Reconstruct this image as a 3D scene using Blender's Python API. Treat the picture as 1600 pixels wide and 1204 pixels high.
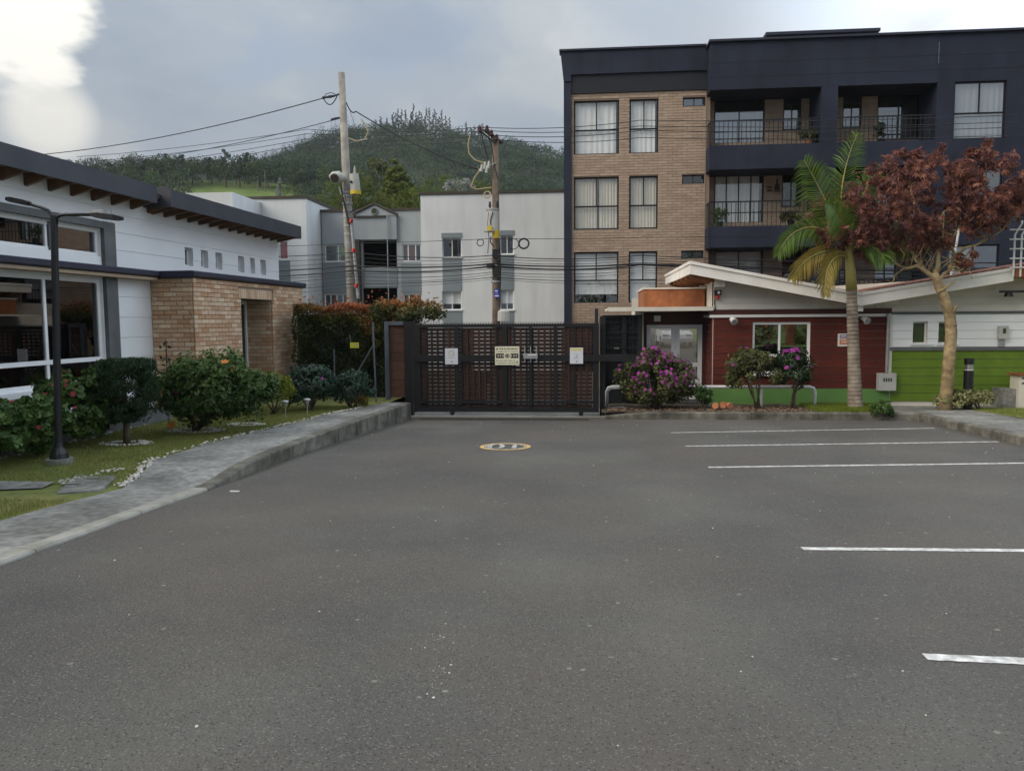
import bpy, bmesh, math, random
import numpy as np
from mathutils import Matrix, Vector
sc = bpy.context.scene
COL = sc.collection
for _o in list(bpy.data.objects):
    bpy.data.objects.remove(_o)
R = math.radians
# ---------------------------------------------------------------- camera
FPX, CZ, SLOPE = 1230.0, 1.75, 0.0285
_yaw, _pit, _rol = R(5.2), R(4.74), R(0.4)
FW = np.array([-math.sin(_yaw)*math.cos(_pit), math.cos(_yaw)*math.cos(_pit), -math.sin(_pit)])
_r0 = np.array([math.cos(_yaw), math.sin(_yaw), 0.0]); _u0 = np.cross(_r0, FW)
RT = _r0*math.cos(_rol) - _u0*math.sin(_rol); UP = _u0*math.cos(_rol) + _r0*math.sin(_rol)
EYE = np.array([0.0, 0.0, CZ])
cd = bpy.data.cameras.new('camera'); cam = bpy.data.objects.new('camera', cd); COL.objects.link(cam)
cd.sensor_width = 36; cd.lens = 36*FPX/1600; cd.clip_end = 5000; cd.clip_start = 0.05
cam.matrix_world = Matrix(((RT[0], UP[0], -FW[0], 0), (RT[1], UP[1], -FW[1], 0), (RT[2], UP[2], -FW[2], CZ), (0, 0, 0, 1)))
sc.camera = cam
# ---------------------------------------------------------------- sky, sun, exposure
SUN_EL, SUN_AZ = R(38), R(-122)      # azimuth clockwise from +Y (the drive's direction)
W = bpy.data.worlds.new('World'); sc.world = W; W.use_nodes = True
nt = W.node_tree; nt.nodes.clear()
def wn(t, **k):
    n = nt.nodes.new(t)
    for a, b in k.items(): setattr(n, a, b)
    return n
def wl(a, b): nt.links.new(a, b)
out = wn('ShaderNodeOutputWorld'); bg = wn('ShaderNodeBackground'); bg.inputs['Strength'].default_value = 0.076
sky = wn('ShaderNodeTexSky', sky_type='NISHITA', sun_disc=False, sun_elevation=SUN_EL, sun_rotation=SUN_AZ)
tc = wn('ShaderNodeTexCoord')
mp_ = wn('ShaderNodeMapping'); mp_.inputs['Scale'].default_value = (1, 1, 2.0); mp_.inputs['Location'].default_value = (3.1, 0.7, 0.2)
wl(tc.outputs['Generated'], mp_.inputs['Vector'])
def wnoise(scale, detail, rough, dist=0.0):
    n = wn('ShaderNodeTexNoise'); n.inputs['Scale'].default_value = scale; n.inputs['Detail'].default_value = detail
    n.inputs['Roughness'].default_value = rough; n.inputs['Distortion'].default_value = dist
    wl(mp_.outputs['Vector'], n.inputs['Vector']); return n.outputs['Fac']
def wramp(src, stops):
    n = wn('ShaderNodeValToRGB'); wl(src, n.inputs['Fac']); n.color_ramp.interpolation = 'EASE'
    e = n.color_ramp.elements
    while len(e) < len(stops): e.new(0.5)
    for el, (p, c) in zip(e, stops): el.position = p; el.color = c if isinstance(c, tuple) else (c, c, c, 1)
    return n.outputs['Color']
def wmath(op, a, b=None, clamp=False):
    n = wn('ShaderNodeMath', operation=op, use_clamp=clamp)
    for i, x in enumerate((a, b)):
        if x is None: continue
        if isinstance(x, (int, float)): n.inputs[i].default_value = x
        else: wl(x, n.inputs[i])
    return n.outputs[0]
def wmix(f, a, b, mode='MIX'):
    n = wn('ShaderNodeMix', data_type='RGBA', blend_type=mode)
    for s, x in ((n.inputs[0], f), (n.inputs[6], a), (n.inputs[7], b)):
        if isinstance(x, (int, float)): s.default_value = x
        elif isinstance(x, tuple): s.default_value = x
        else: wl(x, s)
    return n.outputs[2]
def wspot(px, py, lo, hi):            # how near the view direction lies to a patch of sky
    d = FW + RT*(px-800)/FPX - UP*(py-602)/FPX; d = d/np.linalg.norm(d)
    n = wn('ShaderNodeVectorMath', operation='DOT_PRODUCT'); wl(tc.outputs['Generated'], n.inputs[0]); n.inputs[1].default_value = tuple(d)
    m = wn('ShaderNodeMapRange', interpolation_type='SMOOTHSTEP', clamp=True); wl(n.outputs['Value'], m.inputs['Value'])
    m.inputs['From Min'].default_value = lo; m.inputs['From Max'].default_value = hi
    return m.outputs['Result']
big = wnoise(2.1, 7, 0.5, 0.1); fine = wnoise(5.2, 6, 0.52, 0.15)
tone = wmath('ADD', wmath('MULTIPLY', big, 0.6), wmath('MULTIPLY', fine, 0.4))
cloud = wramp(tone, [(0.36, (2.15, 2.5, 3.0, 1)), (0.46, (2.55, 2.88, 3.3, 1)), (0.53, (3.1, 3.35, 3.55, 1)), (0.62, (4.1, 4.2, 4.2, 1))])
open_l = wmath('ADD', wspot(-40, -20, 0.981, 0.9995), wmath('MULTIPLY', wmath('SUBTRACT', fine, 0.5), 2.4), True)
open_l = wmath('MULTIPLY', wramp(open_l, [(0.5, 0.0), (0.78, 1.0)]), wspot(-40, -20, 0.975, 0.987))
glow = wspot(75, 185, 0.9985, 0.99985)
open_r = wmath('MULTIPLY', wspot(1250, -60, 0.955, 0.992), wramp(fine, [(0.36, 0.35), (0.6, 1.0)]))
warm_r = wmath('MULTIPLY', wspot(1560, 40, 0.992, 0.9992), wramp(fine, [(0.4, 0.0), (0.58, 0.8)]))
gaps = wramp(big, [(0.30, 0.25), (0.38, 0.0)])
c = wmix(gaps, cloud, sky.outputs['Color'])
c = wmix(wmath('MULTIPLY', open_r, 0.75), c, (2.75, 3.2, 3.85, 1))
c = wmix(wmath('MULTIPLY', wspot(3400, -300, 0.66, 0.92), 0.9), c, (10.0, 11.4, 13.2, 1))  # bright sky patch added out of view on the right to light the clubhouse wall
c = wmix(warm_r, c, (4.9, 4.9, 4.75, 1))
c = wmix(wmath('MULTIPLY', glow, 0.7), c, (7.0, 6.7, 6.0, 1))
c = wmix(open_l, c, (7.0, 6.8, 6.2, 1))
sep = wn('ShaderNodeSeparateXYZ'); wl(tc.outputs['Generated'], sep.inputs[0])
cie = wmath('DIVIDE', wmath('ADD', wmath('MULTIPLY', wmath('MAXIMUM', sep.outputs['Z'], 0.0), 2.0), 1.0), 1.42)   # standard overcast sky: zenith three times the horizon
cie = wmath('MAXIMUM', cie, 0.92)
cc_ = wn('ShaderNodeCombineColor'); [wl(cie, cc_.inputs[i]) for i in range(3)]
c = wmix(1.0, c, cc_.outputs[0], 'MULTIPLY')
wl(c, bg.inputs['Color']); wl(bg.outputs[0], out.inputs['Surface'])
sl = bpy.data.lights.new('sun', 'SUN'); sl.energy = 1.5; sl.angle = R(45); sl.color = (1.0, 0.89, 0.75)
so = bpy.data.objects.new('sun', sl); COL.objects.link(so)
sd = Vector((math.sin(SUN_AZ)*math.cos(SUN_EL), math.cos(SUN_AZ)*math.cos(SUN_EL), math.sin(SUN_EL)))
so.rotation_euler = (-sd).to_track_quat('-Z', 'Y').to_euler(); so.location = (-20, 5, 30)
sc.view_settings.view_transform = 'Standard'; sc.view_settings.look = 'None'
sc.view_settings.gamma = 1; sc.view_settings.exposure = 0.95; sc.view_settings.use_curve_mapping = False
sc.cycles.use_denoising = True; sc.cycles.max_bounces = 6; sc.cycles.transparent_max_bounces = 16
# ---------------------------------------------------------------- helpers: points
def ray(px, py): return FW + RT*(px-800)/FPX - UP*(py-602)/FPX
def onY(px, py, Y): d = ray(px, py); return EYE + d*(Y/d[1])
def onZ(px, py, z): d = ray(px, py); return EYE + d*((z-CZ)/d[2])
def onG(px, py, off=0.0): d = ray(px, py); return EYE + d*((off-CZ)/(d[2]+SLOPE*d[1]))
def gz(y): return -SLOPE*min(max(y, -30), 22.0)
# ---------------------------------------------------------------- helpers: materials
def M(name, c1, c2=None, rough=0.75, metal=0.0, var=0.12, vscale=3.0, bump=0.0, bscale=60.0, piece=False, streak=0.0, spec=0.4, mixnoise=None, leaf=False):
    m = bpy.data.materials.new(name); m.use_nodes = True
    t = m.node_tree; N = t.nodes; L = t.links
    b = N['Principled BSDF']; b.inputs['Roughness'].default_value = rough; b.inputs['Metallic'].default_value = metal
    b.inputs['Specular IOR Level'].default_value = spec
    g = N.new('ShaderNodeNewGeometry').outputs['Position']
    def noise(s, d=4, vec=None, sc3=None):
        n = N.new('ShaderNodeTexNoise'); n.inputs['Scale'].default_value = s; n.inputs['Detail'].default_value = d
        if sc3:
            q = N.new('ShaderNodeMapping'); q.inputs['Scale'].default_value = sc3; L.new(g, q.inputs['Vector']); L.new(q.outputs[0], n.inputs['Vector'])
        else: L.new(g, n.inputs['Vector'])
        return n.outputs['Fac']
    def math_(op, a, bb=None, clamp=False):
        n = N.new('ShaderNodeMath'); n.operation = op; n.use_clamp = clamp
        for i, x in enumerate((a, bb)):
            if x is None: continue
            if isinstance(x, (int, float)): n.inputs[i].default_value = x
            else: L.new(x, n.inputs[i])
        return n.outputs[0]
    def rng_(x, lo, hi, a=0.0, bb=1.0):
        n = N.new('ShaderNodeMapRange'); L.new(x, n.inputs['Value'])
        for i, q in zip((1, 2, 3, 4), (lo, hi, a, bb)): n.inputs[i].default_value = q
        return n.outputs['Result']
    def mixc(f, a, bb, mode='MIX'):
        n = N.new('ShaderNodeMix'); n.data_type = 'RGBA'; n.blend_type = mode
        for s, x in ((n.inputs[0], f), (n.inputs[6], a), (n.inputs[7], bb)):
            if isinstance(x, (int, float)): s.default_value = x
            elif isinstance(x, tuple): s.default_value = x if len(x) == 4 else x+(1,)
            else: L.new(x, s)
        return n.outputs[2]
    col = c1+(1,)
    if c2 is not None:
        if piece or leaf:
            at = N.new('ShaderNodeAttribute'); at.attribute_name = 'tint'
            f = at.outputs['Fac']
            if piece: f = math_('FRACT', math_('ADD', f, N.new('ShaderNodeObjectInfo').outputs['Random']))
        else: f = rng_(noise(mixnoise or vscale*0.4, 5), 0.35, 0.65)
        col = mixc(f, c1, c2)
    v = rng_(noise(vscale, 6), 0.25, 0.75, 1-var, 1+var)
    cc = N.new('ShaderNodeCombineColor')
    for i in range(3): L.new(v, cc.inputs[i])
    col = mixc(1.0, col, cc.outputs[0], 'MULTIPLY')
    if streak:
        s = rng_(noise(1.0, 6, sc3=(2.2, 2.2, 0.28)), 0.45, 0.75, 1.0, 1-streak)
        c3 = N.new('ShaderNodeCombineColor')
        for i in range(3): L.new(s, c3.inputs[i])
        col = mixc(1.0, col, c3.outputs[0], 'MULTIPLY')
    L.new(col, b.inputs['Base Color'])
    if bump:
        bn = N.new('ShaderNodeBump'); bn.inputs['Strength'].default_value = bump; bn.inputs['Distance'].default_value = 0.02
        L.new(noise(bscale, 5), bn.inputs['Height']); L.new(bn.outputs[0], b.inputs['Normal'])
    if leaf:
        tr = N.new('ShaderNodeBsdfTranslucent'); L.new(col, tr.inputs['Color'])
        mx = N.new('ShaderNodeMixShader'); mx.inputs[0].default_value = 0.25
        L.new(b.outputs[0], mx.inputs[1]); L.new(tr.outputs[0], mx.inputs[2])
        L.new(mx.outputs[0], N['Material Output'].inputs['Surface'])
    return m
def glass(name, ior=1.9, tint=(0.75, 0.8, 0.8), rough=0.0):
    m = bpy.data.materials.new(name); m.use_nodes = True; t = m.node_tree; N = t.nodes; L = t.links; N.clear()
    o = N.new('ShaderNodeOutputMaterial'); mx = N.new('ShaderNodeMixShader'); fr = N.new('ShaderNodeFresnel'); fr.inputs['IOR'].default_value = ior
    bf = N.new('ShaderNodeNewGeometry'); ma = N.new('ShaderNodeMath'); ma.operation = 'MULTIPLY_ADD'; L.new(bf.outputs['Backfacing'], ma.inputs[0]); ma.inputs[1].default_value = 1/ior-ior; ma.inputs[2].default_value = ior; L.new(ma.outputs[0], fr.inputs['IOR'])   # a thin pane mirrors alike from both sides
    tr = N.new('ShaderNodeBsdfTransparent'); tr.inputs['Color'].default_value = tint+(1,)
    gl = N.new('ShaderNodeBsdfGlossy'); gl.inputs['Roughness'].default_value = rough; gl.inputs['Color'].default_value = (0.95, 0.97, 1, 1)
    L.new(fr.outputs[0], mx.inputs[0]); L.new(tr.outputs[0], mx.inputs[1]); L.new(gl.outputs[0], mx.inputs[2]); L.new(mx.outputs[0], o.inputs['Surface'])
    return m
# ---------------------------------------------------------------- helpers: objects
def tag(o, label=None, cat=None, group=None, kind=None):
    if label: o['label'] = label
    if cat: o['category'] = cat
    if group: o['group'] = group
    if kind: o['kind'] = kind
    return o
MW = {}
def thing(name, label, cat, loc=(0, 0, 0), rz=0.0, group=None, kind=None):
    o = bpy.data.objects.new(name, None); COL.objects.link(o); o.empty_display_size = 0.2
    o.location = loc; o.rotation_euler = (0, 0, rz)
    MW[o.name] = Matrix.Translation(loc) @ Matrix.Rotation(rz, 4, 'Z')
    return tag(o, label, cat, group, kind)
def wmat(o):
    while o.parent is not None: o = o.parent
    return MW.get(o.name, Matrix.Identity(4))
class MB:
    def __init__(s): s.v = []; s.f = []; s.t = []
    def add(s, vs, fs, tint=0.5):
        b = len(s.v); s.v.extend([tuple(map(float, p)) for p in vs]); s.f.extend([tuple(i+b for i in q) for q in fs])
        s.t.extend([tint]*len(fs) if isinstance(tint, (int, float)) else list(tint)); return s
    def box(s, x0, x1, y0, y1, z0, z1, tint=0.5):
        return s.add([(x0, y0, z0), (x1, y0, z0), (x1, y1, z0), (x0, y1, z0), (x0, y0, z1), (x1, y0, z1), (x1, y1, z1), (x0, y1, z1)],
                     [(0, 3, 2, 1), (4, 5, 6, 7), (0, 1, 5, 4), (1, 2, 6, 5), (2, 3, 7, 6), (3, 0, 4, 7)], tint)
    def boxm(s, mp, u0, u1, v0, v1, d0, d1, tint=0.5):
        P = [mp(u, v, d) for d in (d0, d1) for v in (v0, v1) for u in (u0, u1)]
        return s.add(P, [(0, 1, 3, 2), (4, 6, 7, 5), (0, 4, 5, 1), (2, 3, 7, 6), (0, 2, 6, 4), (1, 5, 7, 3)], tint)
    def prism(s, poly, fn, a, b, tint=0.5):
        n = len(poly); P = [fn(p, q, a) for p, q in poly]+[fn(p, q, b) for p, q in poly]
        return s.add(P, [tuple(range(n))[::-1], tuple(range(n, 2*n))]+[(i, (i+1) % n, (i+1) % n+n, i+n) for i in range(n)], tint)
    def tube(s, pts, rad, n=8, cap=True, tint=0.5):
        pts = [Vector(p) for p in pts]; k = len(pts)
        rad = [rad]*k if isinstance(rad, (int, float)) else rad
        vs = []; fs = []; prev = None
        for i, p in enumerate(pts):
            d = (pts[min(i+1, k-1)]-pts[max(i-1, 0)]).normalized()
            if prev is None: a = d.orthogonal().normalized()
            else:
                a = prev-d*prev.dot(d); a = a.normalized() if a.length > 1e-5 else d.orthogonal().normalized()
            prev = a; bb = d.cross(a)
            for j in range(n):
                th = 2*math.pi*j/n; vs.append(p+(a*math.cos(th)+bb*math.sin(th))*rad[i])
        for i in range(k-1):
            for j in range(n): fs.append((i*n+j, i*n+(j+1) % n, (i+1)*n+(j+1) % n, (i+1)*n+j))
        if cap: fs.append(tuple(range(n))[::-1]); fs.append(tuple((k-1)*n+j for j in range(n)))
        return s.add(vs, fs, tint)
    def arr(s, V, F, T):          # numpy arrays from the leaf maker
        b = len(s.v); s.v.extend(map(tuple, V.tolist())); s.f.extend(map(tuple, (F+b).tolist())); s.t.extend(T.tolist()); return s
    def build(s, name, mat, parent=None, smooth=False, recalc=True, local=False):
        me = bpy.data.meshes.new(name)
        V = np.array(s.v, dtype=float).reshape(-1, 3)
        if parent is not None and not local:
            Mi = np.array(wmat(parent).inverted()); V = V @ Mi[:3, :3].T + Mi[:3, 3]
        me.from_pydata(V.tolist(), [], s.f)
        if recalc:
            bm = bmesh.new(); bm.from_mesh(me); bmesh.ops.recalc_face_normals(bm, faces=bm.faces[:]); bm.to_mesh(me); bm.free()
        if len(set(s.t)) > 1:
            at = me.attributes.new('tint', 'FLOAT', 'FACE'); at.data.foreach_set('value', np.array(s.t, dtype=np.float32))
        if smooth: me.polygons.foreach_set('use_smooth', [True]*len(me.polygons))
        me.materials.append(mat)
        o = bpy.data.objects.new(name, me); COL.objects.link(o)
        if parent is not None: o.parent = parent
        return o
_pm = {}
def piece(name, mat, parent, centre, size, ch=0.004):
    """one small chamfered block as an object of its own; alike blocks share a mesh (size and centre in the parent's frame)"""
    key = (name, mat.name, round(size[0], 2), round(size[1], 2), round(size[2], 3))
    me = _pm.get(key)
    if me is None:
        me = bpy.data.meshes.new(name); bm = bmesh.new(); bmesh.ops.create_cube(bm, size=1.0)
        bmesh.ops.scale(bm, vec=size, verts=bm.verts)
        if ch: bmesh.ops.bevel(bm, geom=bm.edges[:], offset=ch, segments=1, affect='EDGES')
        bm.to_mesh(me); bm.free(); me.materials.append(mat); _pm[key] = me
    o = bpy.data.objects.new(name, me); COL.objects.link(o); o.location = centre; o.parent = parent
    return o
def structure(name, mb, mat, **k): return tag(mb.build(name, mat, **k), kind='structure')
def mapY(Y): return lambda u, v, d: (u, Y-d, v)      # a face that looks at -Y
def mapX(X): return lambda u, v, d: (X+d, u, v)      # a face that looks at +X
def mapXn(X): return lambda u, v, d: (X-d, u, v)     # a face that looks at -X
def cuts(lo, hi, vals): return sorted({lo, hi, *[x for x in vals if lo < x < hi]})
def cells(u0, u1, v0, v1, op):
    us = cuts(u0, u1, [x for o in op for x in o[:2]]); vs = cuts(v0, v1, [x for o in op for x in o[2:]])
    for b, t in zip(vs, vs[1:]):
        run = None
        for a, e in zip(us, us[1:]):
            inside = any(o[0] <= (a+e)/2 <= o[1] and o[2] <= (b+t)/2 <= o[3] for o in op)
            if inside:
                if run: yield (*run, b, t)
                run = None
            else: run = (run[0], e) if run else (a, e)
        if run: yield (*run, b, t)
def wall_face(mb, mp, u0, u1, v0, v1, op=(), rev=0.18):
    for a, e, b, t in cells(u0, u1, v0, v1, op):
        mb.add([mp(a, b, 0), mp(e, b, 0), mp(e, t, 0), mp(a, t, 0)], [(0, 1, 2, 3)])
    for a, e, b, t in op:
        for q in (((a, b), (e, b)), ((e, b), (e, t)), ((e, t), (a, t)), ((a, t), (a, b))):
            mb.add([mp(*q[0], 0), mp(*q[1], 0), mp(*q[1], -rev), mp(*q[0], -rev)], [(0, 1, 2, 3)])
def planks(T, mp, u0, u1, v0, v1, h, op, mat, name='plank', th=0.022, local=False, lap=True):
    n = max(1, round((v1-v0)/h)); h = (v1-v0)/n; objs = []
    for i in range(n):
        b0 = v0+i*h; mb = MB(); cl_ = list(cells(u0, u1, b0+0.004, b0+h-0.004, op)); apart = len({c_[2] for c_ in cl_}) == 1
        for a, e, b, t in cl_:
            db = th-(th*0.6*(b-b0)/h if lap else 0); dt = th-(th*0.6*(t-b0)/h if lap else 0)
            P = [mp(a, b, 0), mp(e, b, 0), mp(e, b, db), mp(a, b, db), mp(a, t, 0), mp(e, t, 0), mp(e, t, dt), mp(a, t, dt)]
            mb.add(P, [(0, 1, 2, 3), (4, 7, 6, 5), (3, 2, 6, 7), (0, 4, 5, 1), (0, 3, 7, 4), (1, 5, 6, 2)])
            if apart: objs.append(mb.build(name, mat, T, local=local)); mb = MB()
        if mb.v: objs.append(mb.build(name, mat, T, local=local))
    return objs
def drape(mb, mp, u0, u1, v0, v1, d, folds, amp, rng):
    n = int(folds*6)+1; ph = rng.uniform(0, 6)
    P = []
    for i in range(n):
        u = u0+(u1-u0)*i/(n-1); w = amp*math.sin(i*2*math.pi/6+ph+0.6*math.sin(i*0.37+ph))
        P += [mp(u, v0, d+w), mp(u, v1, d+w*0.7)]
    mb.add(P, [(2*i, 2*i+2, 2*i+3, 2*i+1) for i in range(n-1)])
def window(T, mp, u0, u1, v0, v1, fmat, gmat, fw=0.045, mull=(), rails=(), curtain=None, cmat=None, d=-0.09, depth=0.05, name='window', local=False, folds=9, label=None, cdrop=0.0, low_mull=True):
    rng = random.Random(int((u0*13+v0*7+u1)*100)); f = MB()
    f.boxm(mp, u0, u1, v0, v0+fw, d, d+depth); f.boxm(mp, u0, u1, v1-fw, v1, d, d+depth)
    f.boxm(mp, u0, u0+fw, v0+fw, v1-fw, d, d+depth); f.boxm(mp, u1-fw, u1, v0+fw, v1-fw, d, d+depth)
    rl = [v0+fw, *[x for r in sorted(rails) for x in (r-fw/2, r+fw/2)], v1-fw]
    for r in rails: f.boxm(mp, u0+fw, u1-fw, r-fw/2, r+fw/2, d+0.002, d+depth+0.006)
    panes = []
    for k in range(0, len(rl), 2):
        b, t = rl[k], rl[k+1]; mm = mull if (low_mull or k > 0) else ()
        ul = [u0+fw, *[x for q in sorted(mm) for x in (q-fw*0.4, q+fw*0.4)], u1-fw]
        for q in mm: f.boxm(mp, q-fw*0.4, q+fw*0.4, b, t, d+0.002, d+depth-0.002)
        panes += [(ul[j], ul[j+1], b, t) for j in range(0, len(ul), 2)]
    w = f.build(name, fmat, T, local=local)
    if label: w['label'] = label
    for a, e, b, t in panes:
        g = MB(); g.add([mp(a, b, d+depth/2), mp(e, b, d+depth/2), mp(e, t, d+depth/2), mp(a, t, d+depth/2)], [(0, 1, 2, 3)])
        go = g.build('pane', gmat, w, recalc=False, local=local)
        n = go.data.polygons[0].normal; ref = Vector(mp(a, b, 1))-Vector(mp(a, b, 0))
        if local is False: ref = wmat(T).inverted().to_3x3() @ ref
        if n.dot(ref) < 0: go.data.flip_normals()
    if curtain:
        for a, e in curtain:
            g = MB(); drape(g, mp, a, e, v0+fw*0.5, v1-fw*0.5-cdrop, d-0.08, folds*(e-a)/(u1-u0), 0.018, rng)
            g.build('curtain', cmat, w, recalc=False, smooth=True, local=local)
    return w
# ---------------------------------------------------------------- helpers: leaves
def rngn(seed): return np.random.default_rng(seed)
LEAF = (np.array([(0, -.5, 0), (.24, 0, .07), (0, .5, 0), (-.24, 0, .07)]), np.array([(0, 1, 2), (0, 2, 3)]))
NARROW = (np.array([(0, -.5, 0), (.1, 0, .03), (0, .5, -.05), (-.1, 0, .03)]), np.array([(0, 1, 2), (0, 2, 3)]))
BLADE = (np.array([(-.05, 0, 0), (.05, 0, 0), (0, 1, .12)]), np.array([(0, 1, 2)]))
_m = [(0, -.12, 0)]; _mf = []
for _k, _a in enumerate((-125, -72, -30, 0, 30, 72, 125)):
    _l = (0.3, .44, .52, .58, .52, .44, .3)[_k]; _r = R(_a); _w = R(15)
    _b = len(_m); _m += [(math.sin(_r-_w)*_l*.5, -.12+math.cos(_r-_w)*_l*.5, .02), (math.sin(_r)*_l, -.12+math.cos(_r)*_l, -.1), (math.sin(_r+_w)*_l*.5, -.12+math.cos(_r+_w)*_l*.5, .02)]
    _mf += [(0, _b+1, _b), (0, _b+2, _b+1)]
MAPLE = (np.array(_m), np.array(_mf))
_m = [(0, 0, 0)]; _mf = []
for _k in range(5):
    _r = 2*math.pi*_k/5; _b = len(_m); _w = .5
    _m += [(math.sin(_r-_w)*.35, math.cos(_r-_w)*.35, .06), (math.sin(_r)*.5, math.cos(_r)*.5, .1), (math.sin(_r+_w)*.35, math.cos(_r+_w)*.35, .06)]
    _mf += [(0, _b+1, _b), (0, _b+2, _b+1)]
BLOSSOM = (np.array(_m), np.array(_mf))
_m = [(0, -.1, 0)]+[(math.sin(2*math.pi*k/8)*.5, math.cos(2*math.pi*k/8)*.5, .1*(k % 2)) for k in range(8)]
ROUND = (np.array(_m), np.array([(0, k+1, (k+1) % 8+1) for k in range(7)]))
def leaves(P, N, size, tm, rg, tint, flat=0.8, droop=0.0):
    """one leaf per point: P points, N outward directions; returns arrays for MB.arr"""
    n = len(P); tv, tf = tm
    nn = N*flat+rg.normal(size=(n, 3))*(1-flat)*1.2; nn /= np.linalg.norm(nn, axis=1)[:, None]+1e-9
    a = rg.normal(size=(n, 3)); a[:, 2] -= droop; a -= nn*(a*nn).sum(1)[:, None]; a /= np.linalg.norm(a, axis=1)[:, None]+1e-9
    b = np.cross(a, nn); s = size*rg.uniform(.65, 1.25, n)
    V = P[:, None, :]+s[:, None, None]*(tv[None, :, 0, None]*b[:, None, :]+tv[None, :, 1, None]*a[:, None, :]+tv[None, :, 2, None]*nn[:, None, :])
    F = (tf[None]+(np.arange(n)*len(tv))[:, None, None]).reshape(-1, 3)
    return V.reshape(-1, 3), F, np.repeat(np.broadcast_to(tint, (n,)), len(tf))
def lumps(c, r, nb, br, n, rg, low=-1.0, shell=0.35):
    """points on many small lumps spread through an ellipsoid: uneven outline, gaps, clumps"""
    c = np.array(c); r = np.array(r)*(1+br*.15); d = rg.normal(size=(nb, 3)); d /= np.linalg.norm(d, axis=1)[:, None]
    d[:, 2] = np.where(d[:, 2] < low, -d[:, 2], d[:, 2])
    cc = c+d*r*(rg.uniform(.25, 1.0, nb)**.45)[:, None]*(1-br*.5)
    k = rg.integers(0, nb, n); e = rg.normal(size=(n, 3)); e /= np.linalg.norm(e, axis=1)[:, None]
    rad = (rg.uniform(.0, 1, n)**shell)*br*np.repeat(rg.uniform(.7, 1.3, nb)[:, None], 1, 1)[k, 0]
    P = cc[k]+e*rad[:, None]*r.mean()
    N = e*.6+(P-c)/r*.5; N /= np.linalg.norm(N, axis=1)[:, None]+1e-9
    return P, N, k
def frac(x): return x-np.floor(x)
def shrub(name, label, cat, base, centre, radii, n, size, mat, seed, tm=LEAF, nb=40, br=.33, low=-.7, stems=7, smat=None, flowers=(), group=None, droop=.3, tint=None, flat=.7):
    rg = rngn(seed); T = thing(name, label, cat, base, group=group)
    P, N, k = lumps(centre, radii, nb, br, n, rg, low)
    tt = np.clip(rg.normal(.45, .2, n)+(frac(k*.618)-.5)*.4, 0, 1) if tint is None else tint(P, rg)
    mb = MB().arr(*leaves(P, N, size, tm, rg, tt, flat, droop)); tag(mb.build('foliage', mat, T, recalc=False), kind='stuff')
    if stems:
        s = MB()
        for i in range(stems):
            q = P[rg.integers(0, n)]*.8+np.array(centre)*.2; b0 = np.array(base)+np.array([rg.normal()*.04, rg.normal()*.04, -.02])
            mid = b0*.5+q*.5+rg.normal(size=3)*.05
            s.tube([b0, mid, q], [.02, .014, .006], 5)
        s.build('stems', smat or MT['bark'], T, smooth=True)
    for (fname, fm, cnt, fs, ftm, side) in flowers:
        w = (N @ np.array(side)) + rg.normal(size=n)*.25; idx = np.argsort(-w)[:cnt*3]; idx = rg.choice(idx, min(cnt, len(idx)), replace=False)
        fb = MB().arr(*leaves(P[idx]+N[idx]*size*.6, N[idx], fs, ftm, rg, rg.uniform(0, 1, len(idx)), .9))
        tag(fb.build(fname, fm, T, recalc=False), kind='stuff')
    return T
# ================================================================ materials
MT = {}
MT['asphalt'] = M('asphalt', (.078, .077, .073), (.124, .119, .108), .85, var=.14, vscale=1.1, bump=1.0, bscale=60, mixnoise=.32, spec=.3)
def _asphalt(m):      # pale and dark grit, worn and patched areas
    t = m.node_tree; N = t.nodes; L = t.links; b = N['Principled BSDF']; src = b.inputs['Base Color'].links[0].from_socket
    g = N.new('ShaderNodeNewGeometry')
    def voro(s, lo, hi, c):
        nonlocal src
        v = N.new('ShaderNodeTexVoronoi'); v.inputs['Scale'].default_value = s; L.new(g.outputs['Position'], v.inputs['Vector'])
        sx = N.new('ShaderNodeSeparateColor'); L.new(v.outputs['Color'], sx.inputs[0])
        r = N.new('ShaderNodeMapRange'); L.new(sx.outputs[0], r.inputs['Value']); r.inputs[1].default_value = lo; r.inputs[2].default_value = hi
        d = N.new('ShaderNodeMapRange'); L.new(v.outputs['Distance'], d.inputs['Value']); d.inputs[1].default_value = .55; d.inputs[2].default_value = .3
        mm = N.new('ShaderNodeMath'); mm.operation = 'MULTIPLY'; L.new(r.outputs[0], mm.inputs[0]); L.new(d.outputs[0], mm.inputs[1])
        x = N.new('ShaderNodeMix'); x.data_type = 'RGBA'; L.new(mm.outputs[0], x.inputs[0]); L.new(src, x.inputs[6]); x.inputs[7].default_value = c+(1,)
        src = x.outputs[2]
    tint = N.new('ShaderNodeTexNoise'); tint.inputs['Scale'].default_value = .45; tint.inputs['Detail'].default_value = 6; L.new(g.outputs['Position'], tint.inputs['Vector'])
    tr_ = N.new('ShaderNodeMapRange'); L.new(tint.outputs['Fac'], tr_.inputs['Value']); tr_.inputs[1].default_value = .42; tr_.inputs[2].default_value = .66; tr_.inputs[4].default_value = .75
    x = N.new('ShaderNodeMix'); x.data_type = 'RGBA'; L.new(tr_.outputs[0], x.inputs[0]); L.new(src, x.inputs[6]); x.inputs[7].default_value = (.112, .098, .087, 1); src = x.outputs[2]
    voro(85, .78, .95, (.2, .19, .175)); voro(85, .24, .03, (.03, .029, .028)); voro(26, .993, .999, (.24, .23, .2))
    L.new(src, b.inputs['Base Color'])
_asphalt(MT['asphalt'])
MT['street'] = M('street', (.06, .06, .06), (.08, .08, .08), .9)
MT['soil'] = M('soil', (.06, .045, .03), (.1, .085, .06), .95, var=.3, vscale=8, bump=.5, bscale=30)
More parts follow.
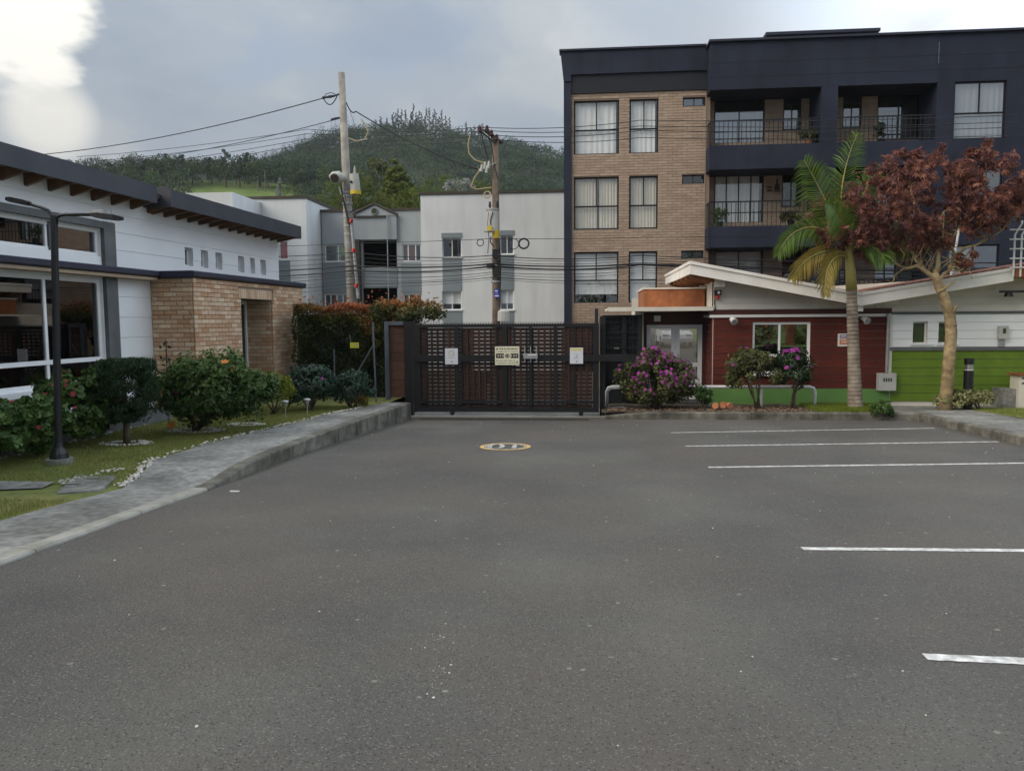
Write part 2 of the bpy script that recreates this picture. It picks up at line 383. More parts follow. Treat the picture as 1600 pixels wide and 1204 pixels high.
MT['turf'] = M('turf', (.12, .15, .036), (.2, .19, .06), .95, var=.3, vscale=6, bump=.6, bscale=50, mixnoise=1.3)
MT['ground'] = M('ground', (.06, .075, .03), (.09, .085, .05), .95, var=.3, vscale=2)
MT['concrete'] = M('concrete', (.14, .14, .128), (.27, .27, .255), .9, var=.42, vscale=11, bump=.5, bscale=45, mixnoise=1.1)
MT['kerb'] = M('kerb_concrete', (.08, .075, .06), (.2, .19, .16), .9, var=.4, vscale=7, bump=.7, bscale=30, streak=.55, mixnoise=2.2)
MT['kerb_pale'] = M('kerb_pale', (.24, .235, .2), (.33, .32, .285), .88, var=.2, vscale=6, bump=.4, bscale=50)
MT['white'] = M('white_paint', (.8, .81, .82), (.74, .75, .76), .7, var=.05, vscale=1.2, streak=.1, mixnoise=.5)
MT['white_board'] = M('white_board', (.8, .82, .84), (.77, .79, .81), .6, var=.04, vscale=1.5, piece=True)
MT['cream'] = M('cream_paint', (.72, .68, .6), (.62, .58, .5), .7, var=.08, vscale=2, streak=.15)
MT['cream_board'] = M('cream_board', (.66, .63, .58), (.6, .57, .52), .65, var=.05, vscale=2, piece=True)
MT['fascia_white'] = M('fascia_white', (.82, .79, .75), (.76, .73, .68), .6, var=.06, vscale=3, streak=.12)
MT['frame_white'] = M('frame_white', (.78, .79, .8), None, .45, var=.04)
MT['fascia_grey'] = M('fascia_grey', (.035, .038, .052), (.05, .052, .066), .55, var=.12, vscale=2.5, streak=.15)
MT['cap_navy'] = M('cap_navy', (.022, .025, .045), (.032, .034, .055), .5, var=.12)
MT['pillar_grey'] = M('pillar_grey', (.1, .105, .11), (.14, .145, .15), .75, var=.12, vscale=4, streak=.2)
MT['rafter'] = M('rafter_wood', (.1, .05, .025), (.15, .08, .04), .7, var=.2, vscale=9)
MT['soffit'] = M('soffit', (.32, .24, .17), (.4, .3, .2), .7, var=.1)
MT['soffit_wood'] = M('soffit_wood', (.34, .15, .06), (.27, .11, .05), .6, var=.2, vscale=12)
MT['brick'] = M('yellow_brick', (.48, .27, .15), (.69, .53, .38), .85, var=.14, vscale=14, bump=.35, bscale=90, piece=True)
MT['brick_small'] = M('tan_brick', (.335, .25, .188), (.41, .315, .24), .85, var=.1, vscale=3, piece=True)
MT['mortar'] = M('mortar', (.24, .2, .155), None, .95, var=.15, vscale=10)
MT['mortar_dark'] = M('mortar_dark', (.25, .19, .145), None, .95, var=.15, vscale=10)
MT['navy'] = M('navy_render', (.0125, .0175, .037), (.019, .0255, .049), .75, var=.2, vscale=1.6, streak=.4, bump=.1, bscale=40)
MT['navy_dark'] = M('navy_band', (.014, .016, .024), None, .7, var=.1)
MT['black'] = M('black_metal', (.006, .0065, .009), None, .45, var=.15, spec=.5)
MT['gate_black'] = M('gate_black', (.004, .0045, .006), (.007, .0075, .01), .65, var=.2, vscale=5)
MT['dark_frame'] = M('dark_frame', (.006, .007, .012), None, .45, var=.1)
MT['slat'] = M('slat_wood', (.02, .0085, .006), (.042, .017, .012), .6, var=.3, vscale=9, piece=True)
MT['panel_wood'] = M('panel_wood', (.075, .033, .02), (.115, .05, .03), .65, var=.22, vscale=10, piece=True, streak=.2)
MT['frame_grey'] = M('frame_grey', (.075, .09, .115), (.1, .115, .14), .5, var=.15, vscale=5)
MT['red_board'] = M('red_board', (.085, .012, .006), (.105, .016, .008), .8, var=.2, vscale=5, streak=.3, piece=True)
MT['red_dark'] = M('red_dark', (.05, .012, .01), (.065, .016, .012), .6, var=.1)
MT['green_board'] = M('green_board', (.115, .195, .012), (.13, .22, .016), .75, var=.14, vscale=5, streak=.25, piece=True)
MT['green_wall'] = M('green_wall', (.11, .24, .06), (.13, .27, .07), .7, var=.08, vscale=3)
MT['orange'] = M('orange_render', (.38, .135, .05), (.26, .085, .035), .8, var=.22, vscale=7, streak=.5, mixnoise=2)
MT['tile'] = M('roof_tile', (.16, .07, .05), (.21, .095, .065), .8, var=.2, vscale=10, piece=True)
MT['white_metal'] = M('white_metal', (.75, .75, .75), None, .35, var=.05)
MT['steel'] = M('steel', (.5, .5, .5), None, .3, metal=.9, var=.1)
MT['galv'] = M('galvanised', (.35, .36, .37), None, .5, metal=.5, var=.2, vscale=10)
MT['pole'] = M('pole_concrete', (.25, .235, .21), (.36, .34, .3), .9, var=.22, vscale=6, streak=.4)
MT['pole_wood'] = M('pole_brown', (.15, .11, .085), (.24, .18, .14), .9, var=.25, vscale=6, streak=.4)
MT['tank'] = M('tank_grey', (.42, .43, .4), (.5, .5, .47), .5, var=.12, vscale=4, streak=.2)
MT['yellow'] = M('yellow_paint', (.62, .46, .03), None, .5, var=.1)
MT['sign_yellow'] = M('sign_yellow', (.55, .56, .03), None, .5, var=.08)
MT['cable'] = M('cable_black', (.012, .012, .014), None, .5)
MT['cable_tan'] = M('cable_tan', (.42, .33, .2), None, .6)
MT['wire'] = M('wire_grey', (.03, .033, .038), None, .6)
MT['blue'] = M('blue_plate', (.012, .035, .35), None, .5)
MT['red_plastic'] = M('red_plastic', (.5, .03, .02), None, .5)
MT['line'] = M('line_paint', (.36, .36, .35), (.74, .74, .73), .75, var=.16, vscale=26, mixnoise=14, bump=.5, bscale=60)
MT['line_yellow'] = M('line_yellow', (.55, .36, .12), (.62, .42, .16), .7, var=.2, vscale=12)
MT['line_dark'] = M('line_dark', (.03, .03, .03), None, .8)
MT['grey_wall'] = M('grey_wall', (.3, .33, .355), (.35, .38, .4), .8, var=.06, vscale=1, streak=.15)
MT['grey_wall_dark'] = M('grey_wall_dark', (.175, .21, .235), (.21, .245, .265), .8, var=.06, vscale=1)
MT['block_white'] = M('block_white', (.68, .7, .72), (.6, .62, .63), .8, var=.05, vscale=.6, streak=.14)
MT['coping'] = M('coping', (.06, .05, .04), None, .85, var=.2)
MT['dark_room'] = M('dark_room', (.05, .05, .052), None, .9)
MT['dark_interior'] = M('dark_interior', (.03, .03, .032), None, .9)
MT['curtain'] = M('curtain', (.83, .84, .83), None, .85, var=.06, vscale=5)
MT['curtain_warm'] = M('curtain_warm', (.66, .62, .52), None, .85, var=.06, vscale=5)
MT['curtain_red'] = M('curtain_red', (.4, .015, .03), None, .85)
MT['curtain_green'] = M('curtain_green', (.22, .42, .06), None, .85)
MT['curtain_brown'] = M('curtain_brown', (.2, .075, .04), None, .85)
MT['blind'] = M('blind_white', (.84, .85, .86), None, .8, var=.03)
MT['glass'] = glass('window_glass', 2.3, (.95, .96, .96)); MT['glass_dark'] = glass('window_glass_dark', 2.1, (.3, .33, .34)); MT['glass_big'] = glass('window_glass_big', 1.9, (.5, .52, .52))
MT['mirror_glass'] = glass('window_glass_reflective', 3.2, (.55, .58, .6))
MT['bark'] = M('bark', (.07, .05, .035), (.12, .09, .065), .9, var=.3, vscale=12)
MT['bark_pale'] = M('bark_pale', (.2, .145, .075), (.4, .3, .165), .85, var=.4, vscale=9, bump=.7, bscale=40, mixnoise=4)
MT['trunk_grey'] = M('trunk_grey', (.14, .125, .1), (.22, .2, .165), .9, var=.2)
MT['palm_trunk'] = M('palm_trunk', (.15, .122, .095), (.29, .245, .195), .85, var=.2, vscale=9, bump=.3, bscale=40)
MT['palm_shaft'] = M('palm_shaft', (.2, .21, .055), (.3, .24, .07), .6, var=.15)
MT['palm_leaf'] = M('palm_leaf', (.05, .115, .018), (.17, .25, .04), .55, leaf=True, var=.15)
MT['palm_leaf_old'] = M('palm_leaf_old', (.19, .17, .03), (.34, .23, .05), .6, leaf=True, var=.2)
MT['maple_leaf'] = M('maple_leaf', (.085, .036, .045), (.42, .17, .1), .55, leaf=True, var=.25, vscale=6)
MT['leaf_dark'] = M('leaf_dark', (.014, .032, .012), (.04, .075, .022), .5, leaf=True, var=.2)
MT['leaf_mid'] = M('leaf_mid', (.03, .07, .014), (.1, .175, .035), .5, leaf=True, var=.2)
MT['leaf_olive'] = M('leaf_olive', (.055, .068, .02), (.14, .14, .05), .55, leaf=True, var=.2)
MT['leaf_lime'] = M('leaf_lime', (.1, .15, .012), (.26, .27, .025), .55, leaf=True, var=.2)
MT['leaf_blue'] = M('leaf_blue', (.02, .05, .032), (.05, .1, .06), .5, leaf=True, var=.2)
MT['leaf_conifer'] = M('leaf_conifer', (.012, .035, .012), (.032, .075, .02), .6, leaf=True, var=.2)
MT['leaf_varieg'] = M('leaf_varieg', (.09, .11, .03), (.42, .4, .2), .6, leaf=True, var=.2)
MT['grass'] = M('grass_blades', (.135, .18, .035), (.28, .27, .08), .7, leaf=True, var=.25, vscale=2)
MT['grass_bright'] = M('grass_bright', (.1, .15, .012), (.23, .27, .03), .7, leaf=True, var=.2)
MT['petal_purple'] = M('petal_purple', (.3, .015, .27), (.5, .06, .4), .6, leaf=True, var=.15)
MT['petal_red'] = M('petal_red', (.5, .015, .06), (.55, .06, .1), .6, leaf=True, var=.1)
MT['petal_orange'] = M('petal_orange', (.75, .22, .03), (.8, .34, .06), .6, leaf=True, var=.1)
MT['pebble'] = M('pebble', (.4, .38, .33), (.62, .6, .55), .8, var=.15, piece=True)
MT['terracotta'] = M('terracotta', (.4, .15, .07), (.48, .2, .1), .85, var=.2, vscale=20)
MT['chips'] = M('wood_chips', (.09, .055, .035), (.2, .14, .1), .95, var=.2, piece=True)
def hedge_mat():
    m = M('hedge_leaf', (.02, .03, .012), (.02, .03, .012), .5, leaf=True, var=.2)
    t = m.node_tree; N = t.nodes; L = t.links
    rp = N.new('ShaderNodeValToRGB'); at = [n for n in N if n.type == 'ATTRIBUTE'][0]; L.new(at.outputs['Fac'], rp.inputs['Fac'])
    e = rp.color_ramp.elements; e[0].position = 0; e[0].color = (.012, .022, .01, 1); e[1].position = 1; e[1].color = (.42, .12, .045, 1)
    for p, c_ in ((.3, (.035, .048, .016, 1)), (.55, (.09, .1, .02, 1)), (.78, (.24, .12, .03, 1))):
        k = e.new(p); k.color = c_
    mx = [n for n in N if n.type == 'MIX'][0]; L.new(rp.outputs['Color'], mx.inputs[6]); L.new(rp.outputs['Color'], mx.inputs[7])
    return m
MT['hedge'] = hedge_mat()
def forest_mat(name, stops):
    m = M(name, (.02, .03, .012), (.02, .03, .012), .8, leaf=True, var=.25, vscale=.12)
    t = m.node_tree; N = t.nodes; L = t.links
    rp = N.new('ShaderNodeValToRGB'); at = [n for n in N if n.type == 'ATTRIBUTE'][0]; L.new(at.outputs['Fac'], rp.inputs['Fac'])
    e = rp.color_ramp.elements; e[0].position = 0; e[0].color = stops[0]+(1,); e[1].position = 1; e[1].color = stops[2]+(1,); k = e.new(.5); k.color = stops[1]+(1,)
    mx = [n for n in N if n.type == 'MIX'][0]; L.new(rp.outputs['Color'], mx.inputs[6]); L.new(rp.outputs['Color'], mx.inputs[7])
    return m
MT['forest'] = forest_mat('forest_leaf', [(.01, .028, .017), (.032, .064, .026), (.085, .12, .036)])
MT['forest_pine'] = forest_mat('forest_pine', [(.008, .022, .015), (.02, .042, .024), (.04, .065, .032)])
MT['forest_bright'] = forest_mat('forest_bright', [(.055, .085, .018), (.12, .15, .03), (.23, .24, .055)])
MT['meadow'] = M('meadow', (.09, .14, .025), (.13, .18, .04), .95, var=.2, vscale=.3)
MT['hill'] = M('hill_ground', (.03, .05, .024), (.045, .06, .03), .95, var=.25, vscale=.1)
MT['silver'] = M('silver_leaf', (.2, .22, .2), (.36, .37, .35), .7, leaf=True, var=.15)

# ================================================================ the ground
def zl(y):                                  # height of the left lawn and pavement
    a = gz(y)+.03; t = min(max((y-8.75)/1.5, 0), 1); t = t*t*(3-2*t)
    return a*(1-t)+(-.13)*t
def lerp(tab, y):
    if y <= tab[0][0]: return tab[0][1]
    for (a, p), (b, q) in zip(tab, tab[1:]):
        if y <= b: return p+(q-p)*(y-a)/(b-a)
    return tab[-1][1]
KX = [(-12, -4.62), (5.7, -4.6), (7.5, -4.54), (9, -4.46), (11, -4.46), (12.7, -4.39), (14.5, -4.25), (17.7, -3.96)]
OX = [(-12, -5.85), (6.5, -5.75), (7.8, -5.68), (8.78, -5.5), (9.3, -5.62), (10.3, -5.9), (11.8, -5.85), (13.7, -5.45), (15.7, -5.14), (16.8, -4.8), (17.7, -4.55)]
def gridmesh(ys, cols, zf, skirt=None):
    mb = MB(); V = []; n = len(cols(ys[0]))
    for y in ys:
        for x in cols(y): V.append((x, y, zf(x, y)))
    F = [(i*n+j, i*n+j+1, (i+1)*n+j+1, (i+1)*n+j) for i in range(len(ys)-1) for j in range(n-1)]
    return mb.add(V, F)
lin = lambda a, b, n: [a+(b-a)*i/n for i in range(n+1)]
mb = MB()
gy = [-700, -30, 22.0, 60, 2500]
structure('ground', gridmesh(gy, lambda y: [-1500, -60, 60, 1500], lambda x, y: gz(y)-.06), MT['ground'])
structure('asphalt_driveway', gridmesh([-30, 18.75], lambda y: [-5.2, 30], lambda x, y: gz(y)), MT['asphalt'])
structure('street', gridmesh([20.6, 22, 27], lambda y: [-60, 60], lambda x, y: gz(y)+.01), MT['street'])
ysd = lin(-12, 8.5, 30)+lin(8.6, 10.4, 18)+lin(10.6, 17.75, 24)
rgs = random.Random(3)
structure('sidewalk', gridmesh(ysd, lambda y: [lerp(OX, y)-.02]+[lerp(OX, y)*(1-t)+(lerp(KX, y)-.17)*t for t in (.02, .25, .5, .75, 1)],
          lambda x, y: zl(y)+(-.2 if x < lerp(OX, y)-.01 else 0)+.004*math.sin(3*x+2*y)), MT['concrete'])
structure('lawn', gridmesh(lin(-12, 21, 66), lambda y: lin(-12, lerp(OX, y)+.05, 10), lambda x, y: zl(y)-.012-.02*abs(math.sin(2*x)*math.cos(1.3*y))), MT['turf'])
kerb = thing('kerb', None, None, kind='structure')
yk = [-12, -9.5, -7.5, -5.5, -3.5, -1.5, .5, 2.4, 4.4, 6.1, 7.6, 8.9, 9.75, 11.6, 13.5, 15.5, 17.75]
for a, b in zip(yk, yk[1:]):
    mb = MB(); yy = lin(a+.006, b-.006, 6); V = []
    for y in yy:
        x = lerp(KX, y); z = zl(y)+.006; g0 = gz(y)-.1; r = .02
        V += [(x-.17, y, g0), (x-.17, y, z), (x-r, y, z), (x, y, z-r), (x+.012+rgs.uniform(-.004, .004), y, g0)]
    F = [(i*5+j, i*5+j+1, (i+1)*5+j+1, (i+1)*5+j) for i in range(6) for j in range(4)]+[(0, 1, 2, 3, 4), (30, 34, 33, 32, 31)]
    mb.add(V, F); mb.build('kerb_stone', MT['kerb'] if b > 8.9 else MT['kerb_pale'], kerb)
# far edge of the parking bays, and the bed behind it
kerb2 = thing('kerb', None, None, kind='structure')
KZ = -.35
xs = [.4, 1.15, 2.3, 3.75, 5.2, 6.6, 7.3]
for i, (a, b) in enumerate(zip(xs, xs[1:])):
    mb = MB(); V = []
    for k in range(5):
        x = a+.004+(b-a-.008)*k/4; t = min((x-.4)/1.0, 1); yf = 17.9+.04*(x/6.8); zt = KZ-.1*(1-t); r = .025
        V += [(x, yf+.2, -.7), (x, yf+.2, zt), (x, yf+r, zt), (x, yf, zt-r), (x, yf-.01, -.7)]
    F = [(k*5+j, k*5+j+1, (k+1)*5+j+1, (k+1)*5+j) for k in range(4) for j in range(4)]+[(0, 1, 2, 3, 4), (20, 24, 23, 22, 21)]
    mb.add(V, F); mb.build('kerb_stone', MT['kerb'], kerb2)
structure('planting_bed', gridmesh([18.05, 18.6, 19.2, 19.99], lambda y: lin(.42, 6.95, 12), lambda x, y: KZ-.02+.02*math.sin(5*x+3*y)), MT['soil'])
kerb3 = thing('kerb', None, None, kind='structure')
zr = lambda y: gz(y)+.165
yr = [6, 7.6, 9.2, 10.8, 12.3, 13.9, 15.5, 17.0, 18.5]
for a, b in zip(yr, yr[1:]):
    mb = MB(); V = []
    for y in lin(a+.005, b-.005, 4):
        x = 7.27; r = .025; V += [(x+.2, y, -.7), (x+.2, y, zr(y)), (x+r, y, zr(y)), (x, y, zr(y)-r), (x-.01, y, -.7)]
    F = [(i*5+j, i*5+j+1, (i+1)*5+j+1, (i+1)*5+j) for i in range(4) for j in range(4)]+[(0, 1, 2, 3, 4), (20, 24, 23, 22, 21)]
    mb.add(V, F); mb.build('kerb_stone', MT['kerb'], kerb3)
structure('walkway', gridmesh([6, 18.5], lambda y: [7.46, 8.9], lambda x, y: zr(y)-.004), MT['concrete'])
mb = gridmesh([18.0, 18.55], lambda y: [6.9, 7.5], lambda x, y: KZ-.006); structure('walkway', mb, MT['concrete'])
mb = gridmesh([18.5, 20.0], lambda y: [6.96, 16], lambda x, y: zr(y)-.006); structure('forecourt', mb, MT['concrete'])
structure('lawn', gridmesh(lin(6, 19.2, 26), lambda y: lin(8.88, 16, 8), lambda x, y: zr(y)+.01+.01*math.sin(2*x+y)), MT['turf'])
mb = MB(); mb.add([(-4.2, 18.3, gz(18.3)+.004), (.45, 18.3, gz(18.3)+.004), (.45, 18.9, gz(18.9)+.012), (-4.2, 18.9, gz(18.9)+.012)], [(0, 1, 2, 3)])
structure('gate_threshold', mb, MT['kerb_pale'])
structure('pavement', gridmesh([18.9, 20.6], lambda y: [-4.2, .45], lambda x, y: gz(y)+.012), MT['concrete'])
# ---- painted bay lines and the speed mark
bays = [((1048, 676), (1460, 669), .075, 'thin white parking line nearest the planted bed kerb'),
        ((1071, 697), (1560, 690), .08, 'second white parking line from the planted bed kerb'),
        ((1107, 730), (1680, 722.5), .085, 'third white parking line from the planted bed kerb'),
        ((1253, 857), (1800, 862), .09, 'white parking line in the middle of the asphalt, fourth from the bed'),
        ((1445, 1026), (1800, 1042), .095, 'wide white parking line nearest the viewer, cut by the frame')]
for p, q, w, lb in bays:
    a = onG(*p); b = onG(*q); d = (b-a)[:2]; d /= np.linalg.norm(d); n = np.array([-d[1], d[0]])*w/2
    mb = MB(); k = 40; V = []; rj = random.Random(int(p[0]))
    for i in range(k+1):
        c_ = a[:2]+(b-a)[:2]*i/k; e0 = c_+n*(1+rj.uniform(-.08, .08)); e1 = c_-n*(1+rj.uniform(-.08, .08))
        V += [(e0[0], e0[1], gz(e0[1])+.004), (e1[0], e1[1], gz(e1[1])+.004)]
    mb.add(V, [(2*i, 2*i+1, 2*i+3, 2*i+2) for i in range(k)])
    tag(mb.build('parking_line', MT['line'], recalc=False), lb, 'parking line', 'painted parking lines')
MC = onG(789.5, 698)
T = thing('speed_marking', 'round speed marking with yellow ring painted on the driveway before the gate', 'road marking', tuple(MC))
def ring(r0, r1, zoff, n=48):
    mb = MB(); V = []
    for i in range(n):
        c_, s_ = math.cos(2*math.pi*i/n), math.sin(2*math.pi*i/n)
        for r in (r0, r1): V.append((MC[0]+c_*r, MC[1]+s_*r*1.05, gz(MC[1]+s_*r*1.05)+zoff))
    return mb.add(V, [(2*i, 2*i+1, (2*i+3) % (2*n), (2*i+2) % (2*n)) for i in range(n)])
ring(.0, .4, .004).build('disc', MT['asphalt'], T, recalc=False)
ring(.36, .43, .008).build('yellow_ring', MT['line_yellow'], T, recalc=False)
ring(.318, .345, .008).build('white_ring', M('ring_worn', (.2, .2, .19), (.6, .6, .58), .8, var=.2, vscale=20, mixnoise=11), T, recalc=False)
def text(body, size, mat, parent, loc, rot, name='lettering', ext=.001, sx=1.0, align='CENTER'):
    cu = bpy.data.curves.new(name, 'FONT'); cu.body = body; cu.size = size; cu.extrude = ext; cu.align_x = align; cu.align_y = 'CENTER'; cu.offset = size*.012
    o = bpy.data.objects.new(name, cu); COL.objects.link(o); o.data.materials.append(mat); o.location = loc; o.rotation_euler = rot; o.scale = (sx, 1, 1); bpy.context.view_layer.update(); me = bpy.data.meshes.new_from_object(o.evaluated_get(bpy.context.evaluated_depsgraph_get())); bpy.data.objects.remove(o); o = bpy.data.objects.new(name, me); COL.objects.link(o); o.location = loc; o.rotation_euler = rot; o.scale = (sx, 1, 1); o.parent = parent
    return o
MT['line_worn'] = M('line_worn', (.2, .2, .19), (.6, .6, .58), .8, var=.2, vscale=20, mixnoise=11)
text('10', .6, MT['line_worn'], T, (0, .02, .012), (-math.atan(SLOPE), 0, math.pi), sx=1.05)
for i, (a, b) in enumerate(((655, 741), (743, 829), (831, 920))):
    p, q = onG(a, 655.5)[0], onG(b, 655.5)[0]; y0, y1 = 17.55, 17.82; f = MB(); bars = MB()
    z = gz(17.7)+.014
    f.box(p, q, y0, y0+.03, z-.02, z+.006); f.box(p, q, y1-.03, y1, z-.02, z+.006); f.box(p, p+.03, y0+.03, y1-.03, z-.02, z+.006); f.box(q-.03, q, y0+.03, y1-.03, z-.02, z+.006)
    T = thing('drain_grate', ('leftmost', 'middle', 'rightmost')[i]+' of three slotted drain grates along the foot of the gate', 'drain grate', ((p+q)/2, 17.7, z), group='drain grates in front of the gate')
    f.build('frame', MT['coping'], T); n = int((q-p-.06)/.05)
    for k in range(n):
        x = p+.04+k*(q-p-.08)/n; bars.box(x, x+.022, y0+.03, y1-.03, z-.015, z+.004)
    tag(bars.build('bars', MT['coping'], T), kind='stuff')
    s = MB(); s.box(p+.03, q-.03, y0+.03, y1-.03, z-.02, z-.006); s.build('sump', MT['line_dark'], T)
# concrete lid beside the pavement
a = onZ(118, 757, zl(8.7)); T = thing('inspection_lid', 'grey concrete inspection lid with two dark slots beside the pavement', 'inspection lid', (a[0], a[1], zl(8.7)))
mb = MB(); q = [onZ(x, y, zl(8.7)) for x, y in ((88, 772), (158, 766), (186, 744), (120, 742))]
mb.add([(p[0], p[1], zl(8.7)+.015) for p in q]+[(p[0], p[1], zl(8.7)-.1) for p in q], [(0, 1, 2, 3), (0, 4, 5, 1), (1, 5, 6, 2), (2, 6, 7, 3), (3, 7, 4, 0)]); mb.build('lid', MT['concrete'], T)
for x, y in ((114, 758.5), (146, 749.5)):
    h = onZ(x, y, zl(8.7)); s = MB(); s.box(h[0]-.09, h[0]+.09, h[1]-.025, h[1]+.025, zl(8.7)+.01, zl(8.7)+.017); s.build('slot', MT['line_dark'], T)
mb = MB(); q = [onZ(x, y, -.2) for x, y in ((-60, 766), (66, 760), (86, 751), (-60, 749))]
mb.add([(p[0], p[1], zl(p[1])+.006) for p in q], [(0, 1, 2, 3)]); structure('stone_path', mb, MT['concrete'])
# ================================================================ clubhouse on the left
def PR(Y, x0, y0, x1, y1):
    ym, xm = (y0+y1)/2, (x0+x1)/2
    return (onY(x0, ym, Y)[0], onY(x1, ym, Y)[0], onY(xm, y1, Y)[2], onY(xm, y0, Y)[2])
CO = np.array([-9.0, 12.0, 0.0]); CA = R(3.0)
CEX = np.array([math.cos(CA), -math.sin(CA), 0]); CEY = np.array([math.sin(CA), math.cos(CA), 0])
def CL(px, py, d):
    r = ray(px, py); t = np.dot(CO+CEX*d-EYE, CEX)/np.dot(r, CEX); p = EYE+r*t-CO
    return p @ CEY, p[2]
def CW(x, t, z): return CO+CEX*x+CEY*t+np.array([0, 0, z])
CH = thing('clubhouse', 'white boarded clubhouse with dark sloping fascia and yellow brick wing on the lawn', 'building', tuple(CO), -CA)
mx0 = mapX(0.0)
smalls = [(4.80, 5.13), (5.47, 5.78), (6.12, 6.43), (7.22, 7.54), (7.86, 8.12), (8.44, 8.76)]
op_small = [(a, b, 3.0, 3.4) for a, b in smalls]
op_top = (-7.8, 1.97, 2.98, 3.47); op_big = (-7.8, 1.97, .66, 2.56)
mb = MB(); wall_face(mb, mx0, -8, 9.53, -.3, 4.2, [op_top, op_big]+op_small, .22)
mb.add([(0, 9.53, -.3), (-7, 9.53, -.3), (-7, 9.53, 4.2), (0, 9.53, 4.2)], [(0, 1, 2, 3)])
mb.add([(0, -8, -.3), (-7, -8, -.3), (-7, -8, 4.2), (0, -8, 4.2)], [(0, 1, 2, 3)])
mb.add([(-7, -8, -.3), (-7, 9.53, -.3), (-7, 9.53, 4.2), (-7, -8, 4.2)], [(0, 1, 2, 3)])
mb.build('wall', MT['white'], CH, local=True)
mb = MB(); mb.box(-6.9, -.3, -7.9, 9.4, .02, .05); mb.box(-4.6, -4.5, -7.9, 9.4, .05, 4.1); mb.build('room', MT['dark_room'], CH, local=True)
for zz in ((2.80, 4.14),):
    planks(CH, mx0, 2.34, 9.55, zz[0], zz[1], .335, op_small, MT['white_board'], 'siding_board', .014, local=True)
    planks(CH, mx0, -8, 2.0, 3.63, 4.14, .26, [], MT['white_board'], 'siding_board', .014, local=True)
planks(CH, mx0, -8, 1.98, 2.80, 2.97, .2, [], MT['white_board'], 'siding_board', .012, local=True)
planks(CH, mx0, 2.34, 3.98, -.1, 2.64, .39, [], MT['white_board'], 'siding_board', .014, local=True)
mb = MB(); mb.box(0, .08, 1.99, 2.32, -.3, 2.65); mb.box(0, .08, 1.99, 2.32, 2.80, 3.62); mb.build('corner_pillar', MT['pillar_grey'], CH, local=True)
mb = MB(); mb.box(0, .09, -8, 1.985, 3.49, 3.61); mb.build('window_band', MT['pillar_grey'], CH, local=True)
mb = MB(); mb.box(-.1, .12, -7.8, 1.97, .56, .655); mb.build('window_sill', MT['frame_white'], CH, local=True)
window(CH, mx0, -7.8, 1.97, .66, 2.56, MT['frame_white'], MT['glass_big'], .075, mull=[-6.1, -4.3, -2.6, -.95, .55], rails=[1.09], d=-.1, local=True, name='picture_window')
window(CH, mx0, -7.8, 1.97, 2.98, 3.47, MT['frame_white'], MT['mirror_glass'], .06, mull=[-6.1, -4.3, -2.6, -.95, .66], d=-.1, local=True, name='clerestory_window')
mb = MB(); mb.box(-.09, -.02, .7, .86, 2.98, 3.47); mb.build('clerestory_post', MT['pillar_grey'], CH, local=True)
for a, b in smalls: window(CH, mx0, a, b, 3.0, 3.4, MT['frame_white'], MT['glass_dark'], .035, d=-.16, local=True, name='small_window')
# cap, roof, rafters
mb = MB()
for x1, t0, t1 in ((.3, -8, 3.36), (1.03, 3.36, 9.02)):
    mb.prism([(0, 2.66), (x1-.04, 2.66), (x1, 2.69), (x1, 2.77), (x1-.03, 2.79), (0, 2.79)], lambda p, q, a: (p, a, q), t0, t1)
mb.build('cap', MT['cap_navy'], CH, local=True)
mb = MB(); mb.box(0, .25, -8, 3.36, 2.6, 2.655); mb.build('cap_soffit', MT['soffit'], CH, local=True)
f1 = MB(); f1.box(.46, .5, -8, 3.06, 4.09, 4.42); f1.box(-7.3, .46, 3.02, 3.06, 4.09, 4.42); f1.build('fascia', MT['fascia_grey'], CH, local=True)
f2 = MB(); f2.box(.58, .62, 3.34, 9.75, 4.06, 4.4); f2.box(-7.3, .58, 3.34, 3.38, 4.06, 4.46); f2.box(-7.3, .58, 9.71, 9.75, 4.06, 4.4); f2.build('fascia', MT['fascia_grey'], CH, local=True)
mb = MB(); mb.box(-7.4, .455, -8.2, 3.015, 4.2, 4.36); mb.box(-7.4, .575, 3.385, 9.705, 4.2, 4.38); mb.box(-7.4, .4, 3.07, 3.33, 4.2, 4.3); mb.build('roof', MT['fascia_grey'], CH, local=True)
mb = MB(); mb.box(0.001, .455, -8, 3.01, 4.165, 4.195); mb.box(0.001, .575, 3.39, 9.7, 4.165, 4.195); mb.build('soffit', MT['soffit'], CH, local=True)
t1 = [CL(px, 285, .05)[0] for px in (4.5, 43, 79.5, 114, 146, 177, 206, 232)]
for t in [t1[0]-.63*k for k in range(10, 0, -1)]+[1.0*i for i in t1]:
    m_ = MB(); xo = .455; m_.prism([(0, 3.96), (xo, 4.085), (xo, 4.16), (0, 4.16)], lambda p, q, a: (p, a, q), t-.035, t+.035); m_.build('rafter', MT['rafter'], CH, local=True)
for k in range(14):
    t = 3.62+k*.455; m_ = MB(); m_.prism([(0, 3.95), (.57, 4.055), (.57, 4.16), (0, 4.16)], lambda p, q, a: (p, a, q), t-.035, t+.035); m_.build('rafter', MT['rafter'], CH, local=True)
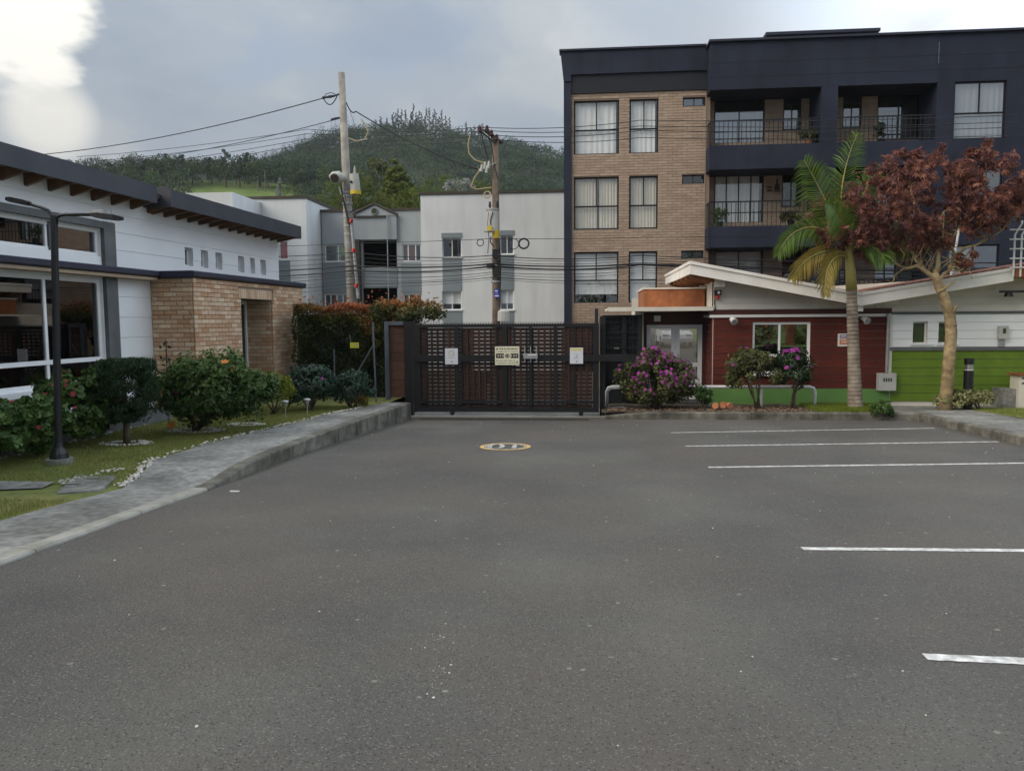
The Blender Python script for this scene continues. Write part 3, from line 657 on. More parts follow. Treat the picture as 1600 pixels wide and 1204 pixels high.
# the brick wing
BX, B0, B1, BT = .95, 3.46, 8.92, 2.655
D0, D1, DT, DD = 5.44, 7.06, 2.28, .22
mb = MB(); mxb = mapX(BX-.02)
wall_face(mb, mxb, B0+.02, B1, -.3, BT, [(D0, D1, -.3, DT)], BX-DD)
mb.add([(0, B0+.02, -.3), (BX-.02, B0+.02, -.3), (BX-.02, B0+.02, BT), (0, B0+.02, BT)], [(0, 1, 2, 3)])
mb.add([(0, B1, -.3), (BX-.02, B1, -.3), (BX-.02, B1, BT), (0, B1, BT)], [(0, 1, 2, 3)])
mb.build('brick_wing', MT['mortar'], CH, local=True)
items = []; H, J, LN = .0925, .011, .275; rb = random.Random(5)
def lay(u0, u1, z0, z1, holes, put):
    n = int(round((z1-z0)/H)); h = (z1-z0)/n
    for i in range(n):
        b = z0+i*h; u = u0-(LN/2 if i % 2 else 0)
        while u < u1-.01:
            segs = [(max(u, u0), min(u+LN, u1))]
            for o in holes:
                if o[2] < b+h/2 < o[3]:
                    segs = [s for a, e in segs for s in ((a, min(e, o[0])), (max(a, o[1]), e)) if s[1]-s[0] > .04]
            for a, e in segs:
                if e-a > .04: put(a+J/2, e-J/2, b+J/2, b+h-J/2)
            u += LN
lay(B0, B1, -.13, 2.645, [(D0, D1, -.3, DT), (D0-.1, D1+.06, DT, 2.51)], lambda a, e, b, t: items.append(((BX-.012+rb.uniform(0, .004), (a+e)/2, (b+t)/2), (.03, e-a, t-b))))
lay(.02, BX-.03, -.13, 2.645, [], lambda a, e, b, t: items.append((((a+e)/2, B0+.012-rb.uniform(0, .004), (b+t)/2), (e-a, .03, t-b))))
lay(DD, BX-.03, -.13, DT-.01, [], lambda a, e, b, t: items.append((((a+e)/2, D1-.008, (b+t)/2), (e-a, .03, t-b))))
k = int((D1+.06-D0+.1)/.094)
for i in range(k): items.append(((BX-.01, D0-.1+.047+i*.0945, 2.395), (.034, .083, .215)))
ce = np.array([(EYE-CO) @ CEX, (EYE-CO) @ CEY, CZ])
hid = lambda c: c[2] < .15
items.sort(key=lambda it: (hid(it[0]), np.linalg.norm(np.array(it[0])-ce)))
for c_, s_ in items[:300]: piece('brick', MT['brick'], CH, c_, s_, .004)
mb = MB()
for c_, s_ in items[300:]: mb.box(c_[0]-s_[0]/2, c_[0]+s_[0]/2, c_[1]-s_[1]/2, c_[1]+s_[1]/2, c_[2]-s_[2]/2, c_[2]+s_[2]/2, rb.random())
tag(mb.build('bricks', MT['brick'], CH, local=True), kind='stuff')
d_ = MB(); d_.boxm(mapX(DD+.01), D0, D0+.12, -.13, DT-.01, 0, .06); d_.boxm(mapX(DD+.01), D1-.1, D1-.03, -.13, DT-.01, 0, .06); d_.boxm(mapX(DD+.01), D0+.12, D1-.1, DT-.1, DT-.01, 0, .06)
dr = d_.build('door', MT['frame_white'], CH, local=True); g = MB(); g.add([(DD+.03, D0+.12, -.1), (DD+.03, D1-.1, -.1), (DD+.03, D1-.1, DT-.1), (DD+.03, D0+.12, DT-.1)], [(0, 1, 2, 3)]); g.build('pane', MT['dark_interior'], dr, local=True)
# planter wall with its soil
T = thing('planter_wall', 'low grey planter wall along the clubhouse windows holding geraniums', 'planter', tuple(CW(.78, -1, -.15)), -CA)
mb = MB(); P = lambda x, y, z: tuple(CW(x, y, z))
for x0, x1, z1 in ((.7, .82, .1),):
    mb.prism([(x0, -.5), (x1, -.5), (x1, z1-.01), (x1-.01, z1), (x0, z1)], lambda p, q, a: P(p, a, q), -9, 2.6)
mb.prism([(.0, -.5), (.82, -.5), (.82, .1), (.0, .1)], lambda p, q, a: P(p, a, q), 2.6, 2.72)
mb.build('kerb_wall', MT['pillar_grey'], T)
s = MB(); s.prism([(.0, -.3), (.7, -.3), (.7, .03), (.0, .05)], lambda p, q, a: P(p, a, q), -9, 2.6); s.build('soil', MT['soil'], T)

# ================================================================ three blocks across the street
def block(name, label, x0, x1, Y, ztop, depth, mat, copm, op=(), cop=.12, z0=-1.2):
    T = thing(name, label, 'building', ((x0+x1)/2, Y, gz(30)))
    mb = MB(); wall_face(mb, mapY(Y), x0, x1, z0, ztop, list(op), .2)
    for q in (((x0, Y), (x0, Y+depth)), ((x1, Y), (x1, Y+depth)), ((x0, Y+depth), (x1, Y+depth))):
        mb.add([(*q[0], z0), (*q[1], z0), (*q[1], ztop), (*q[0], ztop)], [(0, 1, 2, 3)])
    mb.build('wall', mat, T)
    r = MB(); r.box(x0-.05, x1+.05, Y-.06, Y+depth, ztop+.002, ztop+cop); r.build('roof', copm, T)
    b = MB(); b.box(x0+.05, x1-.05, Y+2.5, Y+2.6, z0, ztop-.1); b.box(x0+.05, x1-.05, Y+.3, Y+2.5, 4.1, 4.3); b.build('inner_wall', MT['dark_interior'], T)
    return T
wA = [PR(37, 691, 372, 721, 402), PR(37, 691, 455, 721, 484), PR(37, 781.6, 368, 802.5, 397), PR(37, 781.6, 453, 802.5, 484)]
WB = block('apartment_block', 'plain white apartment block with grey window strips across the street, beside the navy building', -7.62, 4, 37, 7.62, 11, MT['block_white'], MT['coping'], wA)
mpw = mapY(37)
for (a, b) in ((wA[0], wA[1]), (wA[2], wA[3])):
    for q in ((a[0]-.03, a[1]+.03, a[3]+.02, a[3]+.24, .0, .03), (a[0], a[1], b[3]+.01, a[2]-.05, .0, .02), (a[0], a[1], -1.2, b[2]-.05, .0, .02)):
        strips = MB(); strips.boxm(mpw, *q); strips.build('window_strip', MT['grey_wall_dark'], WB)
for w in wA: sl_ = MB(); sl_.boxm(mpw, w[0]-.05, w[1]+.05, w[2]-.045, w[2]+.005, -.1, .06); sl_.build('window_sill', MT['frame_white'], WB)
for w in (wA[0], wA[2]): window(WB, mpw, *w, MT['frame_white'], MT['glass_dark'], .04, mull=[(w[0]+w[1])/2], d=-.14)
for w in (wA[1], wA[3]):
    o = window(WB, mpw, *w, MT['frame_white'], MT['glass'], .04, mull=[(w[0]+w[1])/2], d=-.14); g = MB(); g.boxm(mpw, w[0]+.03, w[1]-.03, w[2]+.33*(w[3]-w[2]), w[3]-.03, -.24, -.23); g.build('blind', MT['blind'], o)
bx = MB(); q = PR(37, 658, 304, 884, 300); bx.boxm(mpw, -1.55, 4, 7.62, 7.74, -10, -.3); bx.build('parapet', MT['block_white'], WB)
# grey middle
gO = [PR(38, 507, 382, 545, 409), PR(38, 628, 381, 658, 408), PR(38, 630, 459, 659, 476), PR(38, 567, 376, 620, 418), PR(38, 567, 450, 621, 500), PR(38, 507, 459, 545, 480)]
GB = block('apartment_block', 'grey apartment block with a small gable and round vent between two white blocks', -12.75, -7.6, 38, 7.06, 9, MT['grey_wall'], MT['coping'], gO)
mpg = mapY(38)
o = window(GB, mpg, *gO[0], MT['frame_white'], MT['glass'], .05, mull=[gO[0][0]+.55*(gO[0][1]-gO[0][0])], d=-.12)
a, e, b, t = gO[0]; g = MB(); V = []
for side, s in ((0.66, -1), (0.8, 1)):
    pass
rr = random.Random(2)
drape(g, mpg, a+.47*(e-a), a+.62*(e-a), b+.02, t-.02, -.22, 3, .02, rr); drape(g, mpg, a+.62*(e-a), a+.86*(e-a), b+.4*(t-b), t-.02, -.23, 4, .02, rr); g.build('curtain', MT['curtain_green'], o, recalc=False)
for i in (1, 2):
    w = gO[i]; o = window(GB, mpg, *w, MT['frame_white'], MT['glass'], .05, mull=[w[0]+(w[1]-w[0])*.31, w[0]+(w[1]-w[0])*.7], d=-.12)
    if i == 1: g = MB(); drape(g, mpg, w[0]+.05, w[0]+.72*(w[1]-w[0]), w[2]+.03, w[3]-.03, -.22, 9, .02, rr); g.build('curtain', MT['curtain_brown'], o, recalc=False)
w = gO[5]; window(GB, mpg, *w, MT['frame_white'], MT['glass_dark'], .05, mull=[w[0]+k*(w[1]-w[0])/4 for k in (1, 2, 3)], d=-.12)
ga = [onY(x, y, 37.8) for x, y in ((549, 337), (585, 319.5), (622, 337))]
mb = MB(); mb.prism([(p[0], p[2]) for p in ga], lambda p, q, a: (p, a, q), 37.8, 38.4)
q0 = onY(551, 345, 37.8); q1 = onY(603, 338, 37.8)
mb.box(ga[0][0]+.1, ga[2][0]-.1, 37.83, 37.99, onY(585, 374, 37.8)[2], ga[0][2]-.003); mb.build('gable', MT['grey_wall'], GB)
cp = MB(); 
for i in (0, 1): cp.tube([(ga[i][0], 37.78, ga[i][2]+.04), (ga[i+1][0], 37.78, ga[i+1][2]+.04)], .06, 6)
cp.box(ga[0][0]+.1, q1[0], 37.74, 37.82, q1[2]-.03, q1[2]+.04); cp.build('gable_coping', MT['coping'], GB)
v = MB(); vc = onY(585, 330, 37.76); v.tube([(vc[0], 37.76, vc[2]), (vc[0], 37.79, vc[2])], .14, 20); v.build('round_vent', MT['leaf_olive'], GB)
v = MB(); pts = [(vc[0]+.15*math.cos(i*math.pi/10), 37.76, vc[2]+.15*math.sin(i*math.pi/10)) for i in range(21)]; v.tube(pts, .022, 6, cap=False); v.build('vent_rim', MT['grey_wall_dark'], GB)
pn = MB(); pn.boxm(mpg, gO[0][0]-.1, gO[0][1]+.02, gO[5][3]+.06, gO[0][2]-.06, 0, .03); pn.boxm(mpg, gO[3][0]+.02, gO[3][1], gO[4][3]+.02, gO[3][2]-.02, .0, .05); pn.boxm(mpg, gO[1][0]-.05, gO[1][1]+.05, gO[2][3]+.08, gO[1][2]-.08, 0, .03); pn.build('wall_panel', MT['grey_wall_dark'], GB)
ps = MB(); xx = onY(557, 420, 37.7)[0]; ps.box(xx-.06, xx+.16, 37.7, 37.995, -1, gO[3][3]+.05); ps.build('stair_post', MT['coping'], GB)
ps = MB(); xx = onY(606, 420, 37.7)[0]; ps.tube([(xx, 37.72, -1), (xx, 37.72, ga[0][2])], .025, 6); ps.build('downpipe', MT['grey_wall'], GB)
# left white
wl_ = PR(36, 436, 376, 451, 405)
LB = block('apartment_block', 'white apartment block left of the grey block with a red curtained window', -24, -12.8, 36, 7.43, 11, MT['block_white'], MT['coping'], [wl_])
mpl = mapY(36)
o = window(LB, mpl, *wl_, MT['frame_white'], MT['glass'], .04, mull=[wl_[1]-.06], d=-.1, curtain=[(wl_[0]+.03, wl_[1]-.03)], cmat=MT['curtain_red'], folds=3)
pn = MB(); pn.boxm(mpl, wl_[0]-.02, wl_[1]+.05, -1, wl_[2]-.06, 0, .03); pn.build('window_strip', MT['grey_wall_dark'], LB)
pn = MB(); x0 = onY(363, 300, 33)[0]; pn.box(-30, x0, 33, 35.99, -1, onY(340, 305, 33)[2]+.12); pn.build('front_wing', MT['block_white'], LB)

# ================================================================ navy and brick apartment building
AP = thing('apartment_building', 'four storey navy apartment building with tan brick front, tall windows and balconies', 'building', (6, 28, gz(30)))
BY = 28.0; mpb = mapY(BY)
rows = [(7.44, 9.27, 8.28), (4.88, 6.68, 5.68), (2.31, 4.1, 3.12)]
ops = []
for b, t, r in rows: ops += [(-.33, 1.22, b, t), (1.58, 2.56, b, t), (3.38, 4.14, t-.3, t)]
mb = MB(); wall_face(mb, mpb, -.43, 4.3, -.8, 9.5, ops, .2); mb.build('brick_wall', MT['mortar_dark'], AP)
ra = random.Random(9); mb = MB()
def lay2(mb, mp, u0, u1, z0, z1, holes, ln=.33, h=.0925, j=.012):
    n = int(round((z1-z0)/h)); h = (z1-z0)/n
    for i in range(n):
        b = z0+i*h; u = u0-(ln/2 if i % 2 else 0)
        while u < u1-.01:
            segs = [(max(u, u0), min(u+ln, u1))]
            for o in holes:
                if o[2] < b+h/2 < o[3]: segs = [s for a, e in segs for s in ((a, min(e, o[0])), (max(a, o[1]), e)) if s[1]-s[0] > .03]
            for a, e in segs:
                if e-a > .03:
                    d = .016+ra.uniform(0, .005); A, E, B_, T_ = a+j/2, e-j/2, b+j/2, b+h-j/2
                    mb.add([mp(A, B_, d), mp(E, B_, d), mp(E, T_, d), mp(A, T_, d), mp(A-.004, B_-.004, 0), mp(E+.004, B_-.004, 0), mp(E+.004, T_+.004, 0), mp(A-.004, T_+.004, 0)],
                           [(0, 1, 2, 3), (0, 4, 5, 1), (1, 5, 6, 2), (2, 6, 7, 3), (3, 7, 4, 0)], ra.random())
            u += ln
lay2(mb, mpb, -.42, 4.17, 1.5, 9.5, ops); tag(mb.build('bricks', MT['brick_small'], AP, recalc=False), kind='stuff')
for i, (b, t, r) in enumerate(rows):
    for (a, e) in ((-.33, 1.22), (1.58, 2.56)):
        cm = MT['curtain'] if i != 1 else MT['curtain_warm']
        o = window(AP, mpb, a, e, b, t, MT['dark_frame'], MT['glass'], .05, mull=[(a+e)/2], rails=[r], d=-.12, low_mull=False, curtain=([(a+.03, a+.52*(e-a)), (a+.56*(e-a), e-.03)] if i == 1 and e-a > 1.2 else [(a+.03, e-.1 if i == 0 else e-.03)]) if i < 2 else None, cmat=cm, folds=(8, 15)[i % 2] if e-a > 1.2 else (6, 9)[i % 2])
        if i == 2: g = MB(); g.boxm(mpb, a+.04, e-.04, b+(.33 if e-a > 1.2 else .05), t-.04, -.22, -.21); g.build('blind', MT['blind'], o)
    window(AP, mpb, 3.38, 4.14, t-.3, t, MT['dark_frame'], MT['mirror_glass'] if i == 0 else MT['glass_dark'], .035, mull=[3.76], d=-.12)
mb = MB(); mb.box(-.68, -.43, 27.9, 40, -.8, 9.9); mb.build('corner_pier', MT['navy'], AP)
mb = MB(); mb.box(-.425, 4.165, 27.93, 28.3, 9.502, 10.12); mb.build('band', MT['navy_dark'], AP)
mb = MB(); mb.prism([(-.68, 9.9), (-.43, 9.9), (-.43, 10.12), (4.165, 10.12), (4.165, 10.9), (-.79, 10.9)], lambda p, q, a: (p, a, q), 27.86, 28.2); mb.build('parapet', MT['navy'], AP)
mb = MB(); mb.box(-.83, 4.12, 27.8, 28.3, 10.9, 10.96); mb.box(4.1, 16.05, 27.1, 28.0, 10.79, 10.86); mb.build('parapet_cap', MT['cap_navy'], AP)
NY = 27.2
bands = [(9.27, 10.79), (6.69, 7.47), (4.12, 4.82), (-.8, 2.2)]
for b, t in bands:
    m_ = MB(); m_.box(4.17, 11.36, NY, 28.6, b, t); m_.build('parapet' if t > 10 else 'balcony_slab', MT['navy'], AP)
for b, t in ((7.47, 9.27), (4.82, 6.69), (2.2, 4.12)):
    for a, e in ((7.74, 8.26),):
        m_ = MB(); m_.box(a, e, NY+.004, 28.6, b, t); m_.build('pillar', MT['navy'], AP)
nw = [(11.89, 13.49, 7.46, 9.28), (11.89, 13.49, 4.86, 6.68), (11.89, 13.49, 2.28, 4.1)]
mb = MB(); wall_face(mb, mapY(NY), 11.362, 16, -.8, 10.79, nw, .2); mb.box(11.362, 11.42, NY+.01, 28.6, 2.2, 9.27)
mb.add([(16, NY, -.8), (16, 40, -.8), (16, 40, 10.79), (16, NY, 10.79)], [(0, 1, 2, 3)]); mb.add([(-.6, 40, -.8), (16, 40, -.8), (16, 40, 10.7), (-.6, 40, 10.7)], [(0, 1, 2, 3)]); mb.build('navy_wall', MT['navy'], AP)
mb = MB(); mb.box(-.5, 16, 28.3, 40, 10.0, 10.2); mb.build('roof', MT['navy_dark'], AP)
mb = MB(); 
for z in (4.3, 6.9): mb.box(-.4, 15.9, 28.9, 32.4, z, z+.2)
mb.box(-.4, 15.9, 32.5, 32.6, -.5, 9.9); mb.box(11.4, 11.5, 28.7, 32.4, -.5, 9.9); mb.build('inner_wall', MT['dark_interior'], AP)
for z in (10.12, 9.66):
    m_ = MB(); m_.box(4.165, 16, NY-.004, NY, z, z+.02); m_.build('joint', MT['navy_dark'], AP)
hx_, hy_ = onY(1197, 50, 28.1)[0], onY(1376, 46, 28.1)[0]; mb = MB(); mb.box(hx_+.15, hy_-.15, 28.3, 31, 10.2, 11.26); mb.build('roof_hut', MT['grey_wall_dark'], AP); mb = MB(); mb.box(hx_, hy_, 28.1, 31.2, 11.262, 11.36); mb.build('hut_roof', MT['cap_navy'], AP)
for i, w in enumerate(nw): window(AP, mapY(NY), *w, MT['dark_frame'], MT['mirror_glass'], .05, mull=[(w[0]+w[1])/2], rails=[w[2]+.83], d=-.12, low_mull=False, curtain=[(w[0], w[0]+.8)] if i == 2 else [(w[0]+.02, w[1]-.02)] if i == 0 else None, cmat=MT['blind'])
# balcony backs
KY = 28.6; mpk = mapY(KY)
bo = {}
bo['s1'] = PR(KY, 1116, 150, 1195, 224); bo['d1'] = PR(KY, 1224, 148, 1252, 203); bo['d2'] = PR(KY, 1317, 146, 1346, 200); bo['s2'] = PR(KY, 1371, 141, 1439, 219)
bo['s3'] = PR(KY, 1116, 269, 1193, 349); bo['d3'] = PR(KY, 1222, 268, 1252, 323); bo['d4'] = PR(KY, 1317, 265, 1346, 320); bo['s4'] = PR(KY, 1371, 263, 1439, 338)
bo['s5'] = PR(KY, 1116, 391, 1192, 462); bo['d5'] = PR(KY, 1222, 389, 1252, 470); bo['d6'] = PR(KY, 1311, 420, 1330, 470); bo['s6'] = PR(KY, 1365, 404, 1400, 470); bo['s7'] = PR(KY, 1403, 410, 1432, 455)
mb = MB(); wall_face(mb, mpk, 4.17, 11.36, 2.2, 9.27, list(bo.values()), .2); mb.build('balcony_wall', MT['mortar_dark'], AP)
mb = MB(); ra = random.Random(19)
for b, t in ((7.47, 9.27), (4.82, 6.69), (2.2, 4.12)):
    for a, e in ((4.2, 7.74), (8.26, 11.36)): lay2(mb, mpk, a, e, b, t, list(bo.values()))
tag(mb.build('bricks', MT['brick_small'], AP, recalc=False), kind='stuff')
for k_, w in bo.items():
    wd = w[1]-w[0]
    if k_[0] == 's':
        n = {'s3': 4, 's7': 1}.get(k_, 2)
        o = window(AP, mpk, *w, MT['dark_frame'], MT['glass'] if k_ in ('s3', 's5') else MT['mirror_glass'], .045, mull=[w[0]+wd*j/n for j in range(1, n)], d=-.1, name='sliding_door', curtain=[(w[0]+.03, w[1]-(.12 if k_ == 's3' else .03))] if k_ in ('s1', 's3', 's7') else None, cmat=MT['curtain'], folds=14, cdrop=.5 if k_ == 's1' else 0)
        if k_ == 's5': g = MB(); g.boxm(mpk, w[0]+.04, w[1]-.04, w[2]+.2, w[3]-.04, -.22, -.21); g.build('blind', MT['blind'], o)
    else:
        if k_ in ('d1', 'd2'):
            window(AP, mpk, w[0], w[1], w[2], w[3]-.28, MT['dark_frame'], MT['mirror_glass'], .045, mull=[(w[0]+w[1])/2], d=-.1); m_ = MB(); m_.boxm(mpk, w[0], w[1], w[3]-.275, w[3], -.12, -.05); m_.build('transom', MT['dark_frame'], AP)
        else: window(AP, mpk, *w, MT['dark_frame'], MT['glass_dark'], .045, mull=[(w[0]+w[1])/2], d=-.1)
for z in (7.47, 4.82, 2.2):
    for a, e in ((4.2, 7.73), (8.27, 11.35)):
        if z == 2.2 and a > 8: pass
        rl = MB(); y = NY+.12; rl.box(a, e, y-.02, y+.02, z+.8, z+.84); rl.box(a, e, y-.012, y+.012, z+.44, z+.465)
        if a < 5: rl.box(a, a+.03, y+.02, 28.5, z+.8, z+.84); rl.box(a, a+.03, y-.02, y+.02, z, z+.8)
        r = rl.build('balcony_railing', MT['black'], AP); n = int((e-a)/.145)
        bm_ = None
        for j in range(1, n):
            x = a+(e-a)*j/n; o = piece('bar', MT['black'], r, (x-6, y-28, z+.4-gz(30)), (.018, .018, .79), 0)
        if a < 5:
            for j in range(1, 6): piece('bar', MT['black'], r, (a+.015-6, y+.2*j-28, z+.4-gz(30)), (.018, .018, .79), 0)
# things kept on the balconies
def potplant(label, x, y, z, pm, lm, r, h, n, seed, tm=LEAF, size=.1, flowers=()):
    T = thing('potted_plant', label, 'potted plant', (x, y, z)); m_ = MB()
    m_.tube([(x, y, z), (x, y, z+.2)], [.09, .13], 10); m_.build('pot', pm, T, smooth=False)
    rg = rngn(seed); P, N, k = lumps((x, y, z+.2+h/2), (r, r*.8, h/2), 14, .4, n, rg)
    tag(MB().arr(*leaves(P, N, size, tm, rg, rg.uniform(0, 1, n), .6)).build('foliage', lm, T, recalc=False), kind='stuff'); return T
q = onY(1264, 220, 27.5); potplant('low green plant in terracotta pot on the top left balcony', q[0], 27.55, 7.47, MT['terracotta'], MT['leaf_olive'], .3, .3, 260, 1, NARROW, .28)
q = onY(1123, 345, 27.5); potplant('bushy plant in green pot on the second floor balcony by the curtains', q[0]+.05, 27.6, 4.82, MT['leaf_blue'], MT['leaf_mid'], .3, .45, 300, 2, LEAF, .1)
q = onY(1236, 345, 27.5); potplant('grassy plant trailing through the second floor balcony railing', q[0], 27.5, 4.82, MT['black'], MT['leaf_olive'], .35, .25, 260, 3, NARROW, .25)
q = onY(1274, 432, 27.5); potplant('white flowering plant in a pot on the lowest balcony', q[0], 27.5, 2.2+.42, MT['terracotta'], MT['silver'], .25, .2, 200, 4, ROUND, .09)
q = onY(1378, 212, 27.8); potplant('dark leafy plant in front of the upper right glass door', q[0], 27.9, 7.47, MT['black'], MT['leaf_dark'], .2, .6, 200, 6, LEAF, .14)
for i, (x0, x1) in enumerate(((1198, 1205), (1210, 1217))):
    a = onY(x0, 297, KY); e = onY(x1, 297, KY); T = thing('wall_shelf', ('left', 'right')[i]+' of two little brown slatted shelves on the balcony brick', 'shelf', (a[0], KY-.02, a[2]), group='little wall shelves')
    for dz in (-.05, .06): m_ = MB(); m_.box(a[0], e[0], KY-.12, KY-.022, a[2]+dz, a[2]+dz+.05); m_.build('slat', MT['rafter'], T)
a = onY(1213.5, 291, KY); T = thing('wall_lantern', 'small dark bottle shaped lantern on the balcony brick above a shelf', 'lantern', (a[0], KY-.07, a[2]-.1)); m_ = MB(); m_.tube([(a[0], KY-.07, a[2]-.12), (a[0], KY-.07, a[2]), (a[0], KY-.07, a[2]+.1), (a[0], KY-.07, a[2]+.25)], [.08, .09, .03, .02], 10); m_.build('lantern_body', MT['coping'], T)
# ================================================================ guardhouse with butterfly roof
GY = 20.0; mpf = mapY(GY)
GH = thing('guardhouse', 'low guardhouse with red and green boards under a white edged butterfly roof', 'building', (6.5, GY, -.36))
RB = [(2.54, 2.82), (6.5, 2.03), (10.13, 2.61), (13.0, 3.07)]          # underside of the roof
rbz = lambda x: lerp(RB, x)
W1 = (4.17, 5.56, .38, 1.66); W2 = PR(GY, 1426, 502, 1449, 537); W3 = PR(GY, 1466, 502, 1489, 537)
mb = MB(); wall_face(mb, mpf, 3.2, 13, -.5, 2.02, [W1, W2, W3], .16)
mb.prism([(3.2, 2.02), (13, 2.02), (13, 3.11), (10.13, 2.65), (6.5, 2.07), (3.2, 2.73)], lambda p, q, a: (p, a, q), GY, GY+.15)
mb.add([(3.2, GY, -.5), (3.2, 21, -.5), (3.2, 21, 2.02), (3.2, GY, 2.02)], [(0, 1, 2, 3)])
mb.add([(3.2, GY, 2.02), (3.2, 25, 2.02), (3.2, 25, 2.66), (3.2, GY, 2.66)], [(0, 1, 2, 3)])
mb.add([(1.5, 25, -.5), (13, 25, -.5), (13, 25, 3.0), (1.5, 25, 2.4)], [(0, 1, 2, 3)]); mb.add([(13, 25, -.5), (13, GY, -.5), (13, GY, 3.0), (13, 25, 3)], [(0, 1, 2, 3)])
mb.add([(1.5, 21, -.5), (1.5, 25, -.5), (1.5, 25, 2.0), (1.5, 21, 2.0)], [(0, 1, 2, 3)])
mb.build('wall', MT['cream'], GH)
mb = MB(); mb.box(3.25, 12.9, 23, 23.1, -.4, 2.0); mb.box(1.55, 12.9, 20.2, 25, -.42, -.36); mb.build('inner_wall', MT['dark_room'], GH)
planks(GH, mpf, 3.215, 7.42, .015, 1.775, .18, [W1], MT['red_board'], 'red_board', .022)
planks(GH, mapXn(3.2), GY+.0, 21.0, .015, 1.775, .18, [], MT['red_board'], 'red_board', .02)
m_ = MB(); m_.boxm(mpf, 3.18, 7.47, -.4, .01, .0, .035); m_.build('green_plinth', MT['green_wall'], GH)
m_ = MB(); m_.box(3.1, 7.42, GY-.05, GY, 1.845, 1.965); m_.box(3.1, 3.19, GY, 21.2, 1.845, 1.965); m_.box(6.72, 7.44, GY-.1, GY-.051, 1.86, 1.97); m_.build('beam', MT['red_dark'], GH)
m_ = MB(); m_.box(3.12, 7.44, GY-.06, GY, 1.78, 1.843); m_.box(3.12, 3.19, GY, 21.0, 1.78, 1.843); m_.build('gutter', MT['white_metal'], GH)
def gable_rows(u0, u1, z0, h, n, mat):
    for i in range(n):
        b, t = z0+i*h+.003, z0+(i+1)*h-.003
        for side in (0, 1):
            if side == 0: A, E = u0, min(u1, 6.5-(max(t, 2.03)-2.03)/.1995)
            else: A, E = max(u0, 6.5+(max(t, 2.03)-2.03)/.16), u1
            if t <= 2.03 and side == 1: continue
            if E-A > .15:
                m_ = MB(); m_.add([(A, GY-.02, b), (E, GY-.02, b), (E, GY-.008, t), (A, GY-.008, t), (A, GY+.01, b), (E, GY+.01, b), (E, GY+.01, t), (A, GY+.01, t)], [(0, 1, 2, 3), (4, 7, 6, 5), (0, 4, 5, 1), (3, 2, 6, 7), (0, 3, 7, 4), (1, 5, 6, 2)])
                m_.build('gable_board', mat, GH)
gable_rows(3.2, 7.3, 1.975, .15, 5, MT['cream_board']); gable_rows(7.46, 12.95, 1.885, .17, 7, MT['cream_board'])
planks(GH, mpf, 7.5, 12.95, 1.03, 1.82, .2, [W2, W3], MT['white_board'], 'white_board', .02)
planks(GH, mpf, 7.5, 12.95, -.3, .94, .205, [], MT['green_board'], 'green_board', .022)
m_ = MB(); m_.boxm(mpf, 7.44, 12.95, .945, 1.025, 0, .05); m_.boxm(mpf, 7.44, 12.95, 1.825, 1.88, 0, .04); m_.build('trim', MT['pillar_grey'], GH)
m_ = MB(); m_.boxm(mpf, 7.425, 7.495, -.05, 1.82, 0, .04); m_.build('corner_trim', MT['cream'], GH)
window(GH, mpf, *W1, MT['frame_white'], MT['mirror_glass'], .06, mull=[4.83], rails=[.83], d=-.08, low_mull=False)
m_ = MB(); m_.boxm(mpf, W1[0]-.03, W1[1]+.04, W1[2]-.05, W1[2]-.002, .0, .09); m_.build('window_sill', MT['frame_white'], GH)
for w in (W2, W3): window(GH, mpf, *w, MT['frame_white'], MT['glass_dark'], .035, d=-.12)
for w in (W2, W3): m_ = MB(); m_.boxm(mpf, w[0]-.05, w[1]+.13, w[2]-.03, w[2]-.002, 0, .05); m_.build('window_sill', MT['frame_white'], GH)
# roof
FY = 19.3; TH = .31
def roofpoly(x0, x1, dz0, dz1): return [(x0, rbz(x0)+dz0), (x1, rbz(x1)+dz0), (x1, rbz(x1)+dz1), (x0, rbz(x0)+dz1)]
XZ = lambda p, q, a: (p, a, q)
for x0, x1 in ((2.54, 6.5), (6.502, 9.9)):
    m_ = MB(); m_.prism(roofpoly(x0, x1, 0, TH-.075), XZ, FY, FY+.04); m_.build('fascia', MT['fascia_white'], GH)
    m_ = MB(); m_.prism(roofpoly(x0-.01, x1, TH-.073, TH), XZ, FY-.035, FY+.04); m_.build('drip_edge', MT['fascia_white'], GH)
m_ = MB(); m_.box(2.535, 2.575, FY+.041, 25, 2.82, 3.05); m_.box(2.505, 2.58, FY+.041, 25, 3.052, 3.12); m_.build('fascia', MT['fascia_white'], GH)
for x0, x1 in ((2.58, 6.499), (6.502, 13)):
    m_ = MB(); m_.prism(roofpoly(x0, x1, .05, .09), XZ, FY+.041, 25); m_.build('soffit', MT['soffit_wood'] if x0 < 5 else MT['soffit'], GH)
    m_ = MB(); m_.prism(roofpoly(x0, x1, .1, TH-.03), XZ, FY+.045, 25); m_.build('roof', MT['tile'], GH)
for k in range(6):
    m_ = MB(); y = FY+.4+k*.9; m_.prism(roofpoly(2.6, 3.19, -.06, .045), XZ, y, y+.07); m_.build('rafter', MT['soffit_wood'], GH)
x = 6.75
while x < 11.5:
    m_ = MB(); V = []; 
    for yy, zz in ((FY+.02, 0), (FY+.45, .004)):
        for j in range(7):
            u = x+.19*j/6; V.append((u, yy, rbz(u)+TH+.004+zz+.032*math.sin(math.pi*j/6)))
    m_.add(V+[(x, FY+.02, rbz(x)+TH-.02), (x+.19, FY+.02, rbz(x+.19)+TH-.02)], [(j, j+1, j+8, j+7) for j in range(6)]+[tuple(range(7))+(15, 14)]); m_.build('roof_tile', MT['tile'], GH); x += .2
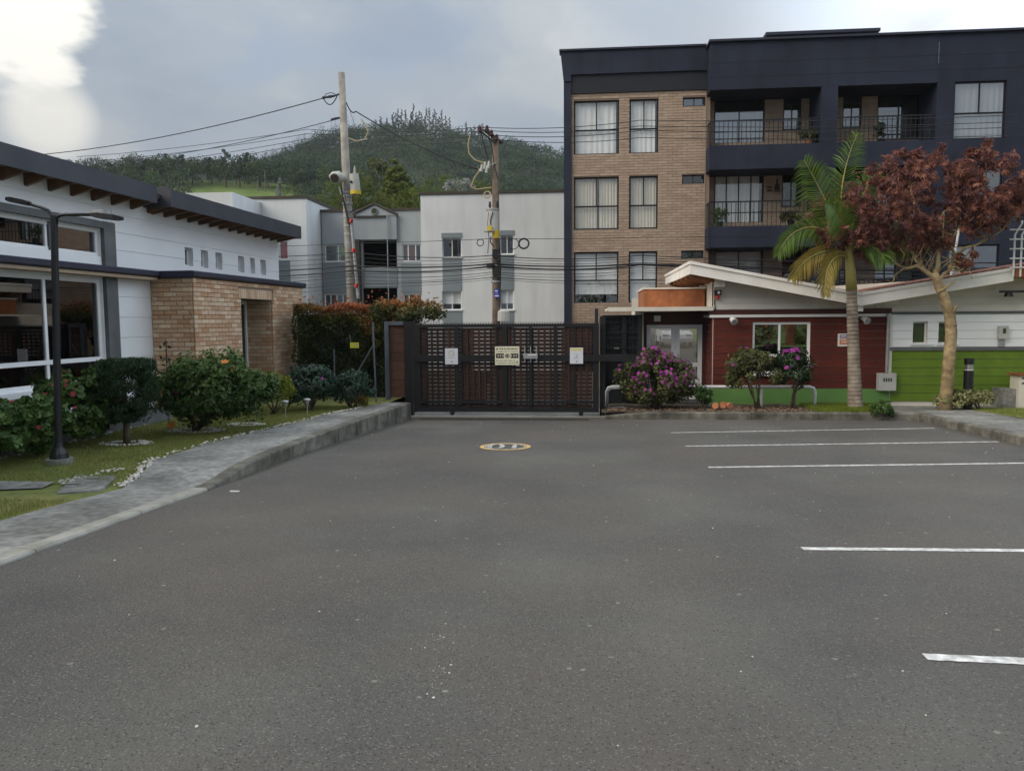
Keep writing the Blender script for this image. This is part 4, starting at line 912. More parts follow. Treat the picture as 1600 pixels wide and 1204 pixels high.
m_ = MB(); m_.box(3.22, 3.42, FY+.3, GY+.5, 2.52, 2.72); m_.box(6.43, 6.6, FY+.1, GY, 1.9, 2.04); m_.build('beam_end', MT['fascia_white'], GH)
# door wing
DY = 21.0; mpd = mapY(DY)
m_ = MB(); wall_face(m_, mpd, 1.5, 3.2, -.5, 1.95, [(1.66, 3.1, -.4, 1.6)], .15); m_.build('door_wall', MT['red_dark'], GH)
m_ = MB(); m_.boxm(mpd, 1.49, 1.57, -.4, 1.93, .0, .07); m_.build('post', MT['cream'], GH)
DM = onY(1055, 560, DY)[0]
window(GH, mpd, 1.66, DM, -.38, 1.6, MT['frame_white'], MT['mirror_glass'], .1, d=-.1, rails=[.55], name='glass_panel')
dr = window(GH, mpd, DM+.005, 3.1, -.38, 1.6, MT['frame_white'], MT['mirror_glass'], .11, d=-.09, rails=[.55, .1], name='door')
m_ = MB(); m_.tube([(DM+.07, DY+.0, .6), (DM+.07, DY-.03, .6), (DM+.07, DY-.03, .85), (DM+.07, DY, .85)], .012, 6); m_.build('handle', MT['steel'], dr)
m_ = MB(); m_.box(.62, 3.19, 19.95, 23.2, 1.975, 2.04); m_.box(.62, 3.195, 19.9, 19.948, 1.95, 2.05); m_.build('canopy', MT['cream'], GH)
m_ = MB(); m_.box(1.59, 3.15, 21, 23.3, 2.045, 2.53); m_.build('parapet_box', MT['orange'], GH)
m_ = MB(); m_.box(1.56, 3.18, 20.97, 23.33, 2.532, 2.565); m_.build('parapet_rim', MT['cream'], GH)
m_ = MB(); m_.box(9.92, 12.5, 19.27, 22, 2.66, 2.9); m_.build('parapet_box', MT['orange'], GH)
a = PR(DY-.03, 1022, 493, 1032, 502); m_ = MB(); m_.boxm(mapY(DY), *a, .0, .06); T = thing('junction_box', 'small pale square box on the dark wall above the guardhouse glass door', 'junction box', (a[0], DY-.03, a[2])); m_.build('cover', MT['white_metal'], T)
# things fixed to the walls
def floodlight(px, py, label):
    p = onY(px, py, GY-.1); T = thing('wall_lamp', label, 'wall lamp', (p[0], GY-.02, p[2]), group='guardhouse wall lamps')
    m_ = MB(); m_.tube([(p[0], GY-.02, p[2]), (p[0], GY-.1, p[2])], .03, 8); m_.build('bracket', MT['white_metal'], T)
    m_ = MB(); m_.tube([(p[0]+.02, GY-.08, p[2]+.03), (p[0]+.04, GY-.16, p[2]-.01), (p[0]+.06, GY-.26, p[2]-.06)], [.045, .07, .085], 12); m_.build('lamp_head', MT['white_metal'], T)
    m_ = MB(); m_.tube([(p[0]+.06, GY-.262, p[2]-.061), (p[0]+.061, GY-.27, p[2]-.065)], .072, 12); m_.build('lens', MT['galv'], T)
floodlight(1142, 499, 'white spotlight on the red boards left of the guardhouse window')
floodlight(1348, 498, 'white spotlight on the red boards right of the palm trunk')
p = onY(1121, 457, GY-.08); T = thing('alarm_siren', 'black box with a red lamp and cable on the pale gable corner', 'alarm', (p[0], GY-.02, p[2]))
m_ = MB(); m_.box(p[0]-.07, p[0]+.09, GY-.14, GY-.022, p[2]-.06, p[2]+.06); m_.build('housing', MT['black'], T)
m_ = MB(); m_.tube([(p[0], GY-.07, p[2]-.062), (p[0], GY-.07, p[2]-.16)], [.05, .06], 10); m_.build('red_lamp', MT['red_plastic'], T)
m_ = MB(); m_.tube([(p[0]+.02, GY-.145, p[2]), (p[0]+.02, GY-.155, p[2])], .035, 10); m_.build('lens', MT['white_metal'], T)
m_ = MB(); m_.tube([(p[0]-.05, GY-.05, p[2]-.06), (p[0]-.06, GY-.03, p[2]-.25), (p[0]-.03, GY-.03, p[2]-.45)], .012, 5); m_.build('cord', MT['cable'], T)
a = PR(GY-.03, 1309, 521, 1327.5, 541); T = thing('wall_sign', 'small white framed orange and purple notice on red boards beside the palm', 'sign', (a[0], GY-.03, a[2]))
m_ = MB(); m_.boxm(mpf, *a, .022, .04); m_.build('plate', MT['white_metal'], T)
w_, h_ = a[1]-a[0], a[3]-a[2]
m_ = MB(); m_.boxm(mpf, a[0]+.15*w_, a[0]+.75*w_, a[2]+.66*h_, a[2]+.9*h_, .041, .043); m_.build('purple_print', M('purple_print', (.13, .05, .2), None, .6), T)
m_ = MB(); m_.boxm(mpf, a[0]+.15*w_, a[1]-.1*w_, a[2]+.14*h_, a[2]+.6*h_, .041, .043); m_.build('orange_print', M('orange_print', (.6, .2, .08), None, .6), T)
m_ = MB(); m_.boxm(mpf, a[0]+.22*w_, a[0]+.68*w_, a[2]+.75*h_, a[2]+.83*h_, .044, .045); m_.boxm(mpf, a[0]+.25*w_, a[0]+.7*w_, a[2]+.47*h_, a[2]+.53*h_, .044, .045); m_.boxm(mpf, a[0]+.3*w_, a[0]+.8*w_, a[2]+.3*h_, a[2]+.36*h_, .044, .045); m_.build('print_lines', MT['white_metal'], T)
x = onY(1384, 540, GY)[0]; T = thing('meter_cabinet', 'grey vented cabinet under a vertical pipe where red and green boards meet', 'cabinet', (x, GY-.05, .1))
m_ = MB(); m_.tube([(x, GY-.1, 1.84), (x, GY-.1, .42)], .035, 10); m_.build('pipe', MT['galv'], T)
a = PR(GY-.2, 1373, 583, 1400.5, 610); m_ = MB(); m_.box(a[0], a[1], GY-.2, GY-.036, a[2], a[3]); m_.build('box', MT['tank'], T)
for i in range(4): m_ = MB(); u = a[0]+.26*(a[1]-a[0])+i*.055; m_.box(u, u+.035, GY-.204, GY-.2, a[2]+.52*(a[3]-a[2]), a[2]+.72*(a[3]-a[2])); m_.build('vent_slot', MT['coping'], T)
a = PR(GY-.05, 1559, 509, 1573, 529); T = thing('electric_meter', 'grey electric meter box on white boards at the right of the guardhouse', 'meter', (a[0], GY-.05, a[2]))
m_ = MB(); m_.boxm(mpf, *a, .022, .13); m_.build('case', MT['tank'], T); m_ = MB(); m_.boxm(mpf, a[0]+.08, a[1]-.06, a[2]+.13, a[3]-.06, .131, .137); m_.build('window', MT['coping'], T)
m_ = MB(); m_.boxm(mpf, a[0]+.03, a[1]-.04, 1.03, a[2]-.002, .022, .07); m_.build('conduit', MT['galv'], T)
a = onY(1568, 456, GY-.3); T = thing('security_light', 'black floodlight arm under the eave at the right edge', 'wall lamp', (a[0], GY, a[2])); m_ = MB(); m_.box(a[0]-.1, a[0]+1.2, GY-.35, GY-.3, a[2]-.02, a[2]+.03); m_.tube([(a[0]+.8, GY-.3, a[2]), (a[0]+.8, GY-.02, a[2])], .02, 6); m_.build('arm', MT['black'], T); m_ = MB(); m_.tube([(a[0]+.1, GY-.33, a[2]-.022), (a[0]+.1, GY-.33, a[2]-.11)], [.07, .1], 10); m_.build('lamp_head', MT['black'], T)
T = thing('roof_ladder', 'white tubular roof ladder rising from the orange parapet at the right edge', 'ladder', (10.0, 19.22, 2.68))
for px in (1583, 1594, 1604):
    a = onY(px, 432, 19.22); e = onY(px+8, 345, 19.22); m_ = MB(); m_.tube([(a[0], 19.22, a[2]), (a[0], 19.22, a[2]+.95), (a[0]+.14, 19.22, a[2]+1.2), (e[0]+.12, 19.3, e[2])], .022, 8); m_.build('rail', MT['white_metal'], T)
for py in (359, 374, 389, 404, 418):
    a = onY(1577, py, 19.2); m_ = MB(); m_.tube([(a[0], 19.18, a[2]), (a[0]+.8, 19.18, a[2]+.0)], .016, 6); m_.build('rung', MT['white_metal'], T)
a = onY(1484, 436, 21); e = onY(1500, 349, 21); T = thing('vent_pipe', 'slim white vent pipe leaning above the tiled guardhouse roof', 'pipe', tuple(a)); m_ = MB(); m_.tube([(a[0], 21, a[2]-.15), (e[0], 21, e[2])], .03, 8); m_.build('pipe', MT['white_metal'], T); m_ = MB(); m_.tube([(e[0], 21, e[2]), (e[0], 21, e[2]+.1)], [.045, .04], 8); m_.build('cap', MT['red_dark'], T)
T = thing('letterbox_pillar', 'cream masonry pillar with orange tiled top and a grey step at the right edge', 'pillar', (10.3, 19.4, zr(19.4)))
a = PR(19.3, 1592, 587, 1640, 628); m_ = MB(); m_.box(a[0], a[1], 19.3, 19.7, -.4, a[3]); m_.build('shaft', MT['cream'], T); m_ = MB(); m_.box(a[0]-.05, a[1]+.05, 19.24, 19.76, a[3]+.002, a[3]+.05); m_.build('top', MT['orange'], T)
m_ = MB(); m_.box(a[0]+.06, a[0]+.3, 19.296, 19.3, .3, .34); m_.box(a[0]+.06, a[0]+.3, 19.296, 19.3, .18, .22); m_.build('slot', MT['coping'], T)
b = PR(19.5, 1565, 607, 1591, 626); m_ = MB(); m_.box(b[0], a[0]-.01, 19.4, 19.95, -.45, b[3]); m_.build('step', MT['concrete'], T)
# white pipe handrail in front, and the gate motor
T = thing('handrail', 'white tubular handrail running behind the flowering bushes in front of the guardhouse', 'railing', (2.5, 19.3, KZ))
HY = 19.35; h0, h1 = onY(948, 604, HY), onY(1274, 600, HY)
m_ = MB(); zt = h0[2]; m_.tube([(h0[0], HY, KZ-.1), (h0[0], HY, zt-.12), (h0[0]+.04, HY, zt-.03), (h0[0]+.14, HY, zt), (h1[0]-.14, HY, zt), (h1[0]-.04, HY, zt-.03), (h1[0], HY, zt-.12), (h1[0], HY, KZ-.1)], .04, 10); m_.build('rail', MT['white_metal'], T, smooth=True)
for px in (1108, 1030, 1190): a = onY(px, 615, HY)[0]; m_ = MB(); m_.tube([(a, HY, KZ-.1), (a, HY, zt-.035)], .035, 10); m_.build('post', MT['white_metal'], T, smooth=True)
a = PR(18.85, 949, 604, 968, 636); T = thing('gate_motor', 'dark gate motor box with pale cover at the foot of the sliding gate', 'gate motor', ((a[0]+a[1])/2, 18.85, -.4))
m_ = MB(); m_.box(a[0]+.02, a[1]+.05, 18.85, 19.15, -.25, .1); m_.build('case', MT['black'], T); m_ = MB(); m_.tube([(a[0], 18.82, -.33), (a[0], 18.82, .04), (a[0]+.08, 18.82, .12), (a[1]+.05, 18.82, .12)], .035, 8); m_.build('cover', MT['tank'], T, smooth=True)
m_ = MB(); m_.box(a[0]-.03, a[1]+.12, 18.8, 19.2, -.6, -.32); m_.build('plinth', MT['concrete'], T)

# ================================================================ sliding gate
GAY = 18.5; GX0, GX1 = -4.03, .36; ZB, ZT = -.42, 1.66
GT = thing('sliding_gate', 'black sliding gate of dark wooden slats closing the end of the driveway', 'gate', ((GX0+GX1)/2, GAY, gz(GAY)))
mpG = mapY(GAY)
m_ = MB(); fb = lambda u0, u1, v0, v1, d0=-.04, d1=.04: m_.boxm(mpG, u0, u1, v0, v1, d0, d1)
fb(GX0, GX1, ZT-.08, ZT); fb(GX0, GX1, ZB, ZB+.1); fb(GX0, GX0+.16, ZB+.1, ZT-.08); fb(GX1-.14, GX1, ZB+.1, ZT-.08); m_.build('frame', MT['gate_black'], GT)
m_ = MB(); m_.boxm(mpG, GX0, GX1+.85, .78, .94, .041, .085); m_.build('mid_rail', MT['gate_black'], GT)
m_ = MB(); zl_ = onY(790, 627.5, GAY)[2]; m_.boxm(mpG, GX0+.16, GX1-.14, zl_-.035, zl_+.035, .0, .05); m_.build('low_rail', MT['gate_black'], GT)
for px, w in ((715, .055), (789, .09), (829, .05), (868, .07)):
    x = onY(px, 570, GAY)[0]; m_ = MB(); m_.boxm(mpG, x-w/2-.01, x+w/2+.01, ZB+.1, ZT-.08, .004, .052); m_.build('stile', MT['gate_black'], GT)
n = 21; h = (ZT-.08-ZB-.1)/n; rs = random.Random(4)
for i in range(n):
    z = ZB+.1+(i+.5)*h; piece('slat', MT['slat'], GT, ((GX0+GX1)/2-(GX0+GX1)/2, .012, z-gz(GAY)+rs.uniform(-.002, .002)), (GX1-GX0-.3, .022, h*.87), .003)
nb_ = 29
for i in range(1, nb_):
    x = GX0+.16+(GX1-GX0-.3)*i/nb_; wide = .05
    px = 645+(x-GX0)/(GX1-GX0)*290
    piece('bar', MT['slat'] if rs.random() < .6 else MT['gate_black'], GT, (x-(GX0+GX1)/2, -.012, (ZB+ZT)/2+.01-gz(GAY)), (wide, .02, ZT-ZB-.2), .003)
for p0, p1, z0, z1 in ((650, 669, 0, 1), (719, 737, .02, .98), (776, 800, 0, 1), (727, 760, .0, .45), (884, 902, .0, .42), (884, 936, .45, 1), (741, 768, .3, .46)):
    a, e = onY(p0, 570, GAY)[0], onY(p1, 570, GAY)[0]; zz0, zz1 = ZB+.1+(ZT-ZB-.18)*z0, ZB+.1+(ZT-ZB-.18)*z1
    piece('back_board', MT['slat'], GT, ((a+e)/2-(GX0+GX1)/2, .036, (zz0+zz1)/2-gz(GAY)), (e-a, .012, zz1-zz0), .002)
sp = MB(); k = 118
for i in range(k):
    x = GX0+.03+(GX1+.05-GX0)*i/k; sp.add([(x-.011, GAY-.012, ZT), (x+.011, GAY-.012, ZT), (x+.011, GAY+.012, ZT), (x-.011, GAY+.012, ZT), (x, GAY, ZT+.06)], [(0, 1, 4), (1, 2, 4), (2, 3, 4), (3, 0, 4)])
tag(sp.build('spikes', MT['gate_black'], GT), kind='stuff')
for px in (707, 908):
    x = onY(px, 650, GAY)[0]; m_ = MB(); m_.tube([(x, GAY-.02, ZB-.03), (x, GAY+.02, ZB-.03)], .055, 16); m_.build('wheel', MT['gate_black'], GT); m_ = MB(); m_.box(x-.05, x+.05, GAY-.045, GAY-.025, ZB-.06, ZB+.03); m_.build('wheel_plate', MT['gate_black'], GT)
a = PR(GAY-.1, 818, 552, 840, 560); lk = MB(); lk.boxm(mpG, *a, .09, .15); lk = lk.build('latch_box', MT['galv'], GT)
m_ = MB(); m_.boxm(mpG, a[0]+.1, a[1]-.02, a[3]-.045, a[3]-.02, .151, .156); m_.build('latch_bar', MT['white_metal'], lk)
for px in (820, 829, 838): x = onY(px, 555, GAY-.1)[0]; m_ = MB(); m_.tube([(x, GAY-.1, a[2]-.09), (x, GAY-.1, a[3]+.17)], .012, 6); m_.build('bracket_rod', MT['galv'], lk)
# notices on the gate
def notice(name, label, px, mat, parts):
    a = PR(GAY-.09, *px); T = thing(name, label, 'sign', ((a[0]+a[1])/2, GAY-.1, (a[2]+a[3])/2), group='notices on the sliding gate')
    m_ = MB(); m_.boxm(mpG, *a, .088, .098); m_.build('board', mat, T)
    w, h = a[1]-a[0], a[3]-a[2]
    for nm, mt, rects in parts:
        m_ = MB()
        for r in rects: m_.boxm(mpG, a[0]+r[0]*w, a[0]+r[1]*w, a[2]+r[2]*h, a[2]+r[3]*h, .0985, .0998)
        m_.build(nm, mt, T)
    return T, a
MT['sign_white'] = M('sign_white', (.6, .62, .68), None, .5, var=.03); MT['sign_cream'] = M('sign_cream', (.72, .7, .52), None, .5, var=.04); MT['sign_ink'] = M('sign_ink', (.03, .03, .035), None, .6)
MT['ink_soft'] = M('ink_soft', (.3, .31, .27), None, .6); MT['ink_green'] = M('ink_green', (.2, .28, .27), None, .6); MT['ink_yellow'] = M('ink_yellow', (.62, .52, .12), None, .6)
T, a = notice('notice', 'white notice with a round emblem at the left of the gate', (695.5, 544, 715.5, 569), MT['sign_white'], [('print_lines', MT['ink_soft'], [(.28, .72, .41, .43)]), ('mark', MT['ink_green'], [(.46, .58, .12, .2)])])
def hoop(T, cx, cz, r, tr, mat, name='emblem_ring'):
    m_ = MB(); m_.tube([(cx+r*math.cos(i*math.pi/12), GAY-.099, cz+r*math.sin(i*math.pi/12)) for i in range(25)], tr, 5, cap=False); m_.build(name, mat, T)
cx, cz = (a[0]+a[1])/2, a[2]+.7*(a[3]-a[2]); hoop(T, cx, cz, .065, .004, MT['ink_soft']); hoop(T, cx, cz, .05, .0025, MT['ink_yellow'])
m_ = MB(); m_.tube([(cx, GAY-.0995, cz+.03), (cx, GAY-.0995, cz), (cx+.025, GAY-.0995, cz+.012)], .003, 4); m_.build('emblem', MT['ink_soft'], T)
rs = random.Random(8)
def words_(y0, y1, lo=.05, hi=.95):
    o = []; x = lo
    while x < hi-.02:
        w = rs.uniform(.02, .035); o.append((x, min(x+w, hi), y0, y1)); x += w+(.012 if rs.random() < .8 else .05)
    return o
stars = [(x-.03, x+.03, .48, .52) for x in (.13, .23, .33, .67, .78, .88)]+[(x-.012, x+.012, .44, .56) for x in (.13, .23, .33, .67, .78, .88)]
T, a = notice('notice', 'cream notice with black headline and dark patterned band in the middle of the gate', (773.5, 541, 811.5, 570), MT['sign_cream'],
    [('band', MT['sign_ink'], [(.04, .37, .37, .62), (.64, .96, .37, .62)]), ('small_print', MT['ink_soft'], words_(.69, .75)+words_(.2, .27, .04, .84)+words_(.07, .14, .04, .84)), ('headline_sign', MT['sign_ink'], [(.06, .12, .82, .91)]), ('corner_mark', MT['ink_soft'], [(.87, .95, .09, .22)])])
w, h = a[1]-a[0], a[3]-a[2]
m_ = MB()
for r in stars: m_.boxm(mpG, a[0]+r[0]*w, a[0]+r[1]*w, a[2]+r[2]*h, a[2]+r[3]*h, .1, .101)
m_.build('stars', MT['sign_cream'], T)
hoop(T, a[0]+.505*w, a[2]+.495*h, .045, .008, MT['sign_ink'], 'round_mark')
m_ = MB(); m_.boxm(mpG, a[0]+.46*w, a[0]+.55*w, a[2]+.47*h, a[2]+.52*h, .0985, .1); m_.boxm(mpG, a[0]+.49*w, a[0]+.52*w, a[2]+.4*h, a[2]+.6*h, .0985, .1); m_.build('cross', MT['sign_ink'], T)
text('POR SU SEGURIDAD', .054, MT['sign_ink'], T, (.035, -.0, .365*h), (math.pi/2, 0, 0), 'headline', sx=.88)
T, a = notice('notice', 'white notice with a yellow heading bar at the right of the gate', (890.5, 543, 911, 568), MT['sign_white'], [('heading_bar', MT['ink_yellow'], [(.1, .9, .82, .94)]), ('mark', MT['ink_green'], [(.46, .58, .1, .18)]), ('print_lines', MT['ink_soft'], [(.28, .65, .6, .62), (.3, .38, .3, .36), (.4, .46, .36, .42), (.46, .56, .4, .5), (.58, .64, .5, .56), (.5, .66, .31, .34)])])
# posts either side, wooden panel on the left, pedestrian gate on the right
a = PR(18.55, 632.5, 502, 645, 648); T = thing('gate_post', 'black steel gate post between the wooden panel and the sliding gate', 'gate post', ((a[0]+a[1])/2, 18.55, gz(18.5)))
m_ = MB(); m_.box(a[0], a[1]-.01, 18.52, 18.72, gz(18.5)-.1, a[3]); m_.build('shaft', MT['gate_black'], T)
a = PR(18.7, 603, 502, 632, 629); T = thing('fence_panel', 'brown wooden fence panel in a blue grey frame left of the gate', 'fence panel', ((a[0]+a[1])/2, 18.7, -.13))
m_ = MB(); m_.box(a[0], a[0]+.1, 18.6, 18.72, -.3, a[3]-.09); m_.box(a[0], a[1], 18.6, 18.72, a[3]-.088, a[3]); m_.build('frame', MT['frame_grey'], T)
for i in range(8):
    h = (a[3]-.09+.1)/8; piece('plank', MT['panel_wood'], T, ((a[0]+.1+a[1])/2-(a[0]+a[1])/2, .0, -.1+h*(i+.5)+.13), (a[1]-a[0]-.1, .03, h-.008), .003)
PG = thing('pedestrian_gate', 'black pedestrian gate with crossbars between the sliding gate and guardhouse', 'gate', (1.0, 20.2, gz(20)))
YP = 20.2; mpP = mapY(YP); a = PR(YP, 941, 492, 1003, 640)
m_ = MB(); m_.boxm(mpP, a[0], a[0]+.08, -.55, a[3], 0, .08); m_.boxm(mpP, a[1]-.12, a[1], -.55, a[3], 0, .06); m_.boxm(mpP, a[0]+.08, a[1]-.12, a[3]-.06, a[3], .0, .06); m_.boxm(mpP, a[0]+.5, a[0]+.6, -.5, a[3]-.06, .0, .05); m_.build('frame', MT['gate_black'], PG)
for py in (503, 519, 528, 543, 560, 590): z = onY(970, py, YP)[2]; m_ = MB(); m_.boxm(mpP, a[0]+.08, a[1]-.12, z-.012, z+.012, .052, .07); m_.build('crossbar', MT['gate_black'], PG)
for k in range(9): piece('bar', MT['gate_black'], PG, (a[0]+.13+k*(a[1]-a[0]-.26)/8-1.0, .02, .75-gz(20)), (.03, .02, 2.2), 0)
m_ = MB(); m_.boxm(mpP, a[0], a[1], -.55, a[3]-.02, -.06, -.04); m_.build('backing_sheet', MT['gate_black'], PG)
z = onY(960, 544, YP)[2]; m_ = MB(); m_.tube([(a[0]+.3, YP-.1, z), (a[0]+.42, YP-.1, z)], .02, 6); m_.build('handle', MT['steel'], PG)
for px, y0, y1, lb in ((932, 482, 498, 'short black stub post standing above the gate by the pedestrian gate'),):
    a = PR(20.0, px-2.5, y0, px+2.5, 640); T = thing('gate_post', lb, 'gate post', (a[0], 20.0, gz(20))); m_ = MB(); m_.box(a[0], a[1], 20, 20.1, gz(20)-.1, a[3]); m_.build('shaft', MT['navy_dark'], T)
a = PR(18.6, 936, 494, 945, 650); T = thing('gate_post', 'thick black gate post at the right end of the sliding gate', 'gate post', (a[0], 18.65, gz(18.6))); m_ = MB(); m_.box(a[0]+.02, a[1], 18.58, 18.75, gz(18.6)-.1, a[3]); m_.build('shaft', MT['gate_black'], T)
# wire fence posts and a stay, left of the gate
T = thing('wire_fence', 'thin grey wire fence posts and slanting stay in front of the dark hedge', 'fence', (-5.0, 17.9, -.13))
a, e = onY(588, 632, 18.0), onY(582.5, 503, 18.0); m_ = MB(); m_.tube([(a[0], 18, -.2), (e[0], 18, e[2])], .022, 7); m_.build('post', MT['frame_grey'], T)
a, e = onY(523, 608, 18.3), onY(522, 545, 18.3); m_ = MB(); m_.tube([(a[0], 18.3, -.2), (e[0], 18.3, e[2])], .016, 7); m_.build('post', MT['frame_grey'], T)
a, e = onY(548, 585, 18.1), onY(585, 536, 18.05); m_ = MB(); m_.tube([(a[0]-.3, 18.1, -.2), (e[0], 18.05, e[2])], .016, 7); m_.build('stay', MT['frame_grey'], T)
a, e = onY(602, 512, 18.55), onY(603.5, 628, 18.55); m_ = MB(); m_.tube([(e[0], 18.55, -.2), (a[0], 18.55, a[2])], .015, 6); m_.build('post', MT['frame_grey'], T)
a = PR(18.9, 547, 535, 560.5, 543.5); T = thing('yellow_tag', 'small bright yellow warning tag hanging in the dark hedge', 'sign', (a[0], 18.9, a[2])); m_ = MB(); m_.box(a[0], a[1], 18.9, 18.91, a[2], a[3]); m_.build('plate', MT['sign_yellow'], T)
w, h = a[1]-a[0], a[3]-a[2]; m_ = MB()
for r in ((.2, .27, .2, .8), (.45, .6, .7, .8), (.5, .56, .2, .7), (.68, .85, .7, .8), (.68, .74, .2, .7), (.8, .86, .2, .7)): m_.box(a[0]+r[0]*w, a[0]+r[1]*w, 18.896, 18.899, a[2]+r[2]*h, a[2]+r[3]*h)
m_.build('print', MT['ink_soft'], T); m_ = MB(); m_.tube([(a[0]+.02, 18.9, a[3]), (a[0]-.02, 18.95, a[3]+.2)], .004, 4); m_.build('wire', MT['galv'], T)

# ================================================================ lamps and bollard
def px_tube(mb, pts, Y, r, n=8): mb.tube([onY(x, y, Y) for x, y in pts], r, n)
LY = 10.06; T = thing('street_lamp', 'slim black lamp post with two flat solar heads on curved arms', 'street lamp', (-7.15, LY, -.13))
b0 = onY(93, 720, LY); tp = onY(84.5, 337, LY)
m_ = MB(); m_.tube([(b0[0], LY, -.11), (b0[0], LY, -.02), (b0[0], LY, .06), (b0[0]+.0, LY, .13), (tp[0], LY, tp[2])], [.125, .11, .06, .048, .046], 12); m_.build('pole', MT['black'], T)
m_ = MB(); m_.tube([(b0[0], LY, -.2), (b0[0], LY, -.09)], .17, 16); m_.build('footing', MT['concrete'], T)
for pts, head, lb in (([(82, 345), (81, 337), (76, 329), (64, 324), (44, 318.5)], ((12, 311), (46, 318)), 'left'), ([(88, 350), (89, 341), (93, 336.5), (102, 335), (146, 335.5)], ((144, 336), (190, 341)), 'right')):
    m_ = MB(); px_tube(m_, pts, LY, .022); m_.build('arm', MT['black'], T, smooth=True)
    a, e = onY(*head[0], LY), onY(*head[1], LY); v = np.array([e[0]-a[0], 0, e[2]-a[2]]); v /= np.linalg.norm(v); up_ = np.array([-v[2], 0, v[0]]); hd = MB()
    P = []
    for s, hw, th in ((0, .05, .02), (.25, .075, .035), (.8, .075, .035), (1, .05, .02)):
        c_ = np.array([a[0], LY, a[2]])*(1-s)+np.array([e[0], LY, e[2]])*s
        for q in ((-hw, -th), (hw, -th), (hw, th), (-hw, th)): P.append(c_+np.array([0, q[0], 0])+up_*q[1])
    hd.add(P, [(0, 1, 2, 3), (12, 15, 14, 13)]+[(i*4+j, i*4+(j+1) % 4, i*4+4+(j+1) % 4, i*4+4+j) for i in range(3) for j in range(4)]); ho = hd.build('lamp_head', MT['black'], T)
    if lb == 'right': m_ = MB(); c_ = onY(155, 334, LY); m_.box(c_[0]-.09, c_[0]+.08, LY-.05, LY+.05, c_[2]-.01, c_[2]+.05); m_.build('driver_box', MT['galv'], ho)
    lm = MB(); L0 = np.array([a[0], LY, a[2]])*(.72)+np.array([e[0], LY, e[2]])*.28; L1 = np.array([a[0], LY, a[2]])*.24+np.array([e[0], LY, e[2]])*.76
    lm.add([L0+np.array([0, -.05, 0])-up_*.037, L0+np.array([0, .05, 0])-up_*.037, L1+np.array([0, .05, 0])-up_*.037, L1+np.array([0, -.05, 0])-up_*.037], [(0, 1, 2, 3)]); lm.build('diffuser', MT['galv'], ho)
for i, (px, pb, ptp) in enumerate(((446.5, 653, 625), (480.5, 651, 622))):
    a = onZ(px, pb, -.13); y = a[1]; tz = onY(px, ptp, y)[2]
    T = thing('garden_light', ('left', 'right')[i]+' of two steel solar garden lights on the lawn', 'garden light', tuple(a), group='solar garden lights')
    m_ = MB(); m_.tube([(a[0], y, -.18), (a[0], y, tz-.1)], .011, 8); m_.build('stake', MT['steel'], T)
    m_ = MB(); m_.tube([(a[0], y, tz-.12), (a[0], y, tz-.035)], [.025, .05], 14); m_.build('lens', MT['galv'], T)
    m_ = MB(); m_.tube([(a[0], y, tz-.035), (a[0], y, tz-.015), (a[0], y, tz)], [.075, .072, .04], 16); m_.build('cap', MT['steel'], T)
a = onZ(1513, 628, -.36); y = a[1]; T = thing('bollard_light', 'black cylindrical bollard light with clear band among variegated shrubs', 'bollard', (a[0], 20.0-.9, -.36))
y = 19.1; x = onY(1513, 600, y)[0]; zt = onY(1513, 559.5, y)[2]; r = .105
for nm, z0, z1, rr_, mt in (('shaft', -.4, zt-.28, r, 'black'), ('clear_band', zt-.278, zt-.142, r*.88, 'steel'), ('cap', zt-.14, zt, r, 'black')): m_ = MB(); m_.tube([(x, y, z0), (x, y, z1)], rr_, 20); m_.build(nm, MT[mt], T)
m_ = MB(); m_.tube([(x, y, zt-.277), (x, y, zt-.15)], [r*.95, .03], 16); m_.build('reflector', MT['white_metal'], T)

# ================================================================ utility poles and cables
def steelband(mb, c0, c1, z, r): t = (z-c0[2])/(c1[2]-c0[2]); x = c0[0]+(c1[0]-c0[0])*t; mb.tube([(x, c0[1], z-.03), (x, c0[1], z+.03)], r, 12)
Y1 = 26.0; A0, A1 = onY(550.5, 480, Y1), onY(533.5, 114, Y1); A0 = A0+(A0-A1)*.42
T = P1 = thing('utility_pole', 'tall leaning pale concrete utility pole above the hedge with a lamp and transformer', 'utility pole', (A0[0], Y1, gz(26)))
m_ = MB(); m_.tube([A0, A0*.5+A1*.5, A1], [.2, .155, .105], 14); m_.build('shaft', MT['pole'], T, smooth=True)
for py in (301, 306, 318, 330, 339, 353, 366, 380, 396): m_ = MB(); steelband(m_, A0, A1, onY(541, py, Y1)[2], .165); m_.build('strap', MT['galv'], T)
tk = [onY(553, 272, Y1-.25), onY(556, 304, Y1-.25)]; tb = MB(); tb.tube([tk[1], tk[0]], [.17, .15], 16); tb = tb.build('transformer', MT['tank'], T)
m_ = MB(); m_.tube([tk[1]+np.array([0, -.02, .0]), tk[1]+np.array([0, -.02, .12])], .178, 16); m_.build('yellow_band', MT['yellow'], tb)
m_ = MB(); m_.tube([tk[0]+np.array([.03, 0, z]) for z in (0, .04, .05, .1, .11, .17, .18, .26)], [.05, .05, .03, .05, .03, .045, .025, .02], 10); m_.build('bushing', MT['tank'], tb)
m_ = MB(); m_.tube([(tk[0][0]-.05, Y1-.43, tk[0][2]-.28), (tk[0][0]-.05, Y1-.41, tk[0][2]-.28)], .045, 12); m_.build('plug', MT['black'], tb)
m_ = MB(); m_.tube([onY(549, 345, Y1-.15), onY(552, 380, Y1-.15), onY(560, 466, Y1-.15)], .055, 8); m_.build('conduit', MT['galv'], T)
m_ = MB()
for py in (345, 391, 446): p = onY(549+(py-345)*.08, py, Y1-.22); m_.tube([p+np.array([-.03, 0, -.06]), p+np.array([.02, 0, .06])], .06, 8)
